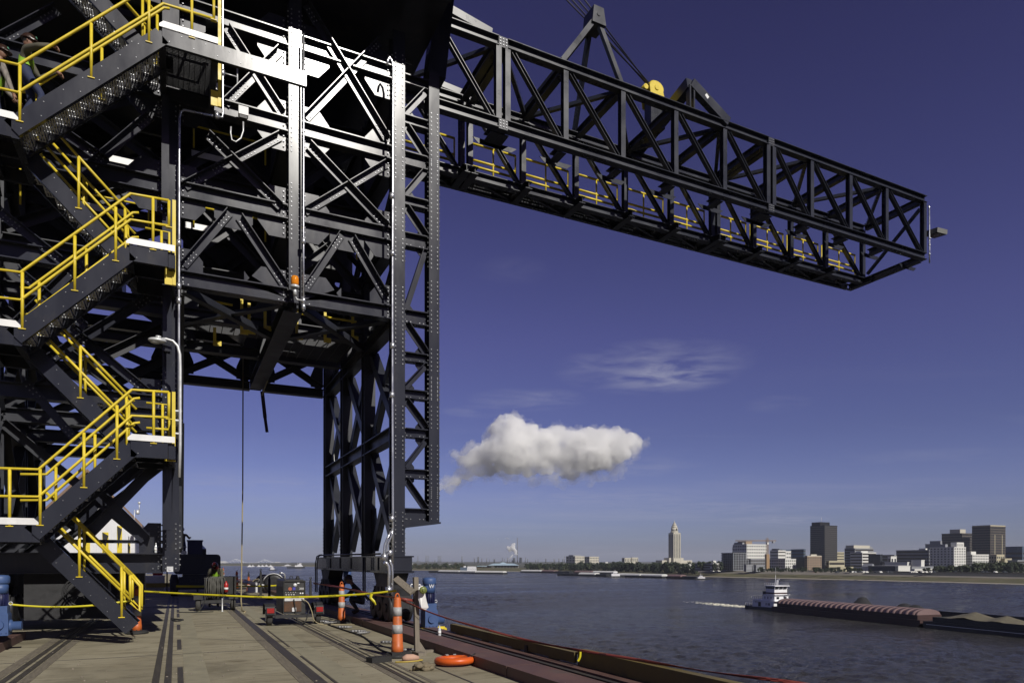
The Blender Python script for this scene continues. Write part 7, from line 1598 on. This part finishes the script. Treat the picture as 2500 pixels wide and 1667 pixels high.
# ---- trees: leaf-clump crowns on tapered trunks, six kinds copied along the banks
LEAF = [mat('dark_green_leaves', (.019, .031, .013), .7, var=.5, vs=.35), mat('mid_green_leaves', (.034, .048, .016), .7, var=.5, vs=.35), mat('olive_autumn_leaves', (.06, .056, .022), .7, var=.5, vs=.35)]
BARK = mat('grey_bark', (.08, .07, .055), .9)
def tree_proto(seed, h, w_, leaf):
    rn = random.Random(seed); t = thing('bank_tree', '', 'tree', (0, 0, 0)); m = MB(); m.tube([(0, 0, -1), (.2, .1, h * .35), (.1, -.1, h * .75)], [.45, .3, .08], 6)
    for k in range(5): q = rn.uniform(0, 6.3); z = h * rn.uniform(.25, .6); m.tube([(0.1, 0, z), (math.cos(q) * w_ * .28, math.sin(q) * w_ * .28, z + h * .22)], [.16, .04], 5)
    m.build('trunk', BARK, t); m = MB(); cl = []
    for k in range(19):
        q = rn.uniform(0, 6.3); rr = w_ * .5 * math.sqrt(rn.random()) * .72; z = h * (.10 + .80 * rn.random()); f_ = 1 - .5 * abs(z / h - .5); cl.append((Vector((math.cos(q) * rr * f_, math.sin(q) * rr * f_, z)), w_ * rn.uniform(.15, .25)))
    for c, r in cl:
        for k in range(26):
            d_ = Vector((rn.gauss(0, 1), rn.gauss(0, 1), rn.gauss(0, .8))).normalized(); p = c + d_ * r * rn.uniform(.55, 1.05); a = Vector((rn.gauss(0, 1), rn.gauss(0, 1), rn.gauss(0, 1))).normalized(); u_ = a.cross(d_ + Vector((.01, 0, .3))).normalized(); v_ = u_.cross(d_).normalized(); s_ = rn.uniform(.5, 1.05); b0 = len(m.v)
            m.v += [p - u_ * s_ - v_ * s_ * .5, p + u_ * s_ - v_ * s_ * .6, p + u_ * s_ * .6 + v_ * s_ * .7 + d_ * .3, p - u_ * s_ * .7 + v_ * s_ * .6]; m.f.append([b0, b0 + 1, b0 + 2, b0 + 3]); m.sm.append(False); m.mi.append(0)
    m.build('crown', leaf, t); return t
PROT = [tree_proto(1, 15, 11, LEAF[0]), tree_proto(2, 13, 12, LEAF[1]), tree_proto(3, 17, 11, LEAF[0]), tree_proto(4, 9, 9, LEAF[1]), tree_proto(5, 7, 8, LEAF[2]), tree_proto(6, 12, 13, LEAF[0])]
first = [True] * 6
KIND = ['dark rounded tree in the riverside wood on the far bank', 'mid green spreading tree in the riverside wood on the far bank', 'tall dark tree in the riverside wood on the far bank', 'low mid green tree along the far bank', 'small olive shrub like tree along the far bank', 'broad dark tree along the far bank']
def plant(k, p, s, group, lab):
    o = PROT[k]
    if first[k]: first[k] = False; o.location = p; o.scale = (s,) * 3; o.rotation_euler = (0, 0, rn.uniform(0, 6)); o['label'] = lab; o['group'] = group
    else: c = copy_tree(o, loc=p, rz=rn.uniform(0, 6), scale=s, label=lab); c['group'] = group
def shore_at(u):
    for a, b in zip(SHORE[:-1], SHORE[1:]):
        ka, kb, k = kx_(a), kx_(b), kx(u)
        if min(ka, kb) <= k <= max(ka, kb):
            lo, hi = 0., 1.
            for _ in range(30):
                mid = (lo + hi) / 2
                if (kx_(a.lerp(b, mid)) - k) * (ka - k) > 0: lo = mid
                else: hi = mid
            return a.lerp(b, lo)
    return SHORE[-1]
def kx_(p): return p.x / p.y
rn = random.Random(9)
for (u0, u1, n_, off, vt, gk, grp) in ((1284, 1420, 56, (22, 110), (1372, 1379), (1, 2, 5, 0), 'trees of the left part of the riverside wood'), (1415, 1700, 120, (34, 120), (1369.5, 1377), (0, 2, 5, 0, 1), 'trees of the dense riverside wood below the capitol'), (998, 1130, 60, (24, 150), (1372, 1381), (1, 3, 4, 1), 'lighter trees along the bank by the crane leg'), (1124, 1215, 18, (90, 170), (1378, 1383), (1, 3), 'trees behind the casino boat')):
    for k in range(n_):
        u = u0 + (u1 - u0) * (k + rn.random()) / n_; p = shore_at(u); o_ = rn.uniform(*off); d_ = Vector((p.x, p.y, 0)).normalized(); P_ = p + d_ * o_; P_.z = WZ + (3 if o_ < 70 else 5.2); Zp_ = (P_.x * SA + P_.y * CA); need = zz(rn.uniform(*vt), Zp_) - P_.z; kd = rn.choice(gk); hh = (15, 13, 17, 9, 7, 12)[kd]
        if need > 2: plant(kd, P_, need / (hh * .98) * rn.uniform(.8, 1.05), grp, KIND[kd] + ' in the ' + grp.split('trees ')[-1] if False else {'trees of the left part of the riverside wood': 'leafy tree in the left half of the riverside wood', 'trees of the dense riverside wood below the capitol': 'dense dark tree in the riverside wood below the tall cream tower', 'lighter trees along the bank by the crane leg': 'low pale green tree on the bank beside the crane leg', 'trees behind the casino boat': 'tree showing behind the casino boat and pavilion'}[grp])
for (u0, u1, n_, Zt, vt, grp, lab) in ((2378, 2500, 26, 700, (1369, 1378), 'trees at the foot of the brown tower', 'broad dark tree on the levee below the brown tower'), (2286, 2374, 22, 700, (1378, 1385), 'trees in front of the white hotel', 'low green tree on the levee before the white hotel'), (1850, 1970, 20, 740, (1383, 1389), 'small trees along the levee left of the black tower', 'small tree on the levee left of the black tower'), (2030, 2130, 18, 720, (1382, 1390), 'small trees along the levee below the stepped office', 'small tree on the levee below the grey stepped office'), (1700, 1770, 6, 840, (1368, 1374), 'trees by the parking deck', 'dark tree rising over the low parking deck'), (2255, 2268, 3, 690, (1384, 1387), 'shrubs by the pavilion', 'round shrub by the low white pavilion'), (1982, 2030, 9, 720, (1382, 1388), 'small trees before the tan hotel', 'small tree on the levee before the tan hotel')):
    for k in range(n_):
        u = u0 + (u1 - u0) * (k + rn.random()) / n_; Z = Zt * rn.uniform(.96, 1.06); p = PD(u, HV, Z); p.z = GZ; need = zz(rn.uniform(*vt), Z) - GZ; kd = rn.choice((5, 0, 1, 3)); hh = (15, 13, 17, 9, 7, 12)[kd]
        if need > 1.5: plant(kd, p, need / hh, grp, lab)
# dark revetment wall and ramps on the right of the levee
i0 = 0
strip('dark_levee_wall', 61, WZ + 6.9, 62.5, WZ + 8.4, mat('dark_levee_wall', (.028, .026, .026), .9, var=.2, vs=.05), 0, 5)
rn = random.Random(4)
for k in range(26):
    u = rn.uniform(2040, 2500); p = PD(u, HV, 655); m = MB(); w_ = rn.uniform(3.5, 5); m.prism([(p.x, p.y, GZ + .4), (p.x + w_, p.y, GZ + .4), (p.x + w_, p.y, GZ + 1.2), (p.x + w_ * .8, p.y, GZ + 1.25), (p.x + w_ * .65, p.y, GZ + 1.8), (p.x + w_ * .25, p.y, GZ + 1.8), (p.x, p.y, GZ + 1.2)], (0, 1.8, 0))
    c_ = rn.choice((B['white'], B['grey'], B['dark'], B['white'])); tag(m.build('parked_car', c_), 'tiny parked car along the levee road on the far bank', 'car', 'cars parked along the levee road')
# ------------------------------------------------------------------ cumulus cloud and steam
def cloud_volume(name, dens, nscale, thr, fade, aniso=.2, col=(1, 1, 1)):
    m = bpy.data.materials.new(name); m.use_nodes = True; nt = m.node_tree; N = nt.nodes; L = nt.links; N.clear()
    out = N.new('ShaderNodeOutputMaterial'); v = N.new('ShaderNodeVolumePrincipled'); L.new(v.outputs[0], out.inputs['Volume'])
    v.inputs['Color'].default_value = (*col, 1); v.inputs['Anisotropy'].default_value = aniso
    tc = N.new('ShaderNodeTexCoord'); n = N.new('ShaderNodeTexNoise'); n.inputs['Scale'].default_value = nscale; n.inputs['Detail'].default_value = 5; n.inputs['Roughness'].default_value = .6; L.new(tc.outputs['Object'], n.inputs['Vector'])
    r = N.new('ShaderNodeMapRange'); r.inputs[1].default_value = thr[0]; r.inputs[2].default_value = thr[1]; r.inputs[3].default_value = 0; r.inputs[4].default_value = dens; L.new(n.outputs[0], r.inputs[0]); L.new(r.outputs[0], v.inputs['Density'])
    return m
def blobs(name, L_, Z, m_, voxel, disp, tsize, depth=1.0, seed=1, sink=0):
    rn = random.Random(seed); m = MB(); q = Z / FPX
    for u, v, r in L_:
        c = PD(u, v, Z + rn.uniform(-1, 1) * r * q * .6 * depth); m.ico(c, r * q, 3, (1, 1, .9))
    o = m.build(name, m_); sc0 = o.location.copy()
    md = o.modifiers.new('r', 'REMESH'); md.mode = 'VOXEL'; md.voxel_size = voxel
    for ts, st in ((tsize, disp), (tsize * .38, disp * .40), (tsize * .15, disp * .26)):
        tx = bpy.data.textures.new(name, 'CLOUDS'); tx.noise_scale = ts; tx.noise_depth = 3
        d = o.modifiers.new('d', 'DISPLACE'); d.texture = tx; d.strength = st; d.mid_level = .5; d.texture_coords = 'LOCAL'
    dg = bpy.context.evaluated_depsgraph_get(); me = bpy.data.meshes.new_from_object(o.evaluated_get(dg)); o.modifiers.clear(); o.data = me; me.materials.clear(); me.materials.append(m_)
    for p in me.polygons: p.use_smooth = True
    return o
CL = [(1250, 1052, 40), (1228, 1062, 34), (1275, 1068, 40), (1212, 1090, 36), (1245, 1095, 52), (1290, 1090, 44), (1200, 1115, 34), (1165, 1118, 34), (1140, 1128, 28), (1330, 1085, 36), (1365, 1075, 36), (1400, 1072, 36), (1435, 1078, 36), (1470, 1075, 34), (1500, 1078, 36), (1530, 1085, 28), (1545, 1092, 18), (1350, 1110, 44), (1400, 1112, 46), (1450, 1108, 46), (1500, 1100, 34), (1300, 1120, 40), (1250, 1130, 34), (1205, 1138, 26), (1170, 1142, 22), (1330, 1138, 22), (1390, 1140, 24), (1440, 1134, 22), (1290, 1142, 18), (1480, 1128, 18), (1112, 1110, 12), (1118, 1122, 9), (1125, 1152, 18), (1108, 1168, 20), (1088, 1178, 18), (1066, 1188, 16), (1140, 1160, 18), (1050, 1192, 12), (1160, 1150, 16)]
CZ = 2600
c1 = blobs('cumulus_cloud', CL, CZ, cloud_volume('cumulus_volume', .075, .016, (.34, .66), 0, .0), 6, 58, 90, 1.0, 4)
tag(c1, 'lone white cumulus cloud floating over the river left of centre', 'cloud')
VL = [(u, v + 5, r * 1.22 + 3) for u, v, r in CL] + [(u, 1162, 20) for u in range(1200, 1520, 34)] + [(1520, 1130, 24), (1470, 1150, 22), (1570, 1085, 14)]
vl = blobs('cloud_veil', VL, CZ, cloud_volume('veil_volume', .026, .014, (.45, .72), 0, .2), 9, 80, 60, 1.0, 8)
vl.parent = c1; vl.location -= c1.location
st = blobs('steam_plume', [(1260, 1352, 3.5), (1258, 1345, 4.8), (1255, 1340, 5), (1252, 1335, 6), (1247, 1338, 6), (1244, 1342, 5), (1253, 1330, 4.5), (1240, 1336, 4), (1256, 1327, 3)], 3200, cloud_volume('steam_volume', .35, .03, (.25, .45), 0), 3, 7, 10, .5, 2)
tag(st, 'white steam plume rising beside the tallest refinery stack', 'steam')
s2 = blobs('steam_puff', [(1238, 1313, 2.2), (1233, 1314, 1.8), (1242, 1314, 1.6), (1246, 1312, 1.2), (1216, 1314, 2.0), (1218, 1310, 1.2)], 3200, MATS_STEAM if 'MATS_STEAM' in globals() else cloud_volume('thin_steam', .10, .02, (.3, .55), 0), 2.2, 5, 8, .5, 3)
tag(s2, 'thin torn steam puffs drifting left above the plume', 'steam')

# ------------------------------------------------------------------ haze over the river valley
hm = bpy.data.materials.new('river_haze'); hm.use_nodes = True; nt = hm.node_tree; nt.nodes.clear()
o_ = nt.nodes.new('ShaderNodeOutputMaterial'); v_ = nt.nodes.new('ShaderNodeVolumePrincipled'); nt.links.new(v_.outputs[0], o_.inputs['Volume'])
v_.inputs['Color'].default_value = (.80, .86, 1, 1); v_.inputs['Density'].default_value = .00006; v_.inputs['Anisotropy'].default_value = .0
m = MB(); m.box(-6000, 9500, -600, 9500, WZ - 1.2, 118)
tag(m.build('haze', hm), kind='stuff')
